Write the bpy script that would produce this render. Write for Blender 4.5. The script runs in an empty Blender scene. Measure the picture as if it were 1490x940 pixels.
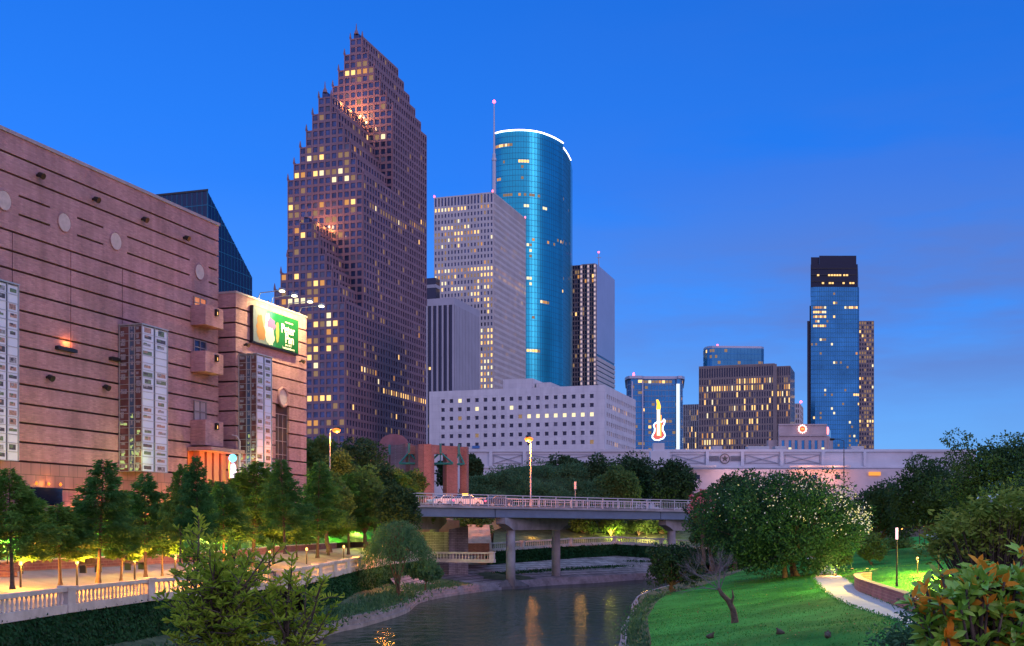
import bpy, math, random
import numpy as np
from mathutils import Vector, Matrix, geometry

R = random.Random(7)
sc = bpy.context.scene
col = sc.collection
rad = math.radians

# ------------------------------------------------------------------ camera
F, CX, HY, CH = 1690.0, 745.0, 765.0, 8.0       # focal length and horizon in photo pixels, camera height in metres
cam = bpy.data.objects.new('camera', bpy.data.cameras.new('camera'))
col.objects.link(cam)
cam.location = (0, 0, CH)
cam.rotation_euler = (rad(90), 0, 0)
cam.data.sensor_width = 36
cam.data.lens = F / 1490 * 36
cam.data.shift_y = (HY - 470) / 1490
cam.data.clip_end = 12000
cam.data.clip_start = 0.2
sc.camera = cam

# ------------------------------------------------------------------ sky, sun, exposure
wd = bpy.data.worlds.new('World'); sc.world = wd; wd.use_nodes = True
nt = wd.node_tree; nt.nodes.clear()
def N(t, **kw):
    n = nt.nodes.new(t)
    for k, v in kw.items(): setattr(n, k, v)
    return n
SUN_EL, SUN_AZ = 16, 132          # afterglow behind the camera, a little to the right
wout = N('ShaderNodeOutputWorld'); bg = N('ShaderNodeBackground')
tc = N('ShaderNodeTexCoord'); sep = N('ShaderNodeSeparateXYZ')
nt.links.new(tc.outputs['Generated'], sep.inputs[0])
ramp = N('ShaderNodeValToRGB'); cr = ramp.color_ramp
stops = [(0.0, (.20, .49, .92)), (.07, (.13, .40, .90)), (.16, (.052, .26, .86)), (.28, (.014, .175, .78)), (.44, (.007, .125, .62)), (.62, (.20, .42, .88)), (1.0, (.50, .74, 1.15))]
while len(cr.elements) < len(stops): cr.elements.new(.5)
for e, (p, c) in zip(cr.elements, stops): e.position = p; e.color = (*c, 1)
nt.links.new(sep.outputs['Z'], ramp.inputs[0])
# left part of the sky is a little brighter than the right
lr = N('ShaderNodeMapRange'); nt.links.new(sep.outputs['X'], lr.inputs[0])
lr.inputs[1].default_value = -.45; lr.inputs[2].default_value = .45; lr.inputs[3].default_value = 1.18; lr.inputs[4].default_value = .96
mul = N('ShaderNodeVectorMath', operation='SCALE'); nt.links.new(ramp.outputs[0], mul.inputs[0]); nt.links.new(lr.outputs[0], mul.inputs['Scale'])
# violet cloud veil low on the right
mp = N('ShaderNodeMapping'); mp.inputs['Scale'].default_value = (2.2, 2.2, 11)
nt.links.new(tc.outputs['Generated'], mp.inputs[0])
nz = N('ShaderNodeTexNoise'); nz.inputs['Scale'].default_value = 1.7; nz.inputs['Detail'].default_value = 5; nz.inputs['Roughness'].default_value = .55
nt.links.new(mp.outputs[0], nz.inputs['Vector'])
nr = N('ShaderNodeMapRange'); nr.inputs[1].default_value = .30; nr.inputs[2].default_value = .56
nt.links.new(nz.outputs[0], nr.inputs[0])
band = N('ShaderNodeValToRGB'); bc = band.color_ramp
for p, v in ((0.0, 0), (.10, .25), (.17, 1), (.25, .35), (.34, 0.06)):
    e = bc.elements.new(p); e.color = (v, v, v, 1)
bc.elements.remove(bc.elements[-1])
nt.links.new(sep.outputs['Z'], band.inputs[0])
xr = N('ShaderNodeMapRange'); xr.inputs[1].default_value = -.05; xr.inputs[2].default_value = .26; xr.inputs[3].default_value = .15
nt.links.new(sep.outputs['X'], xr.inputs[0])
m1 = N('ShaderNodeMath', operation='MULTIPLY'); nt.links.new(nr.outputs[0], m1.inputs[0]); nt.links.new(band.outputs[0], m1.inputs[1])
m2 = N('ShaderNodeMath', operation='MULTIPLY'); nt.links.new(m1.outputs[0], m2.inputs[0]); nt.links.new(xr.outputs[0], m2.inputs[1])
cl = N('ShaderNodeMix', data_type='RGBA'); nt.links.new(m2.outputs[0], cl.inputs[0]); nt.links.new(mul.outputs[0], cl.inputs[6])
cl.inputs[7].default_value = (.115, .165, .44, 1)
# afterglow on the side of the sky where the sun went down
gl = N('ShaderNodeMapRange', interpolation_type='SMOOTHSTEP'); nt.links.new(sep.outputs['Y'], gl.inputs[0])
gl.inputs[1].default_value = .15; gl.inputs[2].default_value = -.75
gz = N('ShaderNodeMapRange', interpolation_type='SMOOTHSTEP'); nt.links.new(sep.outputs['Z'], gz.inputs[0])
gz.inputs[1].default_value = 1.0; gz.inputs[2].default_value = .2
gm = N('ShaderNodeMath', operation='MULTIPLY'); nt.links.new(gl.outputs[0], gm.inputs[0]); nt.links.new(gz.outputs[0], gm.inputs[1])
gx = N('ShaderNodeMix', data_type='RGBA'); nt.links.new(gm.outputs[0], gx.inputs[0]); nt.links.new(cl.outputs[2], gx.inputs[6])
gx.inputs[7].default_value = (.66, .56, .98, 1)
sky = N('ShaderNodeTexSky', sky_type='NISHITA', sun_disc=False)
sky.sun_elevation = rad(SUN_EL); sky.sun_rotation = rad(SUN_AZ)
ss = N('ShaderNodeVectorMath', operation='SCALE'); ss.inputs['Scale'].default_value = .10; nt.links.new(sky.outputs[0], ss.inputs[0])
mx = N('ShaderNodeMix', data_type='RGBA'); mx.inputs[0].default_value = .025
nt.links.new(gx.outputs[2], mx.inputs[6]); nt.links.new(ss.outputs[0], mx.inputs[7])
nt.links.new(mx.outputs[2], bg.inputs[0]); bg.inputs[1].default_value = 1.0
nt.links.new(bg.outputs[0], wout.inputs[0])

sun = bpy.data.objects.new('sun', bpy.data.lights.new('sun', 'SUN')); col.objects.link(sun)
sun.data.energy = .38; sun.data.angle = rad(25); sun.data.color = (1, .66, .80)
sd = Vector((math.sin(rad(SUN_AZ)) * math.cos(rad(SUN_EL)), math.cos(rad(SUN_AZ)) * math.cos(rad(SUN_EL)), math.sin(rad(SUN_EL))))
sun.rotation_euler = sd.to_track_quat('Z', 'Y').to_euler()

vs = sc.view_settings
sc.display_settings.display_device = 'sRGB'
vs.view_transform = 'Standard'; vs.look = 'None'; vs.exposure = 0.22; vs.gamma = 1; vs.use_curve_mapping = False
sc.cycles.use_denoising = True
sc.cycles.max_bounces = 5; sc.cycles.diffuse_bounces = 2; sc.cycles.glossy_bounces = 3; sc.cycles.transmission_bounces = 3
sc.cycles.caustics_reflective = False; sc.cycles.caustics_refractive = False
sc.cycles.sample_clamp_indirect = 4; sc.cycles.sample_clamp_direct = 0

# ------------------------------------------------------------------ helpers: placing
def at(px, py, Z): return Vector(((px - CX) / F * Z, Z, CH + (HY - py) / F * Z))
def on(px, py, z):
    Z = (CH - z) * F / (py - HY)
    return Vector(((px - CX) / F * Z, Z, z))
def proj(p): return (CX + p[0] / p[1] * F, HY - (p[2] - CH) / p[1] * F)
def zat(py, Z): return CH + (HY - py) / F * Z
def zz(px, Z): return Vector(((px-CX)/F*Z, Z, 0))
A_ = rad(18.2)
D1 = Vector((math.sin(A_), math.cos(A_), 0))      # the street direction, away from us
LL = Vector((-math.cos(A_), math.sin(A_), 0))     # along the frontal faces, to the left
RR = -LL
UP = Vector((0, 0, 1))
def ext(P0, d, px):                               # how far along d from P0 until the photo column px
    r = (px - CX) / F
    return (r * P0[1] - P0[0]) / (d[0] - r * d[1])
def hit(px, py, P0, d):                           # (s, z) on the upright plane through P0 along d
    s = ext(P0, d, px); Y = P0[1] + s * d[1]
    return s, zat(py, Y)

# ------------------------------------------------------------------ helpers: meshes
class MB:
    def __init__(s): s.v = []; s.f = []; s.m = []
    def quad(s, a, b, c, d, mi=0):
        n = len(s.v); s.v += [tuple(a), tuple(b), tuple(c), tuple(d)]; s.f.append((n, n+1, n+2, n+3)); s.m.append(mi)
    def poly(s, pts, mi=0):
        n = len(s.v); s.v += [tuple(p) for p in pts]; s.f.append(tuple(range(n, n+len(pts)))); s.m.append(mi)
    def box(s, o, a, b, c, mi=0):
        o, a, b, c = Vector(o), Vector(a), Vector(b), Vector(c); n = len(s.v)
        for p in (o, o+a, o+a+b, o+b, o+c, o+a+c, o+a+b+c, o+b+c): s.v.append(tuple(p))
        for q in ((0,3,2,1), (4,5,6,7), (0,1,5,4), (1,2,6,5), (2,3,7,6), (3,0,4,7)): s.f.append(tuple(n+i for i in q)); s.m.append(mi)
    def cbox(s, c, sx, sy, sz, rz=0, mi=0):
        ca, sa = math.cos(rz), math.sin(rz); u = Vector((ca, sa, 0)); v = Vector((-sa, ca, 0))
        s.box(Vector(c) - u*sx/2 - v*sy/2 - UP*sz/2, u*sx, v*sy, UP*sz, mi)
    def prism(s, pts, z0, z1, mi=0):
        n = len(s.v); k = len(pts)
        for z in (z0, z1):
            for p in pts: s.v.append((p[0], p[1], z if not callable(z) else z(p)))
        for i in range(k): j = (i+1) % k; s.f.append((n+i, n+j, n+k+j, n+k+i)); s.m.append(mi)
        s.f.append(tuple(n+k+i for i in range(k))); s.m.append(mi)
        s.f.append(tuple(n+k-1-i for i in range(k))); s.m.append(mi)
    def tube(s, p0, p1, r0, r1=None, k=8, mi=0, cap=True):
        r1 = r0 if r1 is None else r1
        p0, p1 = Vector(p0), Vector(p1); d = (p1-p0)
        if d.length < 1e-6: return
        d.normalize(); u = d.orthogonal().normalized(); w = d.cross(u); n = len(s.v)
        for p, r in ((p0, r0), (p1, r1)):
            for i in range(k):
                a = 2*math.pi*i/k; s.v.append(tuple(p + u*(r*math.cos(a)) + w*(r*math.sin(a))))
        for i in range(k): j = (i+1) % k; s.f.append((n+i, n+j, n+k+j, n+k+i)); s.m.append(mi)
        if cap: s.f.append(tuple(n+k+i for i in range(k))); s.m.append(mi); s.f.append(tuple(n+k-1-i for i in range(k))); s.m.append(mi)
    def path(s, pts, rs, k=8, mi=0):
        n0 = len(s.v); pts = [Vector(p) for p in pts]
        for i, p in enumerate(pts):
            d = (pts[min(i+1, len(pts)-1)] - pts[max(i-1, 0)]).normalized()
            u = d.cross(Vector((.31, .95, .05))).normalized(); w = d.cross(u)
            for q in range(k):
                a = 2*math.pi*q/k; s.v.append(tuple(p + (u*math.cos(a) + w*math.sin(a))*rs[i]))
        for i in range(len(pts)-1):
            for q in range(k):
                r = (q+1) % k; a = n0+i*k
                s.f.append((a+q, a+r, a+k+r, a+k+q)); s.m.append(mi)
        s.f.append(tuple(n0+(len(pts)-1)*k+q for q in range(k))); s.m.append(mi)
    def lathe(s, c, prof, k=12, mi=0):
        n = len(s.v)
        for r, z in prof:
            for i in range(k):
                a = 2*math.pi*i/k; s.v.append((c[0]+r*math.cos(a), c[1]+r*math.sin(a), c[2]+z))
        for q in range(len(prof)-1):
            for i in range(k):
                j = (i+1) % k; a = n+q*k
                s.f.append((a+i, a+j, a+k+j, a+k+i)); s.m.append(mi)
        s.f.append(tuple(n+k-1-i for i in range(k))); s.m.append(mi)
        s.f.append(tuple(n+(len(prof)-1)*k+i for i in range(k))); s.m.append(mi)
    def disc(s, c, n, r, depth, k=28, mi=0):
        s.tube(Vector(c), Vector(c) + Vector(n)*depth, r, r, k, mi)
    def loft(s, A, B, mi=0):
        n = len(s.v); k = len(A)
        for p in A: s.v.append(tuple(p))
        for p in B: s.v.append(tuple(p))
        for i in range(k-1): s.f.append((n+i, n+i+1, n+k+i+1, n+k+i)); s.m.append(mi)
    def build(s, name, mats, parent=None, smooth=False):
        me = bpy.data.meshes.new(name); me.from_pydata(s.v, [], s.f); me.update()
        mats = mats if isinstance(mats, (list, tuple)) else [mats]
        for m in mats: me.materials.append(m)
        if len(mats) > 1: me.polygons.foreach_set('material_index', s.m)
        if smooth: me.polygons.foreach_set('use_smooth', [True]*len(s.f))
        o = bpy.data.objects.new(name, me); col.objects.link(o)
        if parent is not None: adopt(o, parent)
        return o

def wloc(o):
    l = Vector(o.location)
    if o.parent is not None: l = wloc(o.parent) + Vector(o.matrix_parent_inverse.translation) + l
    return l
def adopt(o, parent):
    o.parent = parent; o.matrix_parent_inverse = Matrix.Translation(-wloc(parent))

def tag(o, label=None, cat=None, group=None, kind=None):
    if label: o['label'] = label
    if cat: o['category'] = cat
    if group: o['group'] = group
    if kind: o['kind'] = kind
    return o
def thing(name, label, cat, loc=(0, 0, 0), group=None):
    o = bpy.data.objects.new(name, None); col.objects.link(o); o.location = loc; o.empty_display_size = .3
    return tag(o, label, cat, group)
KIDS = {}
def copy_tree(o, parent=None):
    c = o.copy(); col.objects.link(c)
    if parent is not None: c.parent = parent
    for ch in [x for x in bpy.data.objects if x.parent == o and x.name not in KIDS]:
        copy_tree(ch, c)
    return c
def structure(o): o['kind'] = 'structure'; return o
def lamp(name, loc, power, color, parent=None, radius=.25, spot=None, aim=None, blend=.6):
    d = bpy.data.lights.new(name, 'SPOT' if spot else 'POINT'); d.energy = power; d.color = color; d.shadow_soft_size = radius
    o = bpy.data.objects.new(name, d); col.objects.link(o); o.location = loc
    if spot:
        d.spot_size = rad(spot); d.spot_blend = blend
        o.rotation_euler = (Vector(loc) - Vector(aim)).to_track_quat('Z', 'Y').to_euler()
    if parent is not None: adopt(o, parent)
    return o

# ------------------------------------------------------------------ materials
def mat(name, c, rough=.7, metal=0, spec=.5, vary=0, scale=1.0, bump=0, bscale=None, c2=None, emit=None, es=0, coat=0):
    m = bpy.data.materials.new(name); m.use_nodes = True
    t = m.node_tree; b = t.nodes['Principled BSDF']
    b.inputs['Base Color'].default_value = (*c, 1); b.inputs['Roughness'].default_value = rough
    b.inputs['Metallic'].default_value = metal; b.inputs['Specular IOR Level'].default_value = spec
    if coat: b.inputs['Coat Weight'].default_value = coat
    if emit: b.inputs['Emission Color'].default_value = (*emit, 1); b.inputs['Emission Strength'].default_value = es
    if vary or bump:
        g = t.nodes.new('ShaderNodeNewGeometry')
        n = t.nodes.new('ShaderNodeTexNoise'); n.inputs['Scale'].default_value = scale; n.inputs['Detail'].default_value = 6; n.inputs['Roughness'].default_value = .6
        t.links.new(g.outputs['Position'], n.inputs['Vector'])
        if vary:
            r = t.nodes.new('ShaderNodeValToRGB')
            lo = [x*(1-vary) for x in c]; hi = [min(1, x*(1+vary)) for x in c] if c2 is None else c2
            r.color_ramp.elements[0].position = .32; r.color_ramp.elements[1].position = .68
            r.color_ramp.elements[0].color = (*lo, 1); r.color_ramp.elements[1].color = (*hi, 1)
            t.links.new(n.outputs[0], r.inputs[0]); t.links.new(r.outputs[0], b.inputs['Base Color'])
        if bump:
            n2 = n
            if bscale:
                n2 = t.nodes.new('ShaderNodeTexNoise'); n2.inputs['Scale'].default_value = bscale; n2.inputs['Detail'].default_value = 4
                t.links.new(g.outputs['Position'], n2.inputs['Vector'])
            bm = t.nodes.new('ShaderNodeBump'); bm.inputs['Strength'].default_value = bump; bm.inputs['Distance'].default_value = .1
            t.links.new(n2.outputs[0], bm.inputs['Height']); t.links.new(bm.outputs[0], b.inputs['Normal'])
    return m
def brickmat(name, c1, c2, mortar, bw, bh, msize=.015, rough=.85, bump=.3, stain=.18):
    m = bpy.data.materials.new(name); m.use_nodes = True
    t = m.node_tree; b = t.nodes['Principled BSDF']; b.inputs['Roughness'].default_value = rough
    g = t.nodes.new('ShaderNodeNewGeometry')
    dp = t.nodes.new('ShaderNodeVectorMath'); dp.operation = 'DOT_PRODUCT'
    w = D1 + RR; dp.inputs[1].default_value = (w.x, w.y, 0)
    t.links.new(g.outputs['Position'], dp.inputs[0])
    sp = t.nodes.new('ShaderNodeSeparateXYZ'); t.links.new(g.outputs['Position'], sp.inputs[0])
    cb = t.nodes.new('ShaderNodeCombineXYZ'); t.links.new(dp.outputs['Value'], cb.inputs[0]); t.links.new(sp.outputs['Z'], cb.inputs[1])
    br = t.nodes.new('ShaderNodeTexBrick'); t.links.new(cb.outputs[0], br.inputs['Vector'])
    br.inputs['Scale'].default_value = 1; br.inputs['Brick Width'].default_value = bw; br.inputs['Row Height'].default_value = bh
    br.inputs['Mortar Size'].default_value = msize
    br.inputs['Color1'].default_value = (*c1, 1); br.inputs['Color2'].default_value = (*c2, 1); br.inputs['Mortar'].default_value = (*mortar, 1)
    n = t.nodes.new('ShaderNodeTexNoise'); n.inputs['Scale'].default_value = .35; n.inputs['Detail'].default_value = 7
    t.links.new(g.outputs['Position'], n.inputs['Vector'])
    mr = t.nodes.new('ShaderNodeMapRange'); mr.inputs[1].default_value = .3; mr.inputs[2].default_value = .7; mr.inputs[3].default_value = 1-stain; mr.inputs[4].default_value = 1+stain
    t.links.new(n.outputs[0], mr.inputs[0])
    sv = t.nodes.new('ShaderNodeVectorMath'); sv.operation = 'SCALE'; t.links.new(br.outputs['Color'], sv.inputs[0]); t.links.new(mr.outputs[0], sv.inputs['Scale'])
    ms = t.nodes.new('ShaderNodeMapping'); ms.inputs['Scale'].default_value = (1.1, 1.1, .09); t.links.new(g.outputs['Position'], ms.inputs[0])
    n3 = t.nodes.new('ShaderNodeTexNoise'); n3.inputs['Scale'].default_value = 1; n3.inputs['Detail'].default_value = 6; t.links.new(ms.outputs[0], n3.inputs['Vector'])
    mr3 = t.nodes.new('ShaderNodeMapRange'); mr3.inputs[1].default_value = .35; mr3.inputs[2].default_value = .6; mr3.inputs[3].default_value = 1-stain; mr3.inputs[4].default_value = 1.04
    t.links.new(n3.outputs[0], mr3.inputs[0])
    sv3 = t.nodes.new('ShaderNodeVectorMath'); sv3.operation = 'SCALE'; t.links.new(sv.outputs[0], sv3.inputs[0]); t.links.new(mr3.outputs[0], sv3.inputs['Scale'])
    t.links.new(sv3.outputs[0], b.inputs['Base Color'])
    bm = t.nodes.new('ShaderNodeBump'); bm.inputs['Strength'].default_value = bump; bm.inputs['Distance'].default_value = .02; bm.invert = True
    t.links.new(br.outputs['Fac'], bm.inputs['Height']); t.links.new(bm.outputs[0], b.inputs['Normal'])
    return m
def leafmat(name, c, c2, scale=.6, trans=.35, rough=.55, spec=.08):
    m = bpy.data.materials.new(name); m.use_nodes = True
    t = m.node_tree; t.nodes.clear()
    o = t.nodes.new('ShaderNodeOutputMaterial'); b = t.nodes.new('ShaderNodeBsdfPrincipled'); b.inputs['Roughness'].default_value = rough
    b.inputs['Specular IOR Level'].default_value = spec
    g = t.nodes.new('ShaderNodeNewGeometry'); n = t.nodes.new('ShaderNodeTexNoise'); n.inputs['Scale'].default_value = scale; n.inputs['Detail'].default_value = 5; n.inputs['Roughness'].default_value = .7
    t.links.new(g.outputs['Position'], n.inputs['Vector'])
    r = t.nodes.new('ShaderNodeValToRGB'); r.color_ramp.elements[0].position = .33; r.color_ramp.elements[1].position = .67
    r.color_ramp.elements[0].color = (*c, 1); r.color_ramp.elements[1].color = (*c2, 1)
    t.links.new(n.outputs[0], r.inputs[0]); t.links.new(r.outputs[0], b.inputs['Base Color'])
    tr = t.nodes.new('ShaderNodeBsdfTranslucent'); t.links.new(r.outputs[0], tr.inputs['Color'])
    x = t.nodes.new('ShaderNodeMixShader'); x.inputs[0].default_value = trans
    t.links.new(b.outputs[0], x.inputs[1]); t.links.new(tr.outputs[0], x.inputs[2]); t.links.new(x.outputs[0], o.inputs[0])
    return m
def glow(name, c, s): return mat(name, (.02, .02, .02), .5, emit=c, es=s)

M = {}
M['brick'] = brickmat('theatre_brick', (.44, .225, .265), (.31, .155, .195), (.33, .21, .22), .42, .14, .02)
M['joint'] = mat('dark_joint', (.06, .03, .035), .9)
M['granite_red'] = brickmat('red_granite_blocks', (.30, .15, .17), (.24, .12, .14), (.10, .06, .07), 1.1, 1.0, .03, .45)
M['disc'] = mat('pale_stone', (.46, .38, .40), .8, vary=.12, scale=3)
M['coping'] = mat('metal_coping', (.32, .26, .30), .5, vary=.1)
M['black'] = mat('black_metal', (.012, .012, .015), .4)
M['steel'] = mat('galvanised_steel', (.38, .40, .44), .45, .6, vary=.1, scale=2)
M['tgranite'] = mat('tower_granite', (.235, .135, .165), .7, vary=.12, scale=.08)
M['tglass'] = mat('tower_glass', (.045, .07, .16), .12, .55, vary=.5, scale=.25)
M['lit'] = glow('lit_window_amber', (1, .58, .18), 1.5)
M['dim'] = glow('lit_window_dim', (1, .60, .28), .24)
M['lit2'] = glow('lit_window_orange', (1, .44, .10), .62)
M['pane2'] = mat('blind_window', (.10, .11, .17), .35, .2, vary=.4, scale=.3)
M['litw'] = glow('lit_window_white', (1, .84, .48), 1.1)
M['travertine'] = mat('travertine', (.56, .50, .50), .8, vary=.08, scale=.1)
M['darkglass'] = mat('dark_glass', (.018, .026, .06), .1, .5)
M['blueglass'] = mat('blue_glass', (.035, .21, .44), .1, .5, vary=.3, scale=.05, spec=.25)
M['cyanglass'] = mat('cyan_mirror_glass', (.026, .40, .52), .3, .82, vary=.15, scale=.03)
M['mullion'] = mat('mullion', (.025, .17, .27), .5, .4)
M['whiteconc'] = brickmat('white_concrete_panels', (.64, .60, .63), (.60, .56, .60), (.50, .46, .52), 4.2, 2.1, .03, .85, .1, .07)
M['cream'] = mat('cream_stucco', (.50, .51, .58), .85, vary=.1, scale=.25)
M['pinkwall'] = mat('pink_painted_wall', (.50, .45, .50), .85, vary=.1, scale=.3)
M['greyconc'] = mat('grey_concrete', (.40, .38, .40), .85, vary=.2, scale=.6, bump=.15, bscale=6)
M['brownconc'] = mat('brown_concrete', (.24, .19, .19), .85, vary=.1, scale=.1)
M['greycon2'] = mat('grey_ribbed_concrete', (.38, .36, .42), .8, vary=.08, scale=.1)
M['plainpanel'] = mat('pale_metal_panel', (.40, .41, .52), .35, .35, vary=.06, scale=.05)
M['redlight'] = glow('red_beacon', (1, .08, .12), 6)
M['trim_light'] = glow('roof_edge_light', (1, .86, 1), 4)
M['sodium'] = glow('sodium_lamp', (1, .20, .015), 1.9)
M['lampwarm'] = glow('warm_lamp', (1, .50, .12), 2.6)
M['flood'] = glow('floodlight_lens', (1, .90, .55), 7)
M['stone'] = mat('limestone', (.50, .45, .42), .85, vary=.2, scale=1.2, bump=.2, bscale=9)
M['paving'] = mat('promenade_paving', (.36, .29, .23), .85, vary=.18, scale=.7)
M['parkpath'] = mat('park_path', (.50, .45, .44), .85, vary=.1, scale=.8, bump=.2, bscale=12)
M['lawn'] = mat('lawn_grass', (.020, .17, .026), .9, spec=.1, vary=.4, scale=.22, bump=.8, bscale=14, c2=(.05, .31, .055))
M['bank'] = mat('planted_bank', (.05, .10, .035), .95, vary=.6, scale=.9, bump=1, bscale=4, c2=(.10, .14, .07))
M['bankpave'] = brickmat('sloped_stone_paving', (.34, .29, .32), (.25, .21, .24), (.12, .10, .12), 1.1, .22, .03, .9, .6, .35)
M['redbrick'] = brickmat('red_brick', (.27, .115, .125), (.20, .08, .09), (.28, .18, .16), .5, .18, .02)
M['bark'] = mat('bark', (.09, .065, .05), .95, vary=.4, scale=6, bump=.6)
M['palebark'] = mat('pale_bark', (.20, .15, .11), .95, vary=.3, scale=5, bump=.5)
M['ground'] = mat('city_ground', (.10, .10, .09), .95, vary=.2, scale=.1)
M['asphalt'] = mat('asphalt', (.05, .05, .055), .9, vary=.15, scale=1)
M['teal'] = mat('teal_painted_steel', (.008, .15, .17), .45, .1)
M['girder'] = mat('grey_painted_girder', (.12, .17, .26), .6, vary=.12, scale=.8)
M['whitepaint'] = mat('white_paint', (.72, .72, .76), .35, coat=.5)
M['navypaint'] = mat('navy_paint', (.02, .03, .09), .25, coat=.6)
M['bridgeconc'] = mat('bridge_concrete', (.27, .26, .29), .85, vary=.3, scale=.5, bump=.2, bscale=5)
M['wallstone'] = mat('river_wall_stone', (.24, .225, .26), .85, vary=.35, scale=.9, bump=.4, bscale=4)
M['rubber'] = mat('rubber', (.015, .015, .015), .8)
M['rail'] = mat('pale_grey_rail', (.50, .48, .54), .5, .2)
# ------------------------------------------------------------------ setting: ground, water, banks
mb = MB()
for a in range(4):
    pass
# the city level as one sheet round the valley: out to the horizon
mb.quad((-6000, 215, 9.2), (6000, 215, 9.2), (6000, 9000, 9.2), (-6000, 9000, 9.2))
mb.quad((-6000, -600, -1.2), (6000, -600, -1.2), (6000, 215, -1.2), (-6000, 215, -1.2))
mb.quad((-6000, 215, -1.2), (6000, 215, -1.2), (6000, 215, 9.2), (-6000, 215, 9.2))
structure(mb.build('ground', M['ground']))

W0 = [Vector((-4, -30, 0)), Vector((-5, 5, 0)), Vector((-8, 25, 0)), on(300, 1000, 0)] + [on(x, y, 0) for x, y in ((475, 926), (530, 912), (590, 893), (613, 877), (660, 867), (720, 859), (800, 852), (870, 848), (940, 843), (1010, 839), (1080, 836))] + [Vector((75, 190, 0))]
RW0 = [Vector((9, -30, 0)), Vector((8.5, 20, 0))] + [on(x, y, 0) for x, y in ((915, 985), (903, 935), (907, 914), (921, 899), (919, 884), (935, 874), (965, 864), (1010, 853), (1050, 847), (1100, 841))] + [Vector((78, 172, 0))]
def smooth(pts, n=6):
    out = []
    for i in range(len(pts)-1):
        p0, p1, p2, p3 = pts[max(i-1, 0)], pts[i], pts[i+1], pts[min(i+2, len(pts)-1)]
        for k in range(n):
            t = k/n
            out.append(.5*((2*p1) + (p2-p0)*t + (2*p0-5*p1+4*p2-p3)*t*t + (3*p1-p0-3*p2+p3)*t*t*t))
    out.append(pts[-1]); return out
W0s, RW0s = smooth(W0), smooth(RW0)
# water
wm = bpy.data.materials.new('bayou_water'); wm.use_nodes = True
t = wm.node_tree; b = t.nodes['Principled BSDF']
b.inputs['Base Color'].default_value = (.011, .045, .036, 1); b.inputs['Roughness'].default_value = .06; b.inputs['IOR'].default_value = 1.33; b.inputs['Specular IOR Level'].default_value = .24
g = t.nodes.new('ShaderNodeNewGeometry'); mpn = t.nodes.new('ShaderNodeMapping'); mpn.inputs['Scale'].default_value = (.8, .5, 1)
t.links.new(g.outputs['Position'], mpn.inputs[0])
n1 = t.nodes.new('ShaderNodeTexNoise'); n1.inputs['Scale'].default_value = 1.0; n1.inputs['Detail'].default_value = 4; n1.inputs['Roughness'].default_value = .5; t.links.new(mpn.outputs[0], n1.inputs['Vector'])
bm = t.nodes.new('ShaderNodeBump'); bm.inputs['Strength'].default_value = .5; bm.inputs['Distance'].default_value = .27
t.links.new(n1.outputs[0], bm.inputs['Height']); t.links.new(bm.outputs[0], b.inputs['Normal'])
df = t.nodes.new('ShaderNodeBsdfDiffuse'); df.inputs['Color'].default_value = (.022, .042, .032, 1); xm = t.nodes.new('ShaderNodeMixShader'); xm.inputs[0].default_value = .38
t.links.new(b.outputs[0], xm.inputs[1]); t.links.new(df.outputs[0], xm.inputs[2]); t.links.new(xm.outputs[0], t.nodes['Material Output'].inputs['Surface'])
mb = MB(); mb.quad((-120, -30, 0), (120, -30, 0), (120, 205, 0), (-120, 205, 0))
structure(mb.build('water', wm))

def offset(pts, d):
    out = []
    for i, p in enumerate(pts):
        a = pts[max(i-1, 0)]; c = pts[min(i+1, len(pts)-1)]
        t = (c-a); t.z = 0; t.normalize()
        out.append(Vector((p.x - t.y*d, p.y + t.x*d, p.z)))
    return out
def lift(pts, z): return [Vector((p.x, p.y, z)) for p in pts]
def stepped(pts, side, name, steps=3, h=.95, m='wallstone', run=.2):
    mb = MB(); prev = lift(pts, -1)
    for k in range(steps):
        lo = offset(pts, side*run*k); z = h*(k+1)/steps
        mb.loft(prev, lift(lo, z)); nxt = lift(offset(pts, side*run*(k+1)), z); mb.loft(lift(lo, z), nxt); prev = nxt
    return structure(mb.build(name, M[m])), prev
_, LTOP = stepped(W0s, 1, 'river_wall')
_, RTOP = stepped(RW0s, -1, 'river_wall')

# left bank: balustrade line, ivy wall, promenade, grass slope
BL = [Vector((-16, 20, 4)), Vector((-20.5, 40, 4))] + [on(x, y, 4) for x, y in ((-30, 903), (98, 884), (215, 868), (300, 860.5), (396, 851), (410, 851.5), (436, 846.5), (520, 826), (560, 819), (604, 813.5))]
BL2 = BL + [BL[-1] + D1*26]
def resample(pts, n):
    L = [0]
    for i in range(1, len(pts)): L.append(L[-1] + (pts[i]-pts[i-1]).length)
    out = []; j = 0
    for k in range(n):
        s = L[-1]*k/(n-1)
        while j < len(pts)-2 and L[j+1] < s: j += 1
        f = (s-L[j])/max(L[j+1]-L[j], 1e-6); out.append(pts[j].lerp(pts[j+1], min(max(f, 0), 1)))
    return out
NB = 80
BLr = resample(BL2, NB)
def near_on(line, p):
    return min(line, key=lambda q: (q-p).length)
LTr = []
for p in BLr:                     # the point of the river wall's top across from p
    best = min(LTOP, key=lambda q: abs((q-p).dot(D1)) + .15*abs((q-p).dot(RR)))
    LTr.append(best.copy())
mb = MB()
mid = [a.lerp(b, .45) for a, b in zip(LTr, BLr)]
for i, p in enumerate(mid): p.z = 1.35 + .25*math.sin(i*.7)
foot = [Vector((p.x, p.y, 1.9)) for p in BLr]
mb.loft(LTr, mid); mb.loft(mid, foot)
structure(mb.build('river_bank', M['bank'], smooth=True))
PW = 8.5
PR = [p + LL*PW for p in BLr]
PR = [p + UP*1.35 for p in PR]
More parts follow.
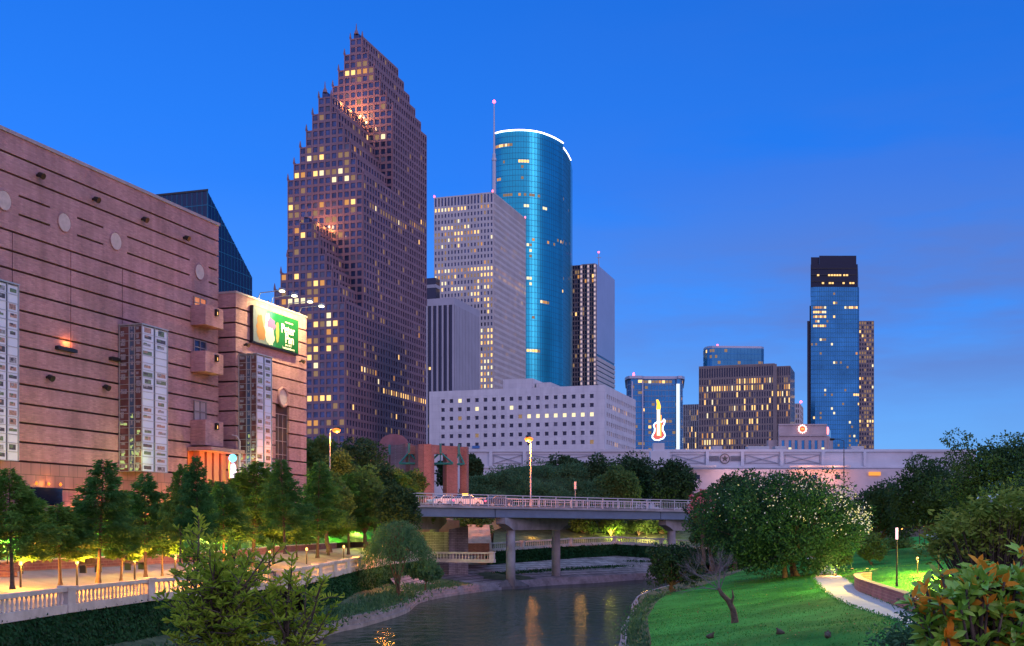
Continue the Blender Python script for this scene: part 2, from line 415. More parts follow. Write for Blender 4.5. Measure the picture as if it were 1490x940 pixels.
mb = MB(); mb.loft([p + UP*.02 for p in BLr], [p.lerp(q_, .5) - UP*.12 for p, q_ in zip(BLr, PR)]); mb.loft([p.lerp(q_, .5) - UP*.12 for p, q_ in zip(BLr, PR)], PR)
structure(mb.build('promenade', M['paving']))
mb = MB(); s0_ = [p + LL*.45 + UP*.62 for p in PR]; s1 = [p + LL*3.5 + UP*2.2 for p in PR]; s2 = [p + LL*8 + UP*3.6 for p in PR]; s3 = [p + LL*120 + UP*3.7 for p in PR]
mb.loft(s0_, s1); mb.loft(s1, s2); mb.loft(s2, s3)
structure(mb.build('grass_slope', M['lawn'], smooth=True))
# plaza level behind, beneath the left end of the bridge
mb = MB()
e = BLr[-1]
PRW = PR
mb.prism([e + LL*PW, e + LL*130, e + LL*130 + D1*80, e + LL*PW + D1*80], -1, 9.3)
structure(mb.build('plaza', M['paving']))

# far bank behind the bridge
U = [zz(x, Z)+UP*zat(y, Z) for x, y, Z in ((706, 800.5, 167), (760, 797, 173), (830, 792.5, 181), (895, 789.5, 187), (962, 793, 182), (1030, 797, 177), (1090, 800, 176))]
Ur = resample(U, 40)
Uf = [p - UP*2.1 + Vector((.1, -.7, 0)) for p in Ur]
LTv = [p for p in LTOP if p.y > 100 and 590 < proj(p)[0] < 1110]
LTf = resample([p for p in LTv if proj(p)[0] > 700], 40)
left_edge = resample([p for p in LTv if proj(p)[0] <= 706], 14)
Um = [a.lerp(b_, .45)-UP*.25 for a, b_ in zip(LTf, Uf)]
mb = MB(); mb.loft(LTf, Um); mb.loft(Um, Uf)
left_top = resample([Vector((BLr[-22].x+.2, BLr[-22].y, 2.4)), on(650, 822, 2.6), Uf[0]], 14)
mb.loft(left_edge, left_top)
structure(mb.build('sloped_paving', M['bankpave'], smooth=True))
mb = MB(); mb.loft(Ur, [p + Vector((1, 9, 0)) for p in Ur]); structure(mb.build('path', M['paving']))
mb = MB(); u0 = [p + Vector((1, 9, .01)) for p in Ur]; u1 = [Vector((p.x*1.1, max(p.y+10, 205), 9.1)) for p in u0]; mb.loft(u0, u1)
u2 = [Vector((p.x, 222, 9.3)) for p in u1]; mb.loft(u1, u2)
structure(mb.build('hillside', M['bank'], smooth=True))

# right bank: lawn, path and banks as one triangulated terrain cut into sheets
edge = [on(x, y, z) for x, y, z in ((951, 990, 1.8), (948, 936, 2), (943, 905, 2), (946, 892, 2), (968, 867, 2.2), (1030, 849, 2.6))]
edge = [Vector((9.5, -25, 1.7)), Vector((9.2, 25, 1.7))] + edge + [Vector((33, 150, 3.2)), Vector((48, 172, 4))]
edge_s = smooth(edge, 4)
ple = [Vector((22, 8, 3.8)), Vector((18, 30, 3.8))] + [on(x, y, z) for x, y, z in ((1360, 926, 3.8), (1300, 901, 3.8), (1230, 878.5, 3.8), (1200, 861, 3.75), (1187, 848, 3.7), (1183, 839, 3.75))] + [Vector((29.5, 112, 3.9)), Vector((34, 135, 4.4))]
pre = [Vector((25.5, 8, 3.9)), Vector((21.5, 30, 3.9))] + [on(x, y, z) for x, y, z in ((1400, 917, 3.9), (1318, 886, 3.9), (1262, 863, 3.9), (1243, 849, 3.85), (1232, 841, 3.8), (1218, 834, 3.8))] + [Vector((31.5, 112, 3.95)), Vector((36, 135, 4.4))]
ple_s, pre_s = smooth(ple, 4), smooth(pre, 4)
outer = [Vector((160, -25, 6)), Vector((160, 60, 7)), Vector((160, 175, 9)), Vector((90, 178, 8)), Vector((48, 178, 5.5))]
inner = [on(x, y, z) for x, y, z in ((1100, 905, 2.9), (1010, 890, 2.4), (1060, 930, 2.7), (1180, 920, 3.5), (1100, 866, 3.1), (1050, 866, 2.8), (1125, 838, 3.5), (1160, 850, 3.6), (1250, 905, 3.75), (1250, 831, 4.1), (1300, 846, 4.15), (1290, 826, 4.6), (1390, 815, 5.0), (1400, 850, 4.3), (1335, 868, 3.95))] + \
    [Vector(p) for p in ((38, 70, 4.6), (55, 95, 6), (60, 130, 7), (30, 45, 4.2), (40, 40, 5), (40, 150, 4.8), (20, 12, 3.9), (12, 10, 2.2), (12, 40, 2.3), (45, 110, 5.2))]
P3 = []; E2 = []
def addline(pts):
    i0 = len(P3); P3.extend(pts)
    E2.extend((i0+i, i0+i+1) for i in range(len(pts)-1)); return i0
addline(edge_s); addline(ple_s); addline(pre_s); addline(outer); P3.extend(inner)
res = geometry.delaunay_2d_cdt([Vector((p.x, p.y)) for p in P3], E2, [], 0, 1e-4)
v2, _, f2, ov, _, _ = res
def zof(i):
    o = ov[i]
    if o: return P3[o[0]].z
    q = v2[i]; best = sorted(P3, key=lambda p: (p.x-q.x)**2+(p.y-q.y)**2)[:3]
    ws = [1/((p.x-q.x)**2+(p.y-q.y)**2+.01) for p in best]; return sum(p.z*w for p, w in zip(best, ws))/sum(ws)
V3 = [Vector((q.x, q.y, zof(i))) for i, q in enumerate(v2)]
def inside(pt, poly):
    c = False; j = len(poly)-1
    for i in range(len(poly)):
        a, b_ = poly[i], poly[j]
        if (a.y > pt.y) != (b_.y > pt.y) and pt.x < (b_.x-a.x)*(pt.y-a.y)/(b_.y-a.y)+a.x: c = not c
        j = i
    return c
pathpoly = list(ple_s) + list(reversed(pre_s))
edgepoly = list(edge_s) + [Vector((48, 178, 0)), Vector((160, 178, 0)), Vector((160, -25, 0))]
mbl, mbp = MB(), MB(); mbl.v = [tuple(p) for p in V3]; mbp.v = [tuple(p) for p in V3]
TRI = []
for f in f2:
    c = sum((V3[i] for i in f), Vector())/len(f)
    if not inside(c, edgepoly): continue
    TRI.append([V3[i] for i in f])
    m = mbp if inside(c, pathpoly) else mbl
    m.f.append(tuple(f)); m.m.append(0)
lawn = structure(mbl.build('lawn', M['lawn'], smooth=True)); structure(mbp.build('path', M['parkpath'], smooth=True))
def ground_z(x, y):
    for T in TRI:
        a, b_, c = T[:3]
        d = (b_.y-c.y)*(a.x-c.x)+(c.x-b_.x)*(a.y-c.y)
        if abs(d) < 1e-9: continue
        u = ((b_.y-c.y)*(x-c.x)+(c.x-b_.x)*(y-c.y))/d; v = ((c.y-a.y)*(x-c.x)+(a.x-c.x)*(y-c.y))/d
        if u >= -1e-6 and v >= -1e-6 and u+v <= 1+1e-6: return a.z*u+b_.z*v+c.z*(1-u-v)
    return 4.0
mb = MB(); rt = [near_on(RTOP, p).copy() for p in edge_s]; mb.loft(rt, edge_s)
structure(mb.build('river_bank', M['bank'], smooth=True))

# ------------------------------------------------------------------ towers
MATS_WIN = lambda dark: [dark, M['lit'], M['dim'], M['litw'], M['lit2'], M['pane2']]
def grid_face(wall, panes, O, u, n, W, z0, z1, nx, nz, pw, sh, proud=.35, litf=None, tag_=None):
    cw = W/nx; ch = (z1-z0)/nz
    for i in range(nx+1):
        s = i*cw; a, b_ = max(0, s-pw/2), min(W, s+pw/2)
        wall.box(O + u*a + UP*z0, u*(b_-a), n*proud, UP*(z1-z0))
    for k in range(nz+1):
        z = z0+k*ch; a, b_ = max(z0, z-sh/2), min(z1, z+sh/2)
        wall.box(O + UP*a + u*.01, u*(W-.02), n*(proud-.06), UP*(b_-a))
    for i in range(nx):
        for k in range(nz):
            s0, s1 = i*cw+pw/2-.02, (i+1)*cw-pw/2+.02; a, b_ = z0+k*ch+sh/2-.02, z0+(k+1)*ch-sh/2+.02
            q = [O+u*s0+n*.04+UP*a, O+u*s1+n*.04+UP*a, O+u*s1+n*.04+UP*b_, O+u*s0+n*.04+UP*b_]
            px, py = proj((q[0]+q[2])/2)
            panes.append((q, litf(px, py) if litf else 0))
def lits(rows, base=(.02, .04)):
    def f(px, py):
        w = f0(px, py)
        if w == 1: return R.choice((1, 1, 1, 4, 4, 3))
        if w == 0 and R.random() < .14: return 5
        return w
    def f0(px, py):
        for r in rows:
            x0, y0, x1, y1, h, pl, pd = r[:7]
            if x0 <= px <= x1 and abs(py-(y0+(y1-y0)*(px-x0)/max(x1-x0, 1))) <= h:
                q = R.random()
                return (r[7] if len(r) > 7 else 1) if q < pl else (2 if q < pl+pd else 0)
        q = R.random()
        return 1 if q < base[0] else (2 if q < base[0]+base[1] else 0)
    return f
def area_px(q):
    p = [proj(v) for v in q]
    return abs(sum(p[i][0]*p[(i+1) % 4][1]-p[(i+1) % 4][0]*p[i][1] for i in range(4)))/2
def finish(root, wall, wallm, panes, dark, hidden=None, limit=95, name='window'):
    if wall is not None and wall.f: wall.build('wall', wallm, root)
    mats = MATS_WIN(dark)
    def key(pn):
        c = proj((pn[0][0]+pn[0][2])/2)
        vis = -20 < c[0] < 1510 and -20 < c[1] < 960 and not (hidden and hidden(*c))
        return area_px(pn[0]) + (1e4 if vis else 0) + (200 if pn[1] in (1, 2, 3, 4) else 0)
    ps = sorted(panes, key=key, reverse=True)
    for q, m in ps[:limit]:
        mb = MB(); mb.quad(*q); mb.build(name, mats[m], root)
    if ps[limit:]:
        mb = MB()
        for q, m in ps[limit:]: mb.quad(*q, m)
        tag(mb.build(name, mats, root), kind='stuff')
def box_tower(cx, Z, topy, lx, rx, z0=8):
    P = Vector(((cx-CX)/F*Z, Z, 0)); return P, ext(P, LL, lx), ext(P, D1, rx), zat(topy, Z)
def body(root, P, wf, wr, z0, z1, m, name='body'):
    mb = MB(); mb.prism([P, P+D1*wr, P+D1*wr+LL*wf, P+LL*wf], z0, z1); return mb.build(name, m, root)
def root_at(name, label, cat, P, z=8, group=None): return thing(name, label, cat, (P.x, P.y, z), group)
FN = -D1          # outward normal of the frontal faces
def beacon(P, z, root, r=.7):
    mb = MB(); mb.lathe((P.x, P.y, z), [(.15, 0), (r, .5), (r, 1.1), (.2, 1.6)], 8); mb.build('beacon', M['redlight'], root)

# --- the gabled granite tower
P1 = Vector(((502.5-CX)/F*520, 520, 0)); W = ext(P1, LL, 390.5); nb = 12; bw = W/nb; fh = 3.71
S = [0, ext(P1, D1, 528), ext(P1, D1, 571), ext(P1, D1, 620)]; NF = [27, 44, 55]
T = root_at('gabled_tower', 'tall brown granite skyscraper with three stepped gables rising one behind the other', 'skyscraper', P1)
rows = [(500,108,545,107,7,.75,.2), (533,196,566,195,5,.8,.1), (448,226,470,223,6,.6,.3), (482,222,520,219,5,.4,.5), (430,251,470,248,5,.5,.4), (470,247,520,243,5,.1,.5), (500,294,520,292,5,.9,.1), (405,409,434,407,6,.55,.3), (454,408,472,406,6,.9,.1), (408,436,466,433,6,.5,.4), (473,484,490,484,26,.8,.1), (446,510,465,510,22,.5,.3), (447,578,484,578,6,.9,.1), (447,616,466,616,6,.8,.2), (456,470,500,470,10,.25,.3), (557,566,620,584,4,.75,.25), (541,301,590,328,4,.3,.6), (590,320,620,332,6,.2,.4), (524,535,548,540,6,.5,.3), (415,317,520,300,40,.07,.1)]
litT = lits(rows, (.008, .06))
wall, panes, core, cap = MB(), [], MB(), MB()
Z0 = 8
for k in range(3):
    s0, s1 = S[k], S[k+1]; nfl = NF[k]; cap = MB()
    nr = max(2, round((s1-s0)/2.97))
    for m in range(6):
        zl = Z0 if m == 0 else Z0 + fh*(nfl+2*(m-1)); zt_ = Z0 + fh*(nfl+2*m)
        a = P1 + D1*(s0+.02) + LL*(m*bw); wv = (nb-2*m)*bw; d = s1-s0-.04
        core.prism([a, a+D1*d, a+D1*d+LL*wv, a+LL*wv], zl + (.0 if m == 0 else .01), zt_)
        # coping along the step
        cap.box(a + D1*(-.35) + RR*.35 + UP*zt_, LL*.7, D1*(d+.3), UP*.7)
        cap.box(a + D1*(-.35) + LL*(wv-.35) + UP*zt_, LL*.7, D1*(d+.3), UP*.7)
        for e in (0, wv):
            q = a + LL*e + UP*(zt_+.7); mb_ = cap
            mb_.lathe((q.x, q.y, q.z), [(.55, 0), (.45, .8), (.12, 2.6)], 6)
        if k < 3:                                                        # right side of the step
            n0 = 0 if m == 0 else nfl+2*(m-1)
            O = P1 + D1*s0 + LL*(m*bw)
            grid_face(wall, panes, O, D1, RR, s1-s0, Z0+fh*n0, zt_, nr, (nfl if m == 0 else 2), 1.15, 1.25, .4, litT)
        if m == 5:
            pk = a + LL*(wv/2)
            cap.prism([a + LL*(.3), a + D1*d + LL*(.3), a + D1*d + LL*(wv-.3), a + LL*(wv-.3)], zt_+.02, lambda p, z=zt_: z)
            core.prism([pk+LL*-1.4, pk+LL*1.4, pk+LL*1.4+D1*d, pk+LL*-1.4+D1*d], zt_+.02, zt_+2.2)
            cap.lathe((pk.x, pk.y, zt_+2.2), [(1.2, 0), (.9, 1.2), (.35, 2.4), (.12, 5.2)], 8)
    cap.build('stepped_coping', M['tgranite'], T)
    for i in range(nb):                                                  # frontal bays
        j = min(i, nb-1-i); top = nfl + 2*j; bot = 0 if k == 0 else NF[k-1] + 2*j
        if k and i == nb: continue
        O = P1 + D1*s0 + RR*0 + LL*((i+1)*bw)
        grid_face(wall, panes, O, RR, FN, bw, Z0+fh*bot, Z0+fh*top, 1, top-bot, .95, 1.25, .4, litT)
core.build('glass_core', M['tglass'], T)
finish(T, wall, M['tgranite'], panes, M['tglass'], hidden=lambda x, y: y > 430 and x < 446 or y > 600)
for k, pw in enumerate((3800, 8000)):
    ztop = Z0+fh*(NF[k]+10)
    lamp('gable_uplight', P1 + D1*(S[k+1]-8) + LL*(W/2+1) + UP*(ztop+4.5), pw, (1, .40, .11), T, 1.2)
    for f_ in (.3, .6, .9): lamp('gable_uplight', P1 + D1*(S[k] + (S[k+1]-S[k])*f_) + LL*(W/2) + RR*3.4 + UP*(ztop+.2), pw*.75, (1, .40, .10), T, .8)

# --- travertine office slab with a mast
P, wf, wr, zt = box_tower(718, 740, 281, 632, 764)
T = root_at('office_tower', 'pale travertine office tower with lit window rows and a roof mast', 'skyscraper', P)
rows = [(632,306,680,306,5,.8,.1), (700,301,716,300,5,.7,.2), (632,352,700,340,10,.5,.3), (640,331,690,329,5,.5,.3), (632,360,716,357,5,.1,.2), (634,394,690,390,6,.9,.1), (690,395,718,395,8,.9,.1), (634,402,718,402,6,.45,.3), (633,410,660,409,8,.8,.1), (690,412,718,412,9,.85,.1), (635,418,718,420,5,.7,.2), (680,425,718,440,9,.6,.3), (694,492,718,492,16,.9,.1), (694,510,718,510,5,.2,.2), (694,540,718,540,24,.75,.2), (720,398,765,424,8,.7,.3), (720,360,765,380,10,.15,.25)]
litf = lits(rows, (.03, .07)); wall, panes = MB(), []
body(T, P, wf-.02, wr-.02, 8, zt, M['tglass'])
grid_face(wall, panes, P+LL*wf, RR, FN, wf, 8, zt-6, 18, 52, 1.15, 1.7, .5, litf)
grid_face(wall, panes, P+LL*wf, RR, FN, wf, zt-6, zt, 18, 1, 1.0, .7, .5, litf)
grid_face(wall, panes, P, D1, RR, wr, 8, zt-6, 30, 52, 1.0, 1.7, .5, litf)
grid_face(wall, panes, P, D1, RR, wr, zt-6, zt, 30, 1, 1.0, .7, .5, litf)
ph = MB(); a = P + LL*(wf*.12) + D1*12; ph.prism([a, a+D1*18, a+D1*18+LL*16, a+LL*16], zt+.02, zt+4.5); ph.prism([P+RR*.5+FN*.5, P+D1*wr+RR*.5, P+D1*wr+LL*wf, P+LL*wf+FN*.5], zt, zt+.5)
ph.build('penthouse', M['travertine'], T)
finish(T, wall, M['travertine'], panes, M['tglass'], hidden=lambda x, y: y > 440 and x < 694)
q = P + LL*3 + D1*10; mz = zat(150, 750)
mb = MB(); mb.path([(q.x, q.y, zt), (q.x, q.y, zt+28), (q.x, q.y, zt+29), (q.x, q.y, mz)], [1.3, 1.1, .7, .35], 8); mb.lathe((q.x, q.y, zt+24), [(1.5, 0), (1.5, 1.5)], 8); mast = mb.build('mast', M['rail'], T)
mb = MB(); mb.lathe((q.x, q.y, mz), [(.3, 0), (1.0, .6), (1.0, 1.6), (.2, 2.2)], 8); mb.build('beacon', M['redlight'], mast)
for e in (P + LL*.5, P+LL*wf, P+D1*wr): beacon(e, zt+.5, T, .5)

# --- finned dark tower in front of it and the small block behind
P, wf, wr, zt = box_tower(660, 520, 433, 622, 697)
T = root_at('finned_tower', 'shorter tower with dark glass front, pale vertical fins and ribbed grey side', 'skyscraper', P)
body(T, P, wf, wr, 8, zt-.5, M['darkglass'])
mb = MB(); mb.prism([P+RR*.4+FN*.4, P+D1*wr+RR*.4, P+D1*wr+LL*wf, P+LL*wf+FN*.4], zt-3.2, zt)
for i in range(6): mb.box(P + LL*(i*wf/5-.35+.0) + UP*8, LL*.75, FN*.7, UP*(zt-11.2))
nrib = 17
for i in range(nrib): mb.box(P + D1*(.3+i*(wr-.6)/nrib) + UP*8, D1*(wr/nrib*.72), RR*.6, UP*(zt-11.2))
mb.build('wall', M['greycon2'], T)
panes = []
for i in range(5):
    for k in range(34):
        s0 = i*wf/5+.9; z = 8+k*(zt-12)/34
        if R.random() < .07:
            O = P + LL*(s0+R.choice((0, 1.2))) + FN*.05; panes.append(([O+UP*(z+1), O+LL*.9+UP*(z+1), O+LL*.9+UP*(z+2.2), O+UP*(z+2.2)], R.choice((1, 1, 2))))
finish(T, None, None, panes, M['darkglass'])
P, wf, wr, zt = box_tower(634, 700, 404, 612, 640)
T = root_at('dark_block', 'small dark flat topped block between the gabled tower and the travertine tower', 'building', P)
body(T, P, wf, wr, 8, zt, M['darkglass'], 'wall'); mb = MB(); mb.prism([P+RR*.2+FN*.2, P+D1*wr+RR*.2, P+D1*wr+LL*wf, P+LL*wf+FN*.2], zt-6, zt-4); mb.build('spandrel_band', M['greycon2'], T)

# --- curved cyan glass tower
def curtain(root, pts, z0, z1, glassm, nz, du, closed_extra=None, litf=None, mull=.12, proud=.12, mm=None, litname='window', floors_h=.35):
    """pts: plan line of the visible facade; a glass wall with mullions and thin floor bands standing proud of it."""
    gl, mu, panes = MB(), MB(), []
    ch = (z1-z0)/nz
    for i in range(len(pts)-1):
        a, b_ = Vector(pts[i]), Vector(pts[i+1]); d = (b_-a); L = d.length; d.normalize(); n = Vector((d.y, -d.x, 0))
        if n.y > 0 and abs(n.y) > .3: n = -n
        gl.quad(a+UP*z0, b_+UP*z0, b_+UP*z1, a+UP*z1)
        k = max(1, round(L/du))
        for j in range(k):
            mu.box(a + d*(L*j/k-mull/2) + UP*z0, d*mull, n*proud, UP*(z1-z0))
        for q in range(nz):
            mu.box(a + UP*(z0+q*ch-floors_h/2) + n*.01, d*L, n*(proud*.7), UP*floors_h)
            if litf:
                for j in range(k):
                    c = a + d*(L*(j+.5)/k) + UP*(z0+(q+.5)*ch)
                    w = litf(*proj(c))
                    if w and w != 5:
                        o = a + d*(L*j/k+mull) + n*.03 + UP*(z0+q*ch+ch*.28); e = d*(L/k-2*mull)
                        panes.append(([o, o+e, o+e+UP*ch*.5, o+UP*ch*.5], w))
    return gl, mu, panes
arc = [zz(721, 894), zz(729, 890.5), zz(738, 888.5), zz(750, 887), zz(762, 887), zz(774, 888.5), zz(786, 892), zz(796, 897), zz(805, 903), zz(813, 910), zz(819.5, 917)]
arc = smooth(arc, 3)
arc2 = [zz(819.5, 917), zz(818.5, 926), zz(823, 936), zz(827, 947), zz(830.5, 960)]
zt = zat(190, 887)
T = thing('curved_tower', 'tall round fronted tower of cyan mirror glass with a bright white roof edge', 'skyscraper', (arc[0].x, arc[0].y, 8))
rows = [(722,212,744,210,4,.7,.2), (755,234,770,234,3,.5,.3), (724,264,731,264,3,.9,.1), (730,284,790,285,3,.12,.4), (764,300,772,301,4,1,0,3), (788,304,796,305,4,1,0,3), (766,352,774,361,6,.6,.3,3), (768,405,776,412,6,.7,.3,3), (785,440,800,445,4,.5,.3), (768,510,785,514,4,.7,.2), (770,351,830,353,3,.1,.3)]
gl, mu, panes = curtain(T, arc + arc2[1:], 8, zt, M['cyanglass'], 71, 1.9, litf=lits(rows, (.0015, .008)), mull=.16, proud=.12, floors_h=.26)
back = [zz(833, 985), zz(770, 1000), zz(715, 960)]
full = arc + arc2[1:] + back
b_ = MB(); b_.poly([p + UP*(zt-.3) for p in full])
for i in range(len(arc+arc2[1:])-1, len(full)):
    a, c = full[i], full[(i+1) % len(full)]; gl.quad(a+UP*8, c+UP*8, c+UP*zt, a+UP*zt)
gl.build('glass_wall', M['cyanglass'], T); mu.build('mullion_grid', M['mullion'], T); b_.build('roof', M['greyconc'], T)
mb = MB()
for L_ in (arc, arc2[1:]): mb.path([p + UP*(zt+.3) + FN*.3 for p in L_], [.55]*len(L_), 6)
mb.build('glowing_edge', M['trim_light'], T)
mb = MB(); q = zz(776, 920); mb.prism([q, q+D1*8, q+D1*8+LL*5, q+LL*5], zt, zt+3); mb.build('roof_plant', M['greyconc'], T)
finish(T, None, None, panes, M['cyanglass'])

# --- striped tower to its right
P, wf, wr, zt = box_tower(868, 1000, 384, 833, 894)
T = root_at('striped_tower', 'brown gridded tower with pale lit vertical strips and a smooth pale side', 'skyscraper', P)
litf = lits([(833,577,868,577,7,.9,.1), (833,401,868,401,5,.3,.2), (833,520,868,520,4,.2,.2)], (.03, .05)); wall, panes = MB(), []
body(T, P, wf, wr, 8, zt, M['darkglass'])
grid_face(wall, panes, P+LL*wf, RR, FN, wf, 8, zt, 10, 56, .7, 1.1, .4, litf)
finish(T, wall, M['brownconc'], panes, M['darkglass'], hidden=lambda x, y: y > 560 or x < 835)
M['strip'] = glow('strip_light_pink', (1, .72, .80), .55)
for px in (846.5, 856.5, 866):
    mb, ml = MB(), MB(); s = ext(P, LL, px)
    mb.box(P + LL*(s-.9) + FN*.4 + UP*8, LL*1.8, FN*1.1, UP*(zt-8)); sp_o = mb.build('strip_pier', M['travertine'], T)
    for k in range(56):
        z = 8 + (k+.5)*(zt-8)/56; ml.box(P + LL*(s-.7) + FN*1.5 + UP*(z-1), LL*1.4, FN*.12, UP*2.0)
    tag(ml.build('strip_light', M['strip'], sp_o), kind='stuff')
mb = MB()
zm = zat(515, 1000)
for k in range(10): mb.box(P + D1*(k*wr/10+.04) + UP*(zm+.1), D1*(wr/10-.08), RR*.35, UP*(zt-zm-.3))
mb.build('side_panel', M['plainpanel'], T)
mb = MB()
for k in range(int((zm-8)/4.2)): mb.box(P + D1*.05 + UP*(8+k*4.2), D1*(wr-.1), RR*.6, UP*3.2)
mb.build('side_band', M['travertine'], T)
mb = MB(); a = P+LL*4+D1*10; mb.prism([a, a+D1*20, a+D1*20+LL*12, a+LL*12], zt+.01, zt+3); q = P+D1*20+LL*3; mb.tube(q+UP*(zt+3), q+UP*(zt+14), .5, .3); mb.cbox(q+UP*(zt+10), 4, .5, .5); mb.build('roof_mast', M['steel'], T)
beacon(q, zt+14, T, .8)

# --- white federal block with small square windows
P, wf, wr, zt = box_tower(880, 330, 560, 624.5, 925)
T = root_at('federal_building', 'low white office block with six rows of small square windows', 'building', P)
wall, panes = MB(), []
s0 = ext(P, LL, 644.5); s1 = ext(P, LL, 861); rowz = [zat(y, 330+.3*ext(P, LL, 750)*.33) for y in (577, 590, 603.5, 616.5, 630, 643.5)]
z0_ = 8
cw = (s0-s1)/17
nodes_s = [0] + [s1 + cw*(i) for i in range(18)] + [wf]
def punched(wall, O, u, n, W, z0, z1, xs, zs, w, h, depth):
    """a wall W wide with openings of w x h centred on xs and zs, as bands and piers of solid slab"""
    xs = sorted(xs); zs = sorted(zs)
    z = z0
    for zc in zs:
        wall.box(O + UP*z, u*W, n*depth, UP*(zc-h/2-z)); z = zc+h/2
        x = 0
        for xc in xs:
            wall.box(O + u*x + UP*(zc-h/2), u*(xc-w/2-x), n*depth, UP*h); x = xc+w/2
        wall.box(O + u*x + UP*(zc-h/2), u*(W-x), n*depth, UP*h)
    wall.box(O + UP*z, u*W, n*depth, UP*(z1-z))
ww = .95
body(T, P+LL*.6+D1*.6, wf-.7, wr-.7, z0_, zt-.6, M['darkglass'])
litf = lits([(655,576,668,580,8,.95,.05,3), (735,590,745,595,7,.9,.1,3), (688,603,700,606,7,.9,.1,3), (745,603,862,606,7,.85,.1,3), (858,644,862,644,8,0,.9), (884,600,925,618,6,.5,.3), (884,575,925,655,60,.03,.1)], (.0, .05))
xs = [wf - (s1+cw*i) for i in range(18)]
punched(wall, P+LL*wf+D1*.6, RR, FN, wf, z0_, zt, xs, rowz, 1.15, 1.15, .6)
for i in range(18):
    for zc in rowz:
        o = P + LL*(s1+cw*i+.6) + UP*(zc-.6) + D1*.45
        panes.append(([o, o+RR*1.2, o+RR*1.2+UP*1.2, o+UP*1.2], litf(*proj(o))))
xs2 = [2.5 + i*(wr-4)/15 for i in range(16)]
punched(wall, P+LL*.6+D1*.6, D1, RR, wr-.6, z0_, zt, xs2, rowz, 1.3, 1.3, .6)
for xc in xs2:
    for zc in rowz:
        o = P + D1*(xc+.6-.7) + LL*.45 + UP*(zc-.7)
        panes.append(([o, o+D1*1.4, o+D1*1.4+UP*1.4, o+UP*1.4], litf(*proj(o))))
finish(T, wall, M['whiteconc'], panes, M['darkglass'], hidden=lambda x, y: y > 655, limit=98)
pn = MB(); e0, e1 = ext(P+D1*8, LL, 775), ext(P+D1*8, LL, 732); a = P+D1*8+LL*e0
pn.prism([a, a+D1*30, a+D1*30+LL*(e1-e0), a+LL*(e1-e0)], zt+.01, zat(546, 338)); pn.prism([a+RR*.5+D1*2, a+RR*5+D1*2, a+RR*5+D1*25, a+RR*.5+D1*25], zt+.01, zat(556, 345))
pn.build('penthouse', M['whiteconc'], T)
mb = MB(); q = P + LL*ext(P, LL, 698) + FN*.02 + UP*zat(653.5, 345); mb.box(q, LL*2.3, FN*.2, UP*.8); mb.build('name_plate', mat('blue_sign', (.05, .16, .42), .5), T)

# --- dark glass building with a sloped roofline, far left
Z = 300; P = zz(302, Z); wf = ext(P, LL, 215); wr = ext(P, D1, 367); zt = zat(278, Z); ze = zat(404, P.y+wr*D1.y)
T = root_at('sloped_glass_building', 'dark glass building with steeply sloped right roofline behind the theatre', 'building', P)
body_ = MB(); Q = [P, P+D1*wr, P+D1*wr+LL*wf, P+LL*wf]; tops = [zt, ze, ze, zt]
n = [p+UP*8 for p in Q]; m_ = [p+UP*z for p, z in zip(Q, tops)]
for i in range(4): j = (i+1) % 4; body_.quad(n[i], n[j], m_[j], m_[i])
body_.quad(*m_); body_.build('glass_wall', mat('navy_curtain_glass', (.012, .03, .075), .1, .6), T)
mu = MB()
for k in range(int((zt-8)/3.6)):
    z = 8+k*3.6; ln = wr if z < ze else wr*(zt-z)/(zt-ze)
    mu.box(P+UP*z+D1*.1, D1*(ln-.2), RR*.08, UP*.18); mu.box(P+UP*z+LL*wf, RR*wf, FN*.08, UP*.18)
for k in range(14):
    s = k*wr/14; h = zt-(zt-ze)*s/wr; mu.box(P+D1*s+UP*8, D1*.12, RR*.1, UP*(h-8))
for k in range(12): mu.box(P+LL*(k*wf/12)+UP*8, LL*.12, FN*.1, UP*(zt-8))
mu.build('mullion_grid', M['mullion'], T)
mb = MB(); mb.box(P+LL*wf+UP*zt, RR*(wf+.2), FN*.2, UP*.5); mb.build('parapet', M['black'], T)
panes = []
for k in range(60):
    s = R.uniform(.1, .95)*wr; z = R.uniform(9, 30)
    if z > zt-(zt-ze)*s/wr-2: continue
    z = 8+3.6*round((z-8)/3.6)+.8; o = P+D1*s+RR*.05+UP*z
    panes.append(([o, o+D1*1.6, o+D1*1.6+UP*1.6, o+UP*1.6], R.choice((1, 2, 2))))
finish(T, None, None, panes, M['darkglass'])

# --- blue glass hotel with bright edge fins
Z = 430
T = thing('blue_hotel', 'blue glass tower with rounded corners and a bright white right edge', 'building', (zz(913, Z).x, Z, 8))
pl = [zz(912, Z+6), zz(914, Z+2), zz(918, Z), zz(928, Z), zz(935, Z), zz(938, Z+1.5), zz(983, Z+1.5), zz(985, Z), zz(990, Z), zz(993.5, Z+3)]
zt = zat(551, Z)
rows = [(930,553,980,553,5,.6,.3), (942,580,946,655,60,.25,.3)]
gl, mu, panes = curtain(T, pl, 8, zt, M['blueglass'], 26, 1.3, litf=lits(rows, (.01, .05)), mull=.12, floors_h=.3)
full = pl + [zz(993, Z+30), zz(912, Z+30)]
for i in range(len(pl)-1, len(full)): a, c = full[i], full[(i+1) % len(full)]; gl.quad(a+UP*8, c+UP*8, c+UP*zt, a+UP*zt)
gl.build('glass_wall', M['blueglass'], T); mu.build('mullion_grid', mat('pale_mullion', (.16, .26, .40), .5), T)
mb = MB(); big = [p + (p-zz(952, Z+12)).normalized()*.9 for p in full]; mb.prism(big, zt, zt+1.0); mb.build('roof', M['plainpanel'], T)
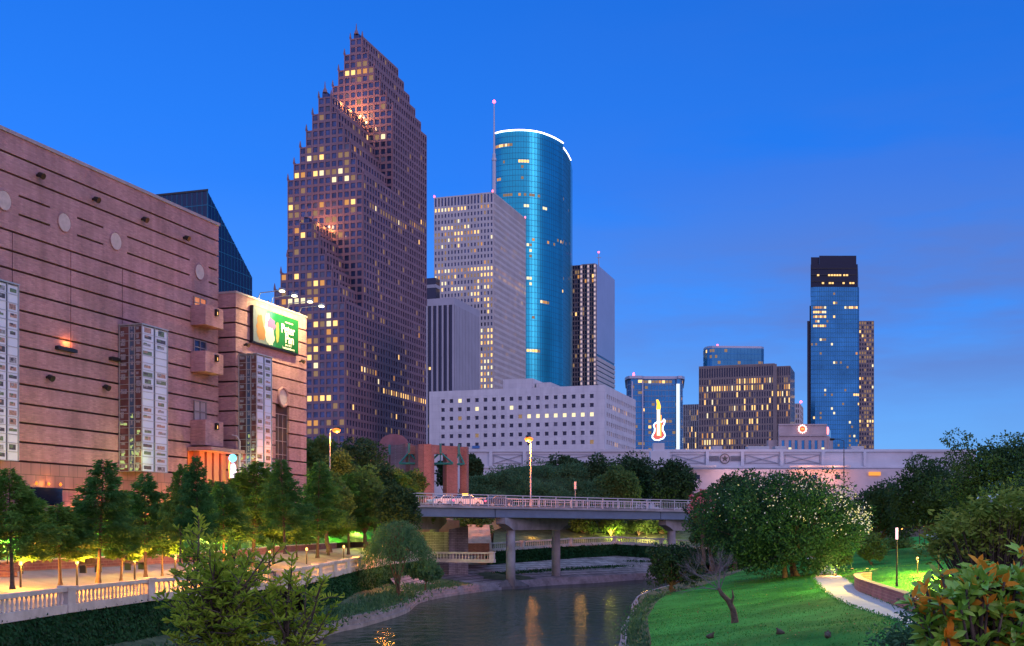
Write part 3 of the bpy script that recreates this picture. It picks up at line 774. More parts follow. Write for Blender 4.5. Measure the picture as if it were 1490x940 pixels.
mb = MB(); a = zz(984.5, Z-1.0); mb.box(a+UP*8, zz(989, Z-1)-a, (0, .8, 0), UP*(zt-10)); mb.build('glowing_edge', glow('blue_white_fin_glow', (.72, .86, 1), 1.1), T)  # a white fin, no lamp; its brightness is put in as a glow
mb = MB()
for px in (934.2, 919): a = zz(px, Z-.6); mb.box(a+UP*8, (.5, 0, 0), (0, .5, 0), UP*(zt-9))
mb.build('corner_fin', M['plainpanel'], T)
beacon(zz(922, Z+3), zt+1, T, .4); finish(T, None, None, panes, M['blueglass'])

# --- narrow striped block
P, wf, wr, zt = box_tower(1019, 650, 588, 992, 1024)
T = root_at('striped_block', 'grey office block with white vertical stripes behind the blue glass tower', 'building', P)
body(T, P, wf, wr, 8, zt, M['darkglass']); wall, panes = MB(), []
grid_face(wall, panes, P+LL*wf, RR, FN, wf, 8, zt, 10, 22, .5, .25, .45, lits([(992,613,1020,613,2,.8,.1), (992,630,1020,630,2,.8,.1), (992,645,1020,645,2,.6,.1)], (.06, .08)))
finish(T, wall, M['travertine'], panes, M['darkglass'], hidden=lambda x, y: y > 655)

# --- broad brown gridded block with wing
P, wf, wr, zt = box_tower(1126, 600, 531, 1017, 1127.5)
T = root_at('brown_office_block', 'broad brown concrete office block covered in small amber lit windows', 'building', P)
wall, panes = MB(), []
rows = [(1017,552,1126,550,4,.75,.2), (1020,565,1110,563,5,.7,.2), (1024,581,1072,579,4,.85,.1), (1020,645,1070,643,4,.6,.3), (1017,600,1126,640,45,.16,.13)]
body(T, P, wf, 30, 8, zt, M['darkglass']); lf = lits(rows, (.1, .1))
grid_face(wall, panes, P+LL*wf, RR, FN, wf, 8, zt-6, 30, 22, .65, .9, .45, lf); grid_face(wall, panes, P+LL*wf, RR, FN, wf, zt-6, zt, 30, 1, .5, 1.2, .45)
P2 = P + D1*2; w2 = -ext(P2, LL, 1150)
grid_face(wall, panes, P2+RR*.3, RR, FN, w2-.3, 8, zt-6, 7, 22, .6, .9, .3, lits([(1126,560,1150,575,20,.35,.2)], (.12, .1))); grid_face(wall, panes, P2+RR*.3, RR, FN, w2-.3, zt-6, zt-.5, 7, 1, .5, 1.2, .3)
wall.box(P+RR*-.4+FN*.0+UP*8, RR*1.9, FN*.9, UP*(zt-8+.4))
b2 = MB(); b2.prism([P2, P2+RR*w2, P2+RR*w2+D1*28, P2+D1*28], 8, zt-.6); b2.build('body', M['darkglass'], T)
ph = MB(); a = zz(1112, 615); ph.prism([a, a+D1*14, a+D1*14+LL*22, a+LL*22], zt, zt+2.4); ph.prism([P+RR*.4+FN*.5, P+RR*.4+D1*30, P+D1*30+LL*wf, P+LL*wf+FN*.5], zt-.01, zt+.8); ph.build('penthouse', M['brownconc'], T)
finish(T, wall, M['brownconc'], panes, M['darkglass'], hidden=lambda x, y: y > 655)

# --- rounded blue glass building behind it
Z = 720
T = thing('rounded_glass_building', 'blue glass building with rounded corner rising behind the brown block', 'building', (zz(1060, Z).x, Z, 8))
pl = [zz(1023.5, Z+14), zz(1025, Z+7), zz(1029, Z+2.5), zz(1036, Z), zz(1044, Z-.3), zz(1078, Z+1), zz(1108, Z+2.2), zz(1111.5, Z+5)]
zt = zat(506, Z)
gl, mu, panes = curtain(T, pl, 8, zt, M['blueglass'], 30, 2.2, litf=lits([(1024,512,1046,510,3,.3,.4)], (.01, .05)), mull=.15, floors_h=.5)
full = pl + [zz(1111, Z+35), zz(1023.5, Z+35)]
for i in range(len(pl)-1, len(full)): a, c = full[i], full[(i+1) % len(full)]; gl.quad(a+UP*8, c+UP*8, c+UP*zt, a+UP*zt)
gl.build('glass_wall', mat('pale_blue_glass', (.05, .22, .38), .1, .6, vary=.2, scale=.05, spec=.25), T); mu.build('mullion_grid', M['blueglass'], T)
mb = MB(); mb.prism(full, zt, zt+1.2); mb.build('roof', M['plainpanel'], T)
beacon(zz(1044, Z+4), zt+1.2, T, .5); finish(T, None, None, panes, M['blueglass'])

# --- small pale block
P, wf, wr, zt = box_tower(1163, 760, 587, 1140, 1168)
T = root_at('pale_gridded_block', 'small pale gridded block just left of the tall blue tower', 'building', P)
body(T, P, wf, wr, 8, zt, M['darkglass']); wall, panes = MB(), []
grid_face(wall, panes, P+LL*wf, RR, FN, wf, 8, zt, 8, 24, .6, 1.1, .4, lits([], (.04, .1))); grid_face(wall, panes, P, D1, RR, wr, 8, zt, 6, 24, 1.2, 1.2, .4)
finish(T, wall, M['travertine'], panes, M['darkglass'], hidden=lambda x, y: y > 615 or x < 1150)
beacon(P+LL*-1, zt+.2, T, .8)

# --- tall blue tower at the right
Z = 900; zt = zat(372, Z)
T = thing('blue_glass_tower', 'tall blue glass tower with a dark crown and brown gridded wing on its right', 'skyscraper', (zz(1185, Z).x, Z, 8))
pl = [zz(1180, Z), zz(1186, Z-1.2), zz(1248, Z-1.2), zz(1250, Z)]
rows = []
for y_, pl_, pr_ in ((447, .7, .6), (453, .75, .9), (459.5, .95, .95), (466, .6, .8), (472.5, .9, .95), (479, .5, .2), (485.5, .8, .6), (491, .7, .7), (498, .9, .9)):
    rows += [(1182, y_, 1202, y_, 2, pl_, .15), (1227, y_-1, 1249, y_-1, 2, pr_, .1)]
rows += [(1200, 440, 1240, 438, 2, .4, .2), (1232, 578, 1250, 576, 2.4, .8, .1), (1232, 592, 1250, 590, 2.4, .7, .2), (1200, 498, 1228, 497, 2, .4, .2), (1190, 520, 1250, 640, 70, .02, .05, 3)]
gl, mu, panes = curtain(T, pl, 8, zat(418, Z), M['blueglass'], 52, 1.7, litf=lits(rows, (.006, .02)), mull=.16, floors_h=.35)
full = pl + [zz(1250, Z+40), zz(1180, Z+40)]
zc = zat(418, Z)
for i in range(len(pl)-1, len(full)): a, c = full[i], full[(i+1) % len(full)]; gl.quad(a+UP*8, c+UP*8, c+UP*zc, a+UP*zc)
gl.build('glass_wall', M['blueglass'], T); mu.build('mullion_grid', M['mullion'], T)
cr_, sp = MB(), MB()
cp = [zz(1179.5, Z-.5), zz(1248, Z-1.7), zz(1249, Z+38), zz(1179.5, Z+38)]
cr_.prism(cp, zc, zt-7); cr_.prism([zz(1192, Z), zz(1246, Z), zz(1246, Z+36), zz(1192, Z+36)], zt-7.01, zt)
cr_.prism([zz(1180, Z+1), zz(1191.9, Z+1), zz(1191.9, Z+30), zz(1180, Z+30)], zt-6.99, lambda p: zt-1 )
cr_.build('crown_storeys', mat('dark_crown_glass', (.010, .016, .045), .3, .0, spec=.25), T)
for z in (zc+4, zc+9, zc+14): sp.box(zz(1179.5, Z-1.9)+UP*z, zz(1248, Z-1.9)-zz(1179.5, Z-1.9), (0, .1, 0), UP*.5)
sp.build('crown_band', M['black'], T)
for px, py in [(x, 402.5) for x in (1189, 1205, 1209, 1213, 1217, 1221, 1227, 1231)] + [(x, 414) for x in (1196, 1206, 1210, 1226, 1236, 1240)]:
    o = zz(px, Z-2.2)+UP*zat(py, Z); panes.append(([o, o+Vector((1.6, 0, 0)), o+Vector((1.6, 0, 1.3)), o+UP*1.3], 1))
sw = MB(); sw.prism([zz(1174.5, Z+3), zz(1179.8, Z+3), zz(1179.8, Z+30), zz(1174.5, Z+30)], 8, zat(466, Z)); sw.prism([zz(1178, Z+2.5), zz(1179.8, Z+2.5), zz(1179.8, Z+8), zz(1178, Z+8)], 8, zat(444, Z)); sw.build('dark_wing', mat('dark_wing_stone', (.05, .04, .06), .5), T)
P = zz(1249, Z+3); ww_ = zz(1271, Z+3)-P; zw = zat(466, Z); wall2, pan2 = MB(), []
grid_face(wall2, pan2, P + Vector((.3, 0, 0)), Vector((1, 0, 0)), Vector((0, -1, 0)), ww_.x, 8, zw, 6, 48, .75, 1.3, .4, lits([(1249,613,1273,613,3,.85,.1)], (.1, .35)))
b3 = MB(); b3.prism([P+Vector((.3, 0, 0)), P+ww_+Vector((.3, 0, 0)), P+ww_+Vector((.3, 30, 0)), P+Vector((.3, 30, 0))], 8, zw-.05); b3.build('brown_wing', M['darkglass'], T)
wall2.build('wall', M['brownconc'], T); finish(T, None, None, panes + pan2, M['darkglass'], hidden=lambda x, y: y > 650)

# --- stone building with the round red sign
Z = 300; P = zz(1203, Z); zt = zat(617, Z)
T = thing('stone_building', 'stone building with tall narrow windows and a round red neon sign', 'building', (P.x, Z, 8))
w = P - zz(1133, Z); wall = MB(); x0 = zz(1133, Z)
X = Vector((1, 0, 0)); Yb = Vector((0, 1, 0)); NY = Vector((0, -1, 0))
zs = zat(653, Z); wxs = [(zz(px, Z)-x0).x for px in (1139.5, 1149.5, 1158.5, 1168.5, 1178.5, 1187.5, 1197.5)]
b_ = MB(); b_.prism([x0+Yb*.5, P+Yb*.5, P+D1*20, x0+D1*20], 8, zt-.2); b_.build('body', M['darkglass'], T)
zc = zat(648, Z); wh = 2.6
punched(wall, x0+Yb*.45, X, NY, w.x, 8, zt, wxs, [zc], .75, wh, .45)
wall.box(x0+NY*.01+UP*zat(634.5, Z), X*w.x, NY*.35, UP*.5); wall.box(x0+NY*.01+UP*zat(619, Z), X*w.x, NY*.25, UP*.35)
wall.prism([P+Yb*.46, P+X*.7+Yb*.46, P+X*.7+D1*18, P+D1*18], 8, zat(634, Z))
wall.prism([x0-X*.02+Yb*.47, x0+Yb*.47, x0+D1*18, x0-X*.02+D1*18], 8, zt)
wall.prism([x0-X*2.4+Yb*1.2, x0-X*.03+Yb*1.2, x0-X*.03+Yb*3, x0-X*2.4+Yb*3], 8, zat(640, Z))
wall.build('wall', mat('mauve_stone', (.42, .33, .34), .85, vary=.15, scale=.4), T)
for i, xw in enumerate(wxs):
    mb = MB(); o = x0+X*(xw-.37)+Yb*.2+UP*(zc-wh/2); mb.quad(o, o+X*.74, o+X*.74+UP*wh, o+UP*wh); wn = mb.build('window', M['blueglass'], T)
    if i in (1, 6): mb = MB(); o = o+NY*.12; mb.quad(o, o+X*.74, o+X*.74+UP*.75, o+UP*.75); mb.build('lit_pane', M['litw'], wn)
sc_ = zz(1167.5, Z-.5)+UP*zat(624.5, Z)
sg = MB(); sg.disc(sc_+Yb*.1, NY, .82, .15); sg.build('sign_disc', glow('red_neon_disc', (1, .09, .03), 1.6), T)
ring = MB(); ring.path([sc_ + NY*.1 + Vector((math.cos(a)*.92, 0, math.sin(a)*.92)) for a in [i*math.pi/12 for i in range(25)]], [.13]*25, 6)
for i in range(12):
    a = i*math.pi/6; ring.tube(sc_+NY*.1+Vector((math.cos(a)*.95, 0, math.sin(a)*.95)), sc_+NY*.1+Vector((math.cos(a)*1.25, 0, math.sin(a)*1.25)), .09, .05, 5)
ring.build('sign_ring', glow('pale_pink_neon', (1, .66, .62), 2.5), T)
br_ = MB(); br_.box(sc_+NY*.2+X*-.45+UP*-.12, X*.9, NY*.05, UP*.24); br_.build('sign_bar', glow('amber_neon', (1, .4, .08), 2), T)
mb = MB(); mb.disc(zz(1203.3, Z+4)+UP*zat(625, Z)+X*.05, X, 1.0, .2); mb.build('side_sign', glow('red_side_sign', (1, .2, .22), 3), T)

# --- long low pale building with cross panels
Z = 262; x0, x1 = zz(672, Z), zz(1420, Z); zt = zat(655.5, Z); zl = zat(681, Z)
T = thing('long_low_building', 'long low cream building with cross braced panels and a star medallion', 'building', ((x0+x1).x/2, Z, 8))
mb = MB(); L_ = (x1-x0).x
mb.prism([x0, x1, x1+Yb*25, x0+Yb*25], 8, zt-.3); mb.box(x0+NY*.35+UP*(zt-.3)-X*.2, X*(L_+.4), Yb*26, UP*.55); mb.box(x0+NY*.3+UP*zl, X*L_, Yb*.3, UP*.45)
for px in (714, 763, 870, 972, 1029, 1080, 1137, 1197, 1258, 1330): a = zz(px, Z); mb.box(a+NY*.4+UP*(zl+.45)-X*.35, X*.7, Yb*.4, UP*(zt-.3-zl-.45))
mb.build('wall', M['cream'], T)
for a_, b2_ in ((718, 760), (768, 866), (978, 1026), (1084, 1133), (1142, 1193)):
    xa, xb = zz(a_, Z-.05), zz(b2_, Z-.05); ht = zt-1.0; hb = zl+1.0; w = (xb-xa).x
    pb = MB(); pb.box(xa+UP*hb, X*w, NY*.08, UP*.12); pb.box(xa+UP*ht, X*w, NY*.08, UP*.12); pb.box(xa+UP*(hb+.12), X*.12, NY*.08, UP*(ht-hb-.12)); pb.box(xb-X*.12+UP*(hb+.12), X*.12, NY*.08, UP*(ht-hb-.12))
    pb.tube(xa+NY*.13+UP*hb, xb+NY*.13+UP*ht, .09, .09, 6); pb.tube(xa+NY*.26+UP*ht, xb+NY*.26+UP*hb, .09, .09, 6); pb.build('cross_panel', mat('slate_strips', (.27, .27, .34), .7) if 'slate' not in M else M['slate'], T)
mc = zz(1054.5, Z-.1)+UP*zat(667.5, Z)
me_ = MB(); me_.disc(mc, NY, 1.15, .18); medal = me_.build('medallion', M['disc'], T)
sp = MB(); pts = []
for i in range(10): a = math.pi/2+i*math.pi/5; r = .85 if i % 2 == 0 else .36; pts.append(mc+NY*.2+Vector((math.cos(a)*r, 0, math.sin(a)*r)))
sp.poly(pts); rim = [mc+NY*.2+Vector((math.cos(a)*1.05, 0, math.sin(a)*1.05)) for a in [i*math.pi/16 for i in range(33)]]; sp.path(rim, [.07]*33, 6); sp.build('star', mat('bronze', (.10, .09, .08), .5, .4), medal)
gb = MB()
for sgn in (-1, 1):
    for k in range(6): gb.box(mc+X*(sgn*1.3 if sgn > 0 else -4.0)+NY*.02+UP*(-.5+k*.2), X*2.7, NY*.06, UP*.1)
gb.build('grille', mat('grille_grey', (.12, .12, .16), .6), T)
# low front building with canopies
Z2 = 255; a0, a1 = zz(985, Z2), zz(1330, Z2); zf = zat(683, Z2)
fr = MB(); fr.prism([a0, a1, a1+Yb*6, a0+Yb*6], 8, zf); fr.build('front_wing', M['pinkwall'], T)
for p_, q_ in ((980, 1042), (1150, 1238)):
    cn = MB(); cn.box(zz(p_, Z2-2)+UP*zat(680, Z2), zz(q_, Z2-2)-zz(p_, Z2-2), Yb*2.5, UP*.35); cn.build('canopy', M['cream'], T)
for px in (1003, 1011, 1093, 1120, 1181, 1215):
    wd_ = MB(); o = zz(px, Z2-.06)+UP*zat(697, Z2); wd_.box(o, X*1.1, NY*.06, UP*.9); wd_.build('window', M['darkglass'], T)
lamp('canopy_lamp', zz(1175, Z2-3)+UP*zat(690, Z2), 650, (1, .36, .18), T, .4); lamp('canopy_lamp', zz(1215, Z2-3)+UP*zat(690, Z2), 650, (1, .36, .18), T, .4)
lamp('canopy_lamp', zz(1060, Z2-4)+UP*zat(695, Z2), 500, (1, .5, .4), T, .4); lamp('canopy_lamp', zz(1110, Z2-4)+UP*zat(695, Z2), 500, (1, .45, .35), T, .4)
og = MB(); o = zz(1264, Z2-.3)+UP*zat(692, Z2); og.box(o, X*2.6, NY*.1, UP*.8); og.build('glow_sign', glow('orange_sign', (1, .35, .04), 1.0), T)  # glowing orange sign on the front wing
rp = MB()
for px, w_ in ((1037, 2.2), (1088, 5), (1128, 2.5), (1238, 3)): rp.box(zz(px, Z+6)+UP*(zt+.3), X*w_, Yb*3, UP*1.1); rp.box(zz(px, Z+6)+X*.2+NY*.1+UP*(zt+.5), X*(w_-.4), NY*.05, UP*.5)
rp.build('roof_unit', M['steel'], T)

# --- neon guitar on its pedestal
Z = 250; c = zz(958, Z)
T = thing('guitar_sign', 'tall neon guitar sign with yellow neck and blue white outline on a pedestal', 'sign', (c.x, Z, 8))
mb = MB(); mb.cbox(c+UP*(8+(zat(657, Z)-8)/2), 3.6, 2.6, zat(657, Z)-8); mb.cbox(c+UP*(zat(651, Z)), 2.4, 1.8, zat(645, Z)-zat(657, Z)); mb.build('pedestal', M['cream'], T)
zb = zat(642, Z)
S_ = .1479*1.0
outl = [(-9,0),(-6,-3),(0,-3.6),(7,-1),(9.5,3),(8.5,7),(6,11),(6.2,16),(8.2,20),(9.5,25),(8,27),(6,24),(4,23),(0,23.5),(-5,21),(-7.2,18),(-5.5,13),(-6,8),(-9,3)]
ox = [Vector((c.x+x*S_, Z, zb+.3+(y+3)*S_)) for x, y in outl]
gbm = MB(); gbm.prism([(0, 0)], 0, 0) if False else None
n0 = len(gbm.v); k_ = len(ox)
gbm.poly([p+NY*.15 for p in ox]); gbm.poly([p+Yb*.15 for p in reversed(ox)])
for i in range(k_): j = (i+1) % k_; gbm.quad(ox[i]+NY*.15, ox[j]+NY*.15, ox[j]+Yb*.15, ox[i]+Yb*.15)
gbm.build('guitar_body', glow('red_neon_body', (.95, .14, .12), .75), T)
ob = MB(); ob.path([p+NY*.3 for p in ox+[ox[0], ox[1]]], [.13]*(k_+2), 6); ob.build('neon_outline', glow('blue_white_neon', (.55, .75, 1), 3.5), T)
nk = MB(); nk.box(Vector((c.x-.32, Z-.45, zb+1.2)), X*.62, Yb*.3, UP*5.6); nk.build('neck', glow('white_yellow_neon', (1, .78, .38), 2.6), T)
st = MB(); st.box(Vector((c.x+.32, Z-.4, zb+1.0)), X*.3, Yb*.25, UP*4.6); st.build('string_light', glow('orange_neon', (1, .3, .04), 1.8), T)
hd = MB(); hd.poly([Vector((c.x+x, Z-.5, zb+z)) for x, z in ((-.45, 6.8), (.35, 6.8), (.45, 7.4), (.2, 8.3), (-.1, 8.9), (-.5, 8.9), (-.35, 8.0))]); hp = hd.v
for i in range(7): j = (i+1) % 7; hd.quad(hp[i], hp[j], Vector(hp[j])+Yb*.3, Vector(hp[i])+Yb*.3)
hd.build('guitar_head', glow('yellow_neon', (1, .55, .03), 2.2), T)
# ------------------------------------------------------------------ theatre, long block
A0 = zz(0, 88); A0.z = 0
sA = lambda px: ext(A0, D1, px)
AW = sA(318); A1 = A0 + D1*AW
ZT = 38.05; ZG = 13.0; ZB = 8.4
T = thing('theatre', 'long pink brick theatre wall with dark joints, round plaques and three balconies', 'theatre', (A0.x, A0.y, ZB))
core = MB(); S0 = -16
core.prism([A0+D1*S0+LL*.3, A0+D1*AW+LL*.3-D1*.3, A1+LL*45-D1*.3, A0+D1*S0+LL*45], ZB-2, ZT-.3); core.build('core', M['joint'], T)
wall = MB()
def slab(s0, s1, z0, z1, d=.0, th=.3, mb=None): (mb or wall).box(A0 + D1*s0 + LL*th + UP*z0, D1*(s1-s0), RR*(th+d), UP*(z1-z0))
g = .085
Zs = [38.05, 36.5, 35.0, 30.6, 29.1, 27.7, 26.15, 24.7, 23.2, 21.9, 20.4, 19.0, 17.5, 16.0, 14.5, 13.0]
circ = [sA(5), sA(93), sA(168), sA(290)]; zc = 32.75
vj = [sA(18), sA(103), sA(178)]
sB0, sB1 = sA(279), AW
for i in range(len(Zs)-1):
    hi, lo = Zs[i], Zs[i+1]
    top = hi-g if i else hi
    if lo == 30.6 and hi == 35.0:
        cuts = [S0] + sorted([c-1.35 for c in circ]+[c+1.35 for c in circ]) + [AW]
        for j in range(len(cuts)-1):
            a, b_ = cuts[j], cuts[j+1]; mid_ = (a+b_)/2
            if any(abs(mid_-c) < 1.3 for c in circ): slab(a, b_, lo+g, hi-g)
            else:
                for q, p_ in ((33.55, hi), (32.1, 33.55), (lo, 32.1)): slab(a+(.25 if j else 0), b_-.25, q+(g if q != 33.55 and q != 32.1 else g), p_-g, -.004)
                for xx in (a, b_-.26): slab(xx, xx+.26, lo+g, hi-g, .0)
    elif hi <= 30.6 and lo >= 21.8:
        cuts = [S0] + vj + [AW]
        for j in range(len(cuts)-1): slab(cuts[j]+(.05 if j else 0), cuts[j+1]-.05, lo+g, top)
    else: slab(S0, AW, lo+g, top)
wall.box(A1 + LL*.3 + UP*ZB, D1*-.3, LL*44, UP*(ZT-ZB))
wall.build('wall', M['brick'], T)
gb = MB()
for i, (a, b_) in enumerate(((ZB, 10.9), (11.0, 12.92))): gb.box(A0+D1*S0+LL*.3+UP*a, D1*(AW-S0), RR*(.36+.05*(1-i)), UP*(b_-a))
gb.build('granite_base', M['granite_red'], T)
cp = MB(); cp.box(A0+D1*S0+LL*.5+UP*(ZT), D1*(AW-S0+.1), RR*.62, UP*.28); cp.build('coping', M['coping'], T)
for c in circ:
    mb = MB(); p = A0+D1*c+UP*zc; mb.disc(p+RR*.02, RR, .72, .06); d_ = mb.build('round_plaque', M['disc'], T)
    mb = MB(); ringp = [p+RR*.06+D1*(math.cos(a)*.76)+UP*(math.sin(a)*.76) for a in [i*math.pi/14 for i in range(29)]]; mb.path(ringp, [.05]*29, 6); mb.build('plaque_rim', M['brick'], d_)
for px, py in ((54,255),(135,290),(206,319),(267,346),(68,549),(150,563)):
    s, z = hit(px, py, A0, D1); p = A0+D1*s+UP*z
    mb = MB(); mb.tube(p, p+RR*.25, .12, .12, 10); mb.tube(p+RR*.2+UP*.05, p+RR*.62-UP*.16, .2, .26, 12); mb.build('wall_spotlight', M['black'], T)
for px0, px1, py in ((80, 108, 508), (158, 171, 524)):
    s0, z = hit(px0, py-4, A0, D1); s1, _ = hit(px1, py+3, A0, D1)
    mb = MB(); mb.box(A0+D1*s0+UP*(z-.22), D1*(s1-s0), RR*.35, UP*.26); mb.box(A0+D1*(s0+.2)+UP*(z+.04), D1*(s1-s0-.4), RR*.28, UP*.05); w_ = mb.build('bar_light', M['black'], T)
    if px0 == 80: lamp('bar_lamp', A0+D1*((s0+s1)/2)+RR*.22+UP*(z+.45), 42, (1, .30, .05), w_, .12); lamp('bar_lamp', A0+D1*((s0+s1)/2+.5)+RR*.22+UP*(z+.5), 30, (1, .30, .05), w_, .12)
for px in (118, 152, 222, 248):
    p = A0+D1*sA(px)+RR*1.3+UP*8.9; mb = MB(); mb.box(p-D1*.25, D1*.5, RR*.3, UP*.2); ww_ = mb.build('wall_washer', M['black'], T); lamp('washer_lamp', p+UP*.45+LL*.1, 240, (1, .26, .06), ww_, .2)
# niche with three orange lamps
s0, z = hit(44, 703, A0, D1); s1, _ = hit(88, 706, A0, D1)
mb = MB(); mb.box(A0+D1*s0+RR*.12+UP*(z-1.7), D1*(s1-s0), RR*.06, UP*1.4); nb_ = mb.build('lobby_window', M['darkglass'], T)
for k in range(3):
    mb = MB(); p = A0+D1*(s0+.35+k*(s1-s0-.7)/2)+RR*.3+UP*z; mb.lathe(p, [(.05, -.14), (.13, 0), (.05, .14)], 8); mb.build('lamp', M['sodium'], nb_); 
lamp('niche_lamp', A0+D1*((s0+s1)/2)+RR*.6+UP*z, 60, (1, .4, .08), T, .2)

# window openings and balconies at the far end
frame_m = mat('window_frame_grey', (.22, .18, .22), .5); orange_glass = glow('orange_lit_glass', (1, .30, .13), .55)
def fwin(P0, s0, s1, z0, z1, glassm, nv, nh, root, n=RR, d=.05):
    mb = MB(); o = P0+n*d
    mb.quad(o+D1*s0+UP*z0, o+D1*s1+UP*z0, o+D1*s1+UP*z1, o+D1*s0+UP*z1); w = mb.build('window', glassm, root)
    fb = MB(); t_ = .09
    for k in range(nv+1): s = s0+(s1-s0-t_)*k/nv; fb.box(o+D1*s+UP*z0, D1*t_, n*.1, UP*(z1-z0))
    for k in range(nh+1): z = z0+(z1-z0-t_)*k/nh; fb.box(o+D1*s0+UP*z, D1*(s1-s0), n*.085, UP*t_)
    fb.build('frame', frame_m, w)
for (y0, y1, yb0, yb1), gm_ in zip((((430, 445, 444, 473)), (493, 512, 511, 541), (582, 610, 611, 648)), (orange_glass, M['tglass'], mat('curtained_glass', (.35, .28, .33), .3))):
    sa, za = hit(281, y0, A0, D1); sb, _ = hit(299, y0, A0, D1); _, zb_ = hit(281, y1+3, A0, D1)
    fwin(A0, sa, sb, zb_, za, gm_, 2, 2, T)
    bt = zat(yb0, A0.y+sA(277)*D1.y); bb = zat(yb1, A0.y+sA(277)*D1.y)
    o = A0+D1*sA(277); pr = ext(o, RR, 299); ln = ext(o+RR*pr, D1, 325)
    mb = MB(); mb.box(o+RR*.01+UP*bb, D1*ln, RR*.25, UP*(bt-bb)) if False else None
    mb.box(o+RR*.02+UP*bb, D1*.22, RR*(pr-.02), UP*(bt-bb)); mb.box(o+RR*(pr-.22)+D1*.22+UP*bb, D1*(ln-.44), RR*.22, UP*(bt-bb)); mb.box(o+RR*.02+D1*(ln-.22)+UP*bb, D1*.22, RR*(pr-.02), UP*(bt-bb))
    mb.box(o+RR*.02+D1*.22+UP*(bb+.02), D1*(ln-.44), RR*(pr-.24), UP*.2)
    bal = mb.build('balcony', M['brick'], T)
    cpb = MB(); cpb.box(o+RR*.02-D1*.05+UP*(bt+.003), D1*(ln+.1), RR*(pr+.04), UP*.09) if False else None
    lp = o+RR*(pr+.02)+D1*(ln*.55)+UP*(bt-.55)
    lm = MB(); lm.box(lp-D1*.17+UP*-.32, D1*.34, RR*.28, UP*.1); lm.box(lp-D1*.17+UP*.24, D1*.34, RR*.28, UP*.1); lm.box(lp-D1*.17+UP*-.32, D1*.06, RR*.28, UP*.6); lm.box(lp+D1*.11+UP*-.32, D1*.06, RR*.28, UP*.6); L2 = lm.build('lantern', M['black'], bal)
    gl_ = MB(); gl_.box(lp-D1*.1+RR*.05+UP*-.2, D1*.2, RR*.14, UP*.3); 
    bb2 = gl_.build('lantern_glow', M['lampwarm'], bal); lamp('lantern_lamp', lp+RR*.5-UP*.05, 9, (1, .42, .1), bal, .1)
# lit entrance bay under the lowest balcony
o = A0+D1*sA(272); pr = .25; e0 = 8.4; e1 = zat(650, o.y+1); en = MB(); ln = AW-sA(272)
en.box(o+RR*.06+UP*e0, D1*ln, RR*.04, UP*(e1-e0-.5)); en_o = en.build('entrance_wall', mat('entrance_plaster', (.55, .17, .05), .85), T)
cl_ = MB(); cl_.box(o+RR*.1+UP*(e1-.45), D1*(ln+.6), RR*2.6, UP*.35); cl_.build('canopy', M['brick'], T); M['terracotta'] = mat('terracotta_render', (.46, .20, .15), .85)
for k in range(4):
    pl_ = MB(); q = o+D1*(.9+k*(ln-1.2)/3.4); pl_.box(q+RR*.11+UP*e0, D1*.85, RR*.7, UP*(e1-e0-.46)); pl_.build('pilaster', M['terracotta'] , T)
for f_ in (.12, .45, .8): lamp('canopy_lamp', o+D1*(ln*f_)+RR*1.5+UP*(e1-.8), 34, (1, .13, .01), T, .25)
lamp('entrance_lamp', o+D1*2+RR*3.0+UP*9.6, 48, (1, .14, .015), T, .3); lamp('entrance_lamp', o+D1*6+RR*3.2+UP*9.8, 48, (1, .15, .02), T, .3)

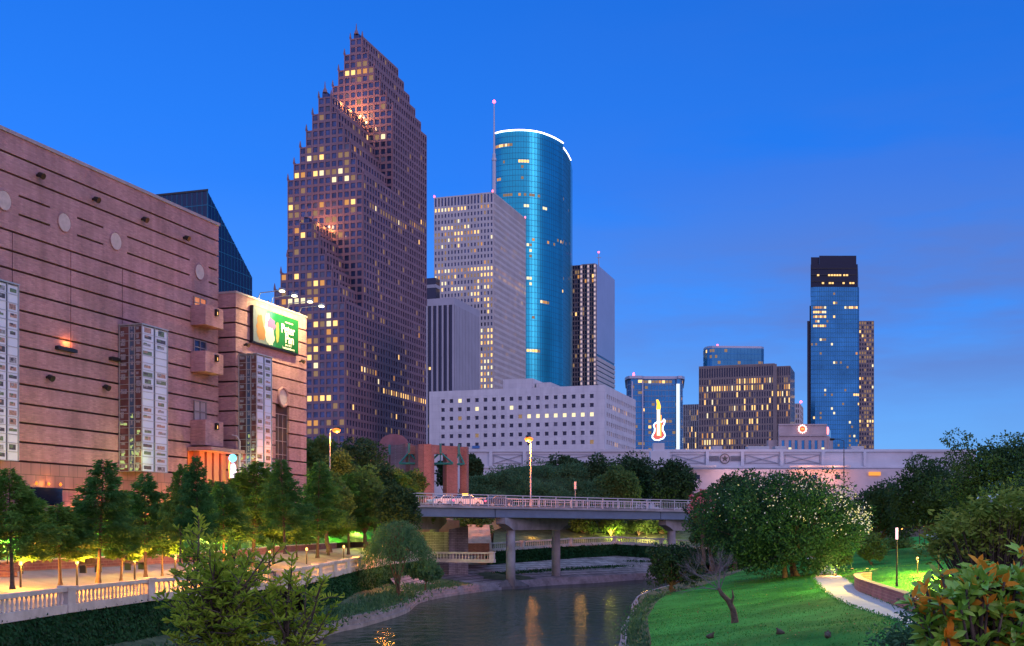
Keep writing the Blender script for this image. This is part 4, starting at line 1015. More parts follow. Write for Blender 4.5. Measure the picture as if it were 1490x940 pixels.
# glazed display bays
pan_white = mat('milky_glass_panel', (.62, .66, .80), .18, .1); bronze_glass = mat('bronze_glass', (.16, .08, .08), .2, .3, vary=.4, scale=1.2)
pic = [mat('photo_print_dark', (.05, .05, .07), .4, vary=.6, scale=6), mat('photo_print_grey', (.22, .23, .28), .4, vary=.6, scale=7), mat('photo_print_warm', (.32, .20, .18), .4, vary=.5, scale=6), mat('photo_print_green', (.10, .16, .10), .4, vary=.5, scale=7)]
litglass = glow('yellow_green_lit_glass', (.80, 1, .34), .48)
blue_glass2 = mat('bay_blue_glass', (.10, .17, .30), .1, .5)
def display_bay(P, pr, ln, z0, z1, label, nrow=20, seed=1, left_open=True):
    """P: wall point at the near end; the bay stands pr out of the wall and runs ln along it"""
    rr = random.Random(seed)
    t = thing('display_bay', label, 'glass bay', (P.x, P.y, z0), 'glazed display bays on the theatre walls')
    mb = MB(); mb.prism([P+RR*.05+D1*.15, P+RR*(pr-.1)+D1*.15, P+RR*(pr-.1)+D1*(ln-.1), P+RR*.05+D1*(ln-.1)], z0, z1); mb.build('glass_core', blue_glass2, t)
    ch = (z1-z0)/nrow; fr = MB()
    # outward face: two strips of milky panels with pictures
    F0 = P+RR*pr
    for a, b_ in ((0, .47), (.53, 1.0)):
        st = MB()
        for k in range(nrow): st.box(F0+D1*(ln*a+.03)+RR*-.08+UP*(z0+k*ch+.04), D1*(ln*(b_-a)-.06), RR*.06, UP*(ch-.06))
        sp = st.build('panel_strip', pan_white, t)
        for k in range(nrow):
            pm = MB()
            if rr.random() < .78:
                w = ln*(b_-a); x0 = rr.uniform(.1, .25)*w; x1 = rr.uniform(.72, .9)*w; h0 = rr.uniform(.12, .4)*ch; h1 = rr.uniform(.6, .9)*ch
                pm.box(F0+D1*(ln*a+x0)+RR*-.02+UP*(z0+k*ch+h0), D1*(x1-x0), RR*.012, UP*(h1-h0), rr.randrange(4))
                pm.box(F0+D1*(ln*a+x0+.1)+RR*-.008+UP*(z0+k*ch+h0+.15), D1*(x1-x0)*.4, RR*.01, UP*(h1-h0)*.5, rr.randrange(4))
                pm.build('picture', pic, sp)
    # near side: bronze strip, open blue glass, bronze strip
    S_ = P+D1*.0
    for a, b_, m_ in ((0.02, .42, 0), (.46, .66, 1), (.70, 1.0, 0)):
        st = MB()
        for k in range(nrow):
            lit = k < nrow*.36 and rr.random() < .75-k*.06
            mi = 1 if lit else 0
            st.box(S_+RR*(pr*a)+D1*.02+UP*(z0+k*ch+.05), RR*(pr*(b_-a)), D1*.08, UP*(ch-.07), 0)
            if lit:
                for q in range(3): st.box(S_+RR*(pr*(a+(b_-a)*rr.uniform(0, .55)))+D1*(.012-.003*q)+UP*(z0+k*ch+rr.uniform(.06, .5)*ch), RR*(pr*(b_-a)*rr.uniform(.15, .44)), D1*.01, UP*ch*rr.uniform(.12, .46), 1)
            if rr.random() < .7: st.box(S_+RR*(pr*a+.1)+D1*.005+UP*(z0+k*ch+rr.uniform(.2, .5)), RR*(pr*(b_-a)*rr.uniform(.3, .7)), D1*.012, UP*rr.uniform(.15, .6), 2)
        st.build('side_strip', [bronze_glass if m_ == 0 else blue_glass2, litglass, pic[1]], t)
    for q in (P+RR*.02, P+RR*pr, P+RR*(pr*.44), P+RR*(pr*.68), P+RR*pr+D1*ln, P+RR*pr+D1*(ln*.5)): fr.box(q-D1*.04-RR*.04+UP*z0, D1*.09, RR*.09, UP*(z1-z0+.1))
    for k in range(0, nrow+1): fr.box(P+D1*-.02+UP*(z0+k*ch-.02), RR*(pr+.01), D1*.05, UP*.05); fr.box(F0+D1*.0+RR*-.04+UP*(z0+k*ch-.02), D1*ln, RR*.05, UP*.05)
    fr.build('frame', M['steel'], t)
    cp = MB(); cp.box(P+D1*-.08+UP*(z1+.1), RR*(pr+.1), D1*(ln+.16), UP*.12); cp.build('bay_roof', M['steel'], t)
    return t
P = A0+D1*sA(172); pr = ext(P, RR, 205); ln = ext(P+RR*pr, D1, 242)
zb0, zb1 = zat(686, P.y), zat(476, P.y)
display_bay(P+RR*.1, pr, ln, zb0, zb1, 'tall glazed display bay standing alone midway along the long theatre wall', 20, 3)
lamp('bay_lamp', P+RR*(pr+.5)-D1*.7+UP*(zb0+1.2), 90, (.9, 1, .35), None, .25)
P = A0+D1*sA(-28); pr = ext(P, RR, -8); ln = ext(P+RR*pr, D1, 25)
display_bay(P+RR*.1, pr, ln, zat(671, A0.y), zat(418, A0.y), 'glazed display bay cut by the left edge of the photo', 20, 5)

# ------------------------------------------------------------------ theatre, taller lit corner block with the billboard
tB = ext(A1, RR, 343); B0 = A1 + RR*tB; BW = ext(B0, D1, 446); zTB = zat(426, B0.y)
T = thing('theatre_annex', 'warmly lit brick corner block carrying the green billboard', 'theatre', (B0.x, B0.y, ZB))
core = MB(); core.prism([B0+D1*.3+LL*.3, B0+D1*(BW-.1)+LL*.3, B0+D1*(BW-.1)+LL*40, B0+D1*.3+LL*40], ZB-2, zTB-.2); core.build('core', M['joint'], T)
wall = MB(); z = zTB; k = 0
sw0, sw1 = ext(B0, D1, 401), ext(B0, D1, 421); zw1 = zat(601, B0.y+8)
while z > ZB:
    lo = max(ZB, z-1.47)
    top = z-g if k else z
    if lo < zw1:
        wall.box(B0+LL*.3+UP*(lo+g), D1*sw0, RR*.3, UP*(top-lo-g)); wall.box(B0+LL*.3+D1*sw1+UP*(lo+g), D1*(BW-sw1), RR*.3, UP*(top-lo-g))
    else: wall.box(B0+LL*.3+UP*(lo+g), D1*BW, RR*.3, UP*(top-lo-g))
    wall.box(B0+LL*.31+UP*(lo+g), D1*.3, LL*(tB+3), UP*(top-lo-g))
    z = lo; k += 1
wall.build('wall', M['brick'], T)
cp = MB(); cp.box(B0-D1*.05+LL*.5+UP*zTB, D1*(BW+.1), RR*.58, UP*.2); cp.box(B0-D1*.05+LL*.5+UP*zTB, D1*.5, LL*6, UP*.2) ; cp.build('coping', M['coping'], T)
gw = MB(); gw.box(B0+LL*.45+D1*sw0+UP*ZB, D1*(sw1-sw0), RR*.1, UP*(zw1-ZB)); w_ = gw.build('window', M['darkglass'], T)
fb = MB()
for q in range(4): fb.box(B0+LL*.34+D1*(sw0+(sw1-sw0-.08)*q/3)+UP*ZB, D1*.08, RR*.1, UP*(zw1-ZB))
for q in range(9): fb.box(B0+LL*.33+D1*sw0+UP*(ZB+(zw1-ZB-.08)*q/8), D1*(sw1-sw0), RR*.08, UP*.08)
fb.build('frame', frame_m, w_)
s, z = hit(411, 578, B0, D1); p = B0+D1*s+UP*z; rr_ = 13.5*(B0.y+8)/F
mb = MB(); mb.disc(p+RR*.01, RR, rr_*.86, .05); d_ = mb.build('round_plaque', M['disc'], T)
mb = MB(); mb.path([p+RR*.08+D1*(math.cos(a)*rr_)+UP*(math.sin(a)*rr_) for a in [i*math.pi/18 for i in range(37)]], [.16]*37, 6); mb.build('plaque_rim', M['brick'], d_)
for px, py in ((355, 502), (436, 526)):
    s, z = hit(px, py, B0, D1); p = B0+D1*s+UP*z; mb = MB(); mb.tube(p, p+RR*.25, .1, .1, 8); mb.tube(p+RR*.2+UP*.1, p+RR*.6-UP*.1, .14, .22, 10); mb.build('wall_spotlight', M['black'], T)
P = B0+D1*.5; pr = ext(P, RR, 373); ln = max(1.8, ext(P+RR*pr, D1, 395))
display_bay(P+RR*.02, pr, ln, zat(690, B0.y), zat(517, B0.y), 'glazed display bay standing below the green billboard', 17, 9)
lamp('bay_lamp', P+RR*(pr+.6)-D1*.8+UP*(zat(690, B0.y)+1.5), 90, (.85, 1, .4), None, .25)
# billboard
(s0, zt0), (s1, zt1), (_, zl0) = hit(363, 444, B0, D1), hit(429.5, 466, B0, D1), hit(363, 497, B0, D1)
BBW, BBH = s1-s0, zt0-zl0
bb = thing('billboard', 'green theatre billboard lettered Peter Pan on the lit corner wall', 'billboard', tuple(B0+D1*s0+RR*.35+UP*zl0))
O = B0+D1*s0+RR*.35+UP*zl0
mb = MB(); mb.box(O-RR*.3, D1*BBW, RR*.36, UP*BBH); mb.box(O-RR*.32-D1*.1-UP*.12, D1*(BBW+.2), RR*.3, UP*.12); mb.build('frame', M['black'], bb)
gp = bpy.data.materials.new('billboard_print'); gp.use_nodes = True; t = gp.node_tree; b = t.nodes['Principled BSDF']; b.inputs['Roughness'].default_value = .9; b.inputs['Specular IOR Level'].default_value = .1
ge = t.nodes.new('ShaderNodeNewGeometry'); dp = t.nodes.new('ShaderNodeVectorMath'); dp.operation = 'DOT_PRODUCT'; dp.inputs[1].default_value = tuple(D1); t.links.new(ge.outputs['Position'], dp.inputs[0])
mr = t.nodes.new('ShaderNodeMapRange'); base = O.dot(D1); mr.inputs[1].default_value = base; mr.inputs[2].default_value = base+BBW; t.links.new(dp.outputs['Value'], mr.inputs[0])
no = t.nodes.new('ShaderNodeTexNoise'); no.inputs['Scale'].default_value = .9; no.inputs['Detail'].default_value = 3; t.links.new(ge.outputs['Position'], no.inputs['Vector'])
ad = t.nodes.new('ShaderNodeMath'); ad.operation = 'MULTIPLY_ADD'; ad.inputs[1].default_value = .35; t.links.new(no.outputs[0], ad.inputs[0]); t.links.new(mr.outputs[0], ad.inputs[2])
rp_ = t.nodes.new('ShaderNodeValToRGB'); t.links.new(ad.outputs[0], rp_.inputs[0])
for p_, c_ in ((.12, (.10, .16, .24)), (.34, (.16, .19, .24)), (.52, (.03, .15, .15)), (.64, (.002, .095, .045)), (1, (.001, .07, .025))):
    e = rp_.color_ramp.elements.new(p_); e.color = (*c_, 1)
for e in list(rp_.color_ramp.elements):
    if tuple(round(v, 3) for v in e.color[:3]) in ((0, 0, 0), (1, 1, 1)): rp_.color_ramp.elements.remove(e); break
for e in list(rp_.color_ramp.elements):
    if tuple(round(v, 3) for v in e.color[:3]) == (1, 1, 1): rp_.color_ramp.elements.remove(e); break
t.links.new(rp_.outputs[0], b.inputs['Base Color'])
mb = MB(); mb.box(O+RR*.065+D1*.06+UP*.06, D1*(BBW-.12), RR*.02, UP*(BBH-.12)); mb.build('printed_panel', gp, bb)
art = MB(); PL = lambda x, y: O+RR*.1+D1*(x*BBW)+UP*(y*BBH)      # plain coloured shapes in place of the artwork
def blob(cx, cy, rx, ry, mi, d, n=18, ph=0): art.poly([PL(cx+rx*math.cos(i*2*math.pi/n)*(1+.18*math.sin(3*i+ph)), cy+ry*math.sin(i*2*math.pi/n)*(1+.12*math.cos(2*i+ph))) + RR*d for i in range(n)], mi)
blob(.14, .45, .07, .36, 0, .002); blob(.17, .30, .10, .20, 0, .004, ph=1); blob(.30, .5, .06, .42, 1, .006); blob(.38, .62, .09, .18, 2, .008, ph=2); blob(.36, .28, .08, .26, 1, .010, ph=.6); blob(.51, .45, .035, .3, 3, .012)
art.build('art_shapes', [mat('print_orange', (.20, .09, .03), .7), mat('print_white', (.40, .42, .44), .7), mat('print_violet', (.09, .05, .24), .7), mat('print_yellow', (.16, .20, .04), .7)], bb)
white_ink = mat('white_ink', (.82, .82, .78), .5)
def lettering(txt, x, y, size, parent, name='lettering', align='CENTER', m=None, origin=None, u=None, n=None, bold=0.0):
    cu = bpy.data.curves.new(name, 'FONT'); cu.body = txt; cu.size = size; cu.align_x = align; cu.extrude = .01; cu.offset = bold; cu.materials.append(m or white_ink)
    o = bpy.data.objects.new(name, cu); col.objects.link(o); u = u or D1; n = n or RR
    X_ = u; Z_ = n; Y_ = UP
    mw = Matrix(((X_.x, Y_.x, Z_.x, 0), (X_.y, Y_.y, Z_.y, 0), (X_.z, Y_.z, Z_.z, 0), (0, 0, 0, 1)))
    p = (origin or O)+n*.12+u*x+UP*y
    o.matrix_basis = Matrix.Translation(p) @ mw
    dg = bpy.context.evaluated_depsgraph_get(); me = bpy.data.meshes.new_from_object(o.evaluated_get(dg)); mb_ = o.matrix_basis.copy(); bpy.data.objects.remove(o)
    o = bpy.data.objects.new(name, me); col.objects.link(o); o.matrix_basis = mb_
    adopt(o, parent); return o
lettering('Peter', BBW*.745, BBH*.50, BBH*.36, bb, bold=.02); lettering('Pan', BBW*.78, BBH*.235, BBH*.36, bb, bold=.02)
lettering('June 18-27', BBW*.76, BBH*.14, BBH*.085, bb); lettering('houstonballet.org', BBW*.755, BBH*.045, BBH*.10, bb)
lettering('HOUSTON BALLET', BBW*.77, BBH*.80, BBH*.055, bb)
# roof floodlights aimed at the billboard
for i, px in enumerate((379, 397.5, 421, 438)):
    s = ext(B0, D1, px); p = B0+D1*s+UP*zTB
    fl = thing('roof_floodlight', ('white floodlight on a roof arm above the billboard, farthest to the left', 'white floodlight on a roof arm, second from the left above the billboard', 'white floodlight on a roof arm, third from the left above the billboard', 'white floodlight on a roof arm above the billboard, nearest the tall gabled tower')[i], 'floodlight', tuple(p), 'floodlights along the annex roof')
    mb = MB(); e = p+RR*2.5+UP*1.0; mb.path([p+LL*.3+UP*.2, p+UP*.9, e], [.05, .05, .05], 6); mb.build('arm', M['steel'], fl)
    hd = MB(); hd.box(e-D1*.3-RR*.2, D1*.6, RR*.45, UP*.22); hd.build('lamp_housing', M['steel'], fl)
    ln_ = MB(); ln_.cbox(e+RR*.02-UP*.1, .42, .42, .12, -A_); ln_.build('lens', M['flood'], fl)
    lamp('flood_beam', e-UP*.25, 3300, (1, .74, .26), fl, .15, spot=150, aim=B0+D1*s+UP*(zTB-4), blend=.8)
# neon sign by the entrance
P = A0+D1*sA(311)+RR*1.9
t = thing('neon_sign', 'upright glowing white sign with blue top beside the orange lit entrance', 'sign', (P.x, P.y, 9))
_, za = hit(320, 668, P, RR); _, zb_ = hit(320, 697, P, RR)
mb = MB(); mb.tube(P+RR*.3+UP*8.6, P+RR*.3+UP*zb_, .07, .07, 8); mb.build('post', M['black'], t)
mb = MB(); mb.path([P+RR*(.25+.1*math.sin(k*.5))+UP*(zb_+(za-zb_)*k/8) for k in range(7)], [.2, .28, .3, .3, .28, .26, .2], 10); mb.build('sign_tube', glow('white_violet_neon', (1, .80, 1), 1.6), t)
mb = MB(); mb.lathe(P+RR*.25+UP*(za+.05), [(.1, -.4), (.36, -.2), (.4, .05), (.3, .3), (.08, .42)], 12); mb.build('sign_top', glow('cyan_neon', (.15, .7, 1), 2.2), t)
mb = MB(); mb.path([P+RR*(-.12+.05*math.sin(k))+UP*(zb_+(za-zb_)*k/8) for k in range(9)], [.06]*9, 6); mb.build('side_tube', glow('orange_neon2', (1, .3, .05), 4), t)
# slim flood pole by the entrance
P = A0+D1*sA(316)+RR*2.6; z1 = zat(642, P.y)
t = thing('slim_pole', 'slim pale lamp pole standing in front of the recess between the theatre blocks', 'lamp post', (P.x, P.y, 8.6))
mb = MB(); mb.tube((P.x, P.y, 8.6), (P.x, P.y, z1), .09, .06, 8); mb.build('pole', M['pinkwall'], t)
mb = MB(); mb.path([P+UP*z1, P+UP*(z1+.5)+LL*.3, P+UP*(z1+.65)+LL*.9], [.06, .06, .05], 6); mb.build('bracket', M['pinkwall'], t)

# ------------------------------------------------------------------ brick gateway beside the bridge
def wall_seg(mb, a, b_, z0, z1, th=1.2): d = (b_-a).normalized(); n = Vector((-d.y, d.x, 0)); mb.box(a+UP*z0, b_-a, n*th, UP*(z1-z0))
t = thing('brick_gateway', 'red brick gateway of square piers with teal steel gables and slots', 'gateway', (zz(620, 172).x, 172, 9.3))
zt = zat(646, 172); ZQ = 9.2
pts = {560: 184, 566: 183, 568: 182.6, 590: 178, 594.5: 177, 597: 176.5, 617: 172, 636: 174, 639: 174.3, 662: 176.6, 666: 177, 668: 177.2, 679: 178}
q = lambda px: zz(px, pts.get(px, 172 + abs(px-617)*.12))
blk = MB()
for a, b_ in ((560, 566), (568, 590), (597, 617), (617, 632), (650, 666), (669, 679)): wall_seg(blk, q(a), q(b_), ZQ, zt+ (.5 if a in (568,) else 0))
zo = zat(672, 174)
for a, b_ in ((590, 594), (632, 639.5), (642.5, 650)): wall_seg(blk, q(a), q(b_), zo+1.2, zt)
blk.build('brick_pier', M['redbrick'], t)
ar = MB(); c_ = zz(573, 196); pr_ = [(c_.x+math.cos(a)*2.4, c_.y, zat(646, 196)+math.sin(a)*1.7) for a in [i*math.pi/14 for i in range(15)]]
ar.poly([(c_.x+2.6, c_.y, ZQ), *pr_, (c_.x-2.6, c_.y, ZQ)]); ar.poly([(c_.x+2.6, c_.y+1.5, ZQ), *[(x, y+1.5, z) for x, y, z in pr_], (c_.x-2.6, c_.y+1.5, ZQ)])
for i in range(14): a, b_ = pr_[i], pr_[i+1]; ar.quad(a, b_, (b_[0], b_[1]+1.5, b_[2]), (a[0], a[1]+1.5, a[2]))
ar.build('round_gable', mat('mauve_brick', (.20, .10, .13), .9, vary=.2, scale=.8), t)
for px, w_ in ((567, 0), (595.5, 1.5), (641, 1.9), (667.5, .8)):
    p = q(round(px)) if round(px) in pts else zz(px, 173+abs(px-617)*.1); p = Vector((p.x, p.y-.15, 0))
    tb = MB(); tb.box(p-X*.17+UP*(zo+1.3), X*.34, NY*.25, UP*(zt-zo-1.0)); fr_ = tb.build('teal_post', M['teal'], t)
    if w_:
        tg = MB(); zb2 = zo-.2
        for sg_ in (-1, 1): tg.tube(p+X*(sg_*w_)+UP*zb2, p+UP*(zb2+1.7), .15, .15, 6)
        tg.tube(p-X*w_+UP*zb2, p+X*w_+UP*zb2, .17, .17, 6); tg.tube(p+UP*zb2, p+UP*(zb2+1.6), .09, .09, 6); tg.build('teal_gable', M['teal'], t)

# ------------------------------------------------------------------ bridge
BA, BB = zz(545, 132.5), zz(1052, 169); dB = (BB-BA); LB = dB.length; dB = dB/LB; nB = Vector((-dB.y, dB.x, 0))    # nB: away from us
zA, zB = zat(734, 132.5), zat(743.8, 169)
bz = lambda s: zA+(zB-zA)*s/LB
bent = Vector((.44, .9, 0)).normalized(); WB = 13
t = thing('bridge', 'grey road bridge with pale railings crossing the bayou on concrete piers', 'bridge', tuple(BA+UP*zA))
def bar(mb, s0, s1, off, zo_, w, h, mi=0):
    a = BA+dB*s0+nB*off+UP*(bz(s0)+zo_); e = BA+dB*s1+nB*off+UP*(bz(s1)+zo_)
    mb.box(a, e-a, nB*w, UP*h, mi)
mb = MB(); bar(mb, 0, LB, 0, -.22, WB, .22); deck = mb.build('deck', M['bridgeconc'], t)
mb = MB(); bar(mb, 0, LB, 2.2, .003, WB-4.4, .012); mb.build('roadway', M['asphalt'], deck)
mb = MB(); bar(mb, 0, LB, .3, .003, 1.85, .15); bar(mb, 0, LB, WB-2.15, .003, 1.85, .15); mb.build('sidewalk', M['bridgeconc'], deck)
sJ = [ext(BA, dB, 723), ext(BA, dB, 964)]
cuts = [0] + sJ + [LB]
for j in range(3):
    for off in (.35, 4.3, 8.2, WB-.75):
        mb = MB(); bar(mb, cuts[j]+.06, cuts[j+1]-.06, off, -1.24, .35, 1.0); bar(mb, cuts[j]+.06, cuts[j+1]-.06, off-.12, -1.3, .6, .07); mb.build('girder', M['girder'], t)
for off in (.12, WB-.25):
    rl = MB(); bar(rl, 0, LB, off, 1.38, .12, .1); bar(rl, 0, LB, off+.02, 1.08, .08, .07); bar(rl, 0, LB, off+.03, .22, .06, .07)
    r_ = rl.build('railing', M['rail'], t)
    npk = int(LB/.34)
    if off < 1:
        pk = MB()
        for k in range(npk):
            s = k*LB/npk; p = BA+dB*s+nB*(off+.06)+UP*(bz(s)+.25)
            if k % 8 == 0:
                ps = MB(); ps.box(p-dB*.06-nB*.05-UP*.25, dB*.12, nB*.1, UP*1.4); ps.build('rail_post', M['rail'], r_)
            else: pk.box(p-dB*.025-nB*.02, dB*.05, nB*.04, UP*.85)
        tag(pk.build('picket', M['rail'], r_), kind='stuff')
    else:
        pk = MB()
        for k in range(int(LB/1.2)): s = k*1.2; p = BA+dB*s+nB*(off+.06)+UP*bz(s); pk.box(p-dB*.05-nB*.05, dB*.1, nB*.1, UP*1.36)
        tag(pk.build('rail_post', M['rail'], r_), kind='stuff')
conc = M['bridgeconc']
def pier(c0, c1):
    bent = (c1-c0).normalized(); BL_ = (c1-c0).length
    sd_ = (c0-BA).dot(dB); zt_ = bz(sd_)-1.32
    pr_ = MB()
    cap_ = MB(); a = c0-bent*2.9; e = c1+bent*2.4; w = Vector((bent.y, -bent.x, 0))*.62
    prof = [(-2.9, -.75), (-1.6, -1.1), (-.5, -1.55), (BL_+.5, -1.55), (BL_+1.6, -1.1), (BL_+2.9, -.75)]
    low = [c0+bent*q_ + UP*(zt_+z_) for q_, z_ in prof]; hi = [c0+bent*q_ + UP*zt_ for q_, _ in prof]
    for sg_ in (1, -1): cap_.poly([p+w*sg_ for p in low]+[p+w*sg_ for p in reversed(hi)])
    cap_.poly([hi[0]+w, hi[-1]+w, hi[-1]-w, hi[0]-w]); cap_.poly([hi[0]+w, low[0]+w, low[0]-w, hi[0]-w]); cap_.poly([hi[-1]+w, low[-1]+w, low[-1]-w, hi[-1]-w])
    for i in range(5): cap_.quad(low[i]+w, low[i+1]+w, low[i+1]-w, low[i]-w)
    cap_.build('pier_cap', conc, t)
    for c in (c0, c1):
        cm = MB(); cm.lathe((c.x, c.y, -1), [(.62, 0), (.58, zt_-.55)], 20); cm.build('pier_column', conc, t, smooth=True)
        fm = MB(); q_ = [(-3.0, -1.6), (-1.2, -2.1), (2.4, -1.4), (3.0, 0), (2.0, 1.5), (-2.0, 1.4)]
        pts2 = [c+bent*-y_*.9+dB*x_ for x_, y_ in q_]
        n_ = len(fm.v); fm.prism(pts2, -1.1, .35)
        top_ = c+UP*1.25; k6 = len(pts2)
        for i in range(k6):
            a_, b2_ = pts2[i], pts2[(i+1) % k6]; ia, ib = a_.lerp(c, .7), b2_.lerp(c, .7)
            fm.quad(a_+UP*.355, b2_+UP*.355, ib+UP*1.2, ia+UP*1.2)
        fm.build('pier_footing', mat('wet_dark_concrete', (.10, .095, .11), .7, vary=.3, scale=1.5) if 'wetc' not in M else M['wetc'], t)
pier(zz(743, 147), zz(809, 160)); pier(zz(977, 165.5), zz(1040, 178)); pier(zz(575, 136.5), zz(632, 149))
# abutment walls under the left end
t = thing('retaining_wall', 'purple grey concrete retaining wall under the left end of the bridge', 'wall', (zz(640, 150).x, 150, 4))
mb = MB()
a, b_, c = zz(598, 150), zz(653, 147), zz(681, 150); 
n_ = len(mb.v)
mb.prism([a, b_, b_+Yb*.8, a+Yb*.8], 1.5, lambda p: 7.2); mb.prism([b_+X*.01, c, c+Yb*.8, b_+X*.01+Yb*.8], 1.5, lambda p: zat(770, 147)+ (8.0-zat(770, 147))*(0 if p[0] < c.x-1 else 1))
mb.build('wall_face', M['bankpave'], t)
mb = MB(); a2, b2_ = zz(598, 156), zz(668, 158); mb.prism([a2, b2_, b2_+Yb, a2+Yb], 4, zat(757, 157)); mb.build('abutment_face', mat('brick_abutment', (.30, .16, .15), .9, vary=.3, scale=.7, bump=.3), t)
# lit steps up from the path
t = thing('stairway', 'broad stone steps lit orange under the bridge', 'stairs', (zz(700, 165).x, 165, 4.6))
for k in range(9):
    mb = MB(); a, b_ = zz(680, 160+k*1.3), zz(716-k*.5, 160+k*1.3); mb.box(a+UP*(4.2), b_-a, Yb*1.25, UP*(.6+k*.42)); mb.build('stair_step', M['stone'], t)
mb = MB(); a, b_ = zz(680, 158.5), zz(712, 158.5); mb.box(a+UP*3.9, b_-a, Yb*.9, UP*1.7); mb.build('low_wall', M['redbrick'], t)

# ------------------------------------------------------------------ balustrades
bal_prof = [(.07, 0), (.07, .06), (.045, .1), (.085, .26), (.06, .4), (.04, .5), (.065, .56), (.065, .62)]
balm = MB(); balm.lathe((0, 0, 0), bal_prof, 7)
bal_me = None
def balustrade(pts, label, spacing=.42, ped=7.5, h=1.1, limit=95):
    global bal_me
    t = thing('balustrade', label, 'balustrade', tuple(pts[0]))
    rl, bs = MB(), MB(); spots = []
    for i in range(len(pts)-1):
        a, b_ = pts[i], pts[i+1]; L = (b_-a).length; d = (b_-a)/L; n = Vector((-d.y, d.x, 0)).normalized(); dh = Vector((d.x, d.y, 0)).normalized()
        bs.box(a-n*.2+dh*.28-UP*.25, (b_-a)-dh*.56, n*.4, UP*.42); rl.box(a-n*.17+dh*.28+UP*.80, (b_-a)-dh*.56, n*.34, UP*.2)
        k = max(1, round((L-.7)/spacing))
        for j in range(k): spots.append(a.lerp(b_, (.35+(L-.7)*(j+.5)/k)/L)+UP*.175)
    bs.build('base_course', M['stone'], t); rl.build('top_rail', M['stone'], t)
    for p in pts:
        pm = MB(); pm.cbox(p+UP*.36, .56, .56, 1.2, -A_); pm.cbox(p+UP*1.0, .7, .7, .14, -A_); pm.cbox(p+UP*-.02, .68, .68, .4, -A_); pm.build('pedestal', M['stone'], t)
    spots.sort(key=lambda p: p.y - (1000 if -30 < proj(p)[0] < 1500 and p.y > 5 else 0) if p.y > 0 else 1e6)
    for p in spots[:limit]:
        if bal_me is None:
            o = balm.build('baluster', M['stone'], t, smooth=True); bal_me = o.data; o.location = p
        else:
            o = bpy.data.objects.new('baluster', bal_me); col.objects.link(o); o.location = p; adopt(o, t)
    if spots[limit:]:
        mm = MB()
        for p in spots[limit:]: mm.lathe(p, bal_prof, 6)
        tag(mm.build('baluster', M['stone'], t, smooth=True), kind='stuff')
    return t
def peds(pts, ped):
    out = []
    for i in range(len(pts)-1):
        k = max(1, round((pts[i+1]-pts[i]).length/ped))
        for j in range(k): out.append(pts[i].lerp(pts[i+1], j/k))
    return out+[pts[-1]]
B_near = BL[1:8] ; B_far = BL[9:]
balustrade(peds(BL[2:7], 6.6), 'pale stone balustrade along the ivy wall at the left, warm light behind it')
balustrade(peds(BL[7:], 6.5), 'pale stone balustrade from the corner bastion towards the bridge along the promenade')
qa, qb = on(604, 813, 3.95), on(716, 815, 3.95)
balustrade(peds([zz(622, 141)+UP*zat(815, 141), zz(716, 137)+UP*zat(816, 137)], 6), 'plain pale balustrade in front of the retaining wall under the bridge', limit=60)
balustrade(peds(U[:5]+[U[5]], 9), 'pale stone balustrade curving along the far bank behind the bridge piers')
# ivy on the walls below the balustrades
def ivy_wall(line, hgt, label, lean=.5):
    t = thing('ivy_wall', label, 'ivy wall', tuple(line[0]))
    n = len(line); top = [Vector((p.x, p.y, p.z-.05)) for p in line]; bot = [Vector((p.x, p.y, p.z-hgt)) for p in line]
    off = offset(bot, -lean); mb = MB(); mb.loft(top, off); mb.build('wall_face', mat('dark_green_backing', (.012, .045, .016), .95, vary=.6, scale=1.5, bump=1, bscale=5) if 'ivyw' not in M else M['ivyw'], t)
    return t, top, off
# ------------------------------------------------------------------ vegetation
M['cyp'] = leafmat('cypress_needles', (.050, .150, .022), (.150, .270, .050), .55)
M['cyp2'] = leafmat('cypress_needles_blue', (.032, .125, .032), (.095, .230, .060), .55)
M['oak'] = leafmat('oak_leaves', (0.044, 0.110, 0.036), (0.120, 0.210, 0.060), .4)
M['oakdark'] = leafmat('dark_oak_leaves', (0.017, 0.051, 0.024), (0.044, 0.099, 0.044), .35, .25)
M['flowerleaf'] = leafmat('bush_tree_leaves', (.016, .066, .026), (.040, .115, .048), .5, .3)
M['blossom'] = mat('white_blossom', (.62, .68, .66), .7)
M['pinkbl'] = mat('pink_blossom', (.55, .16, .20), .7)
M['hedge'] = leafmat('hedge_leaves', (0.034, 0.105, 0.048), (0.082, 0.178, 0.088), .35, .25)
M['ivyleaf'] = leafmat('ivy_leaves', (0.012, 0.058, 0.022), (0.029, 0.102, 0.036), .6, .2)
M['willowleaf'] = leafmat('willow_leaves', (0.042, 0.132, 0.068), (0.090, 0.203, 0.090), .7)
M['fgleaf'] = leafmat('foreground_leaves', (.15, .27, .02), (.46, .55, .06), 1.2, .35, .7)
M['magleaf'] = leafmat('magnolia_leaves', (.11, .30, .025), (.34, .50, .07), 5, .15, .3, .35)
M['magrust'] = leafmat('magnolia_rusty_leaves', (.70, .20, .012), (.90, .42, .05), 4, .35, .5)
M['shrubleaf'] = leafmat('shrub_leaves', (.10, .18, .025), (.30, .34, .06), 1.5, .3)
M['ivyw'] = mat('dark_green_backing', (.012, .048, .017), .95, vary=.6, scale=1.5, bump=1, bscale=5)  # dark green surface behind the ivy leaves, also the hedge core

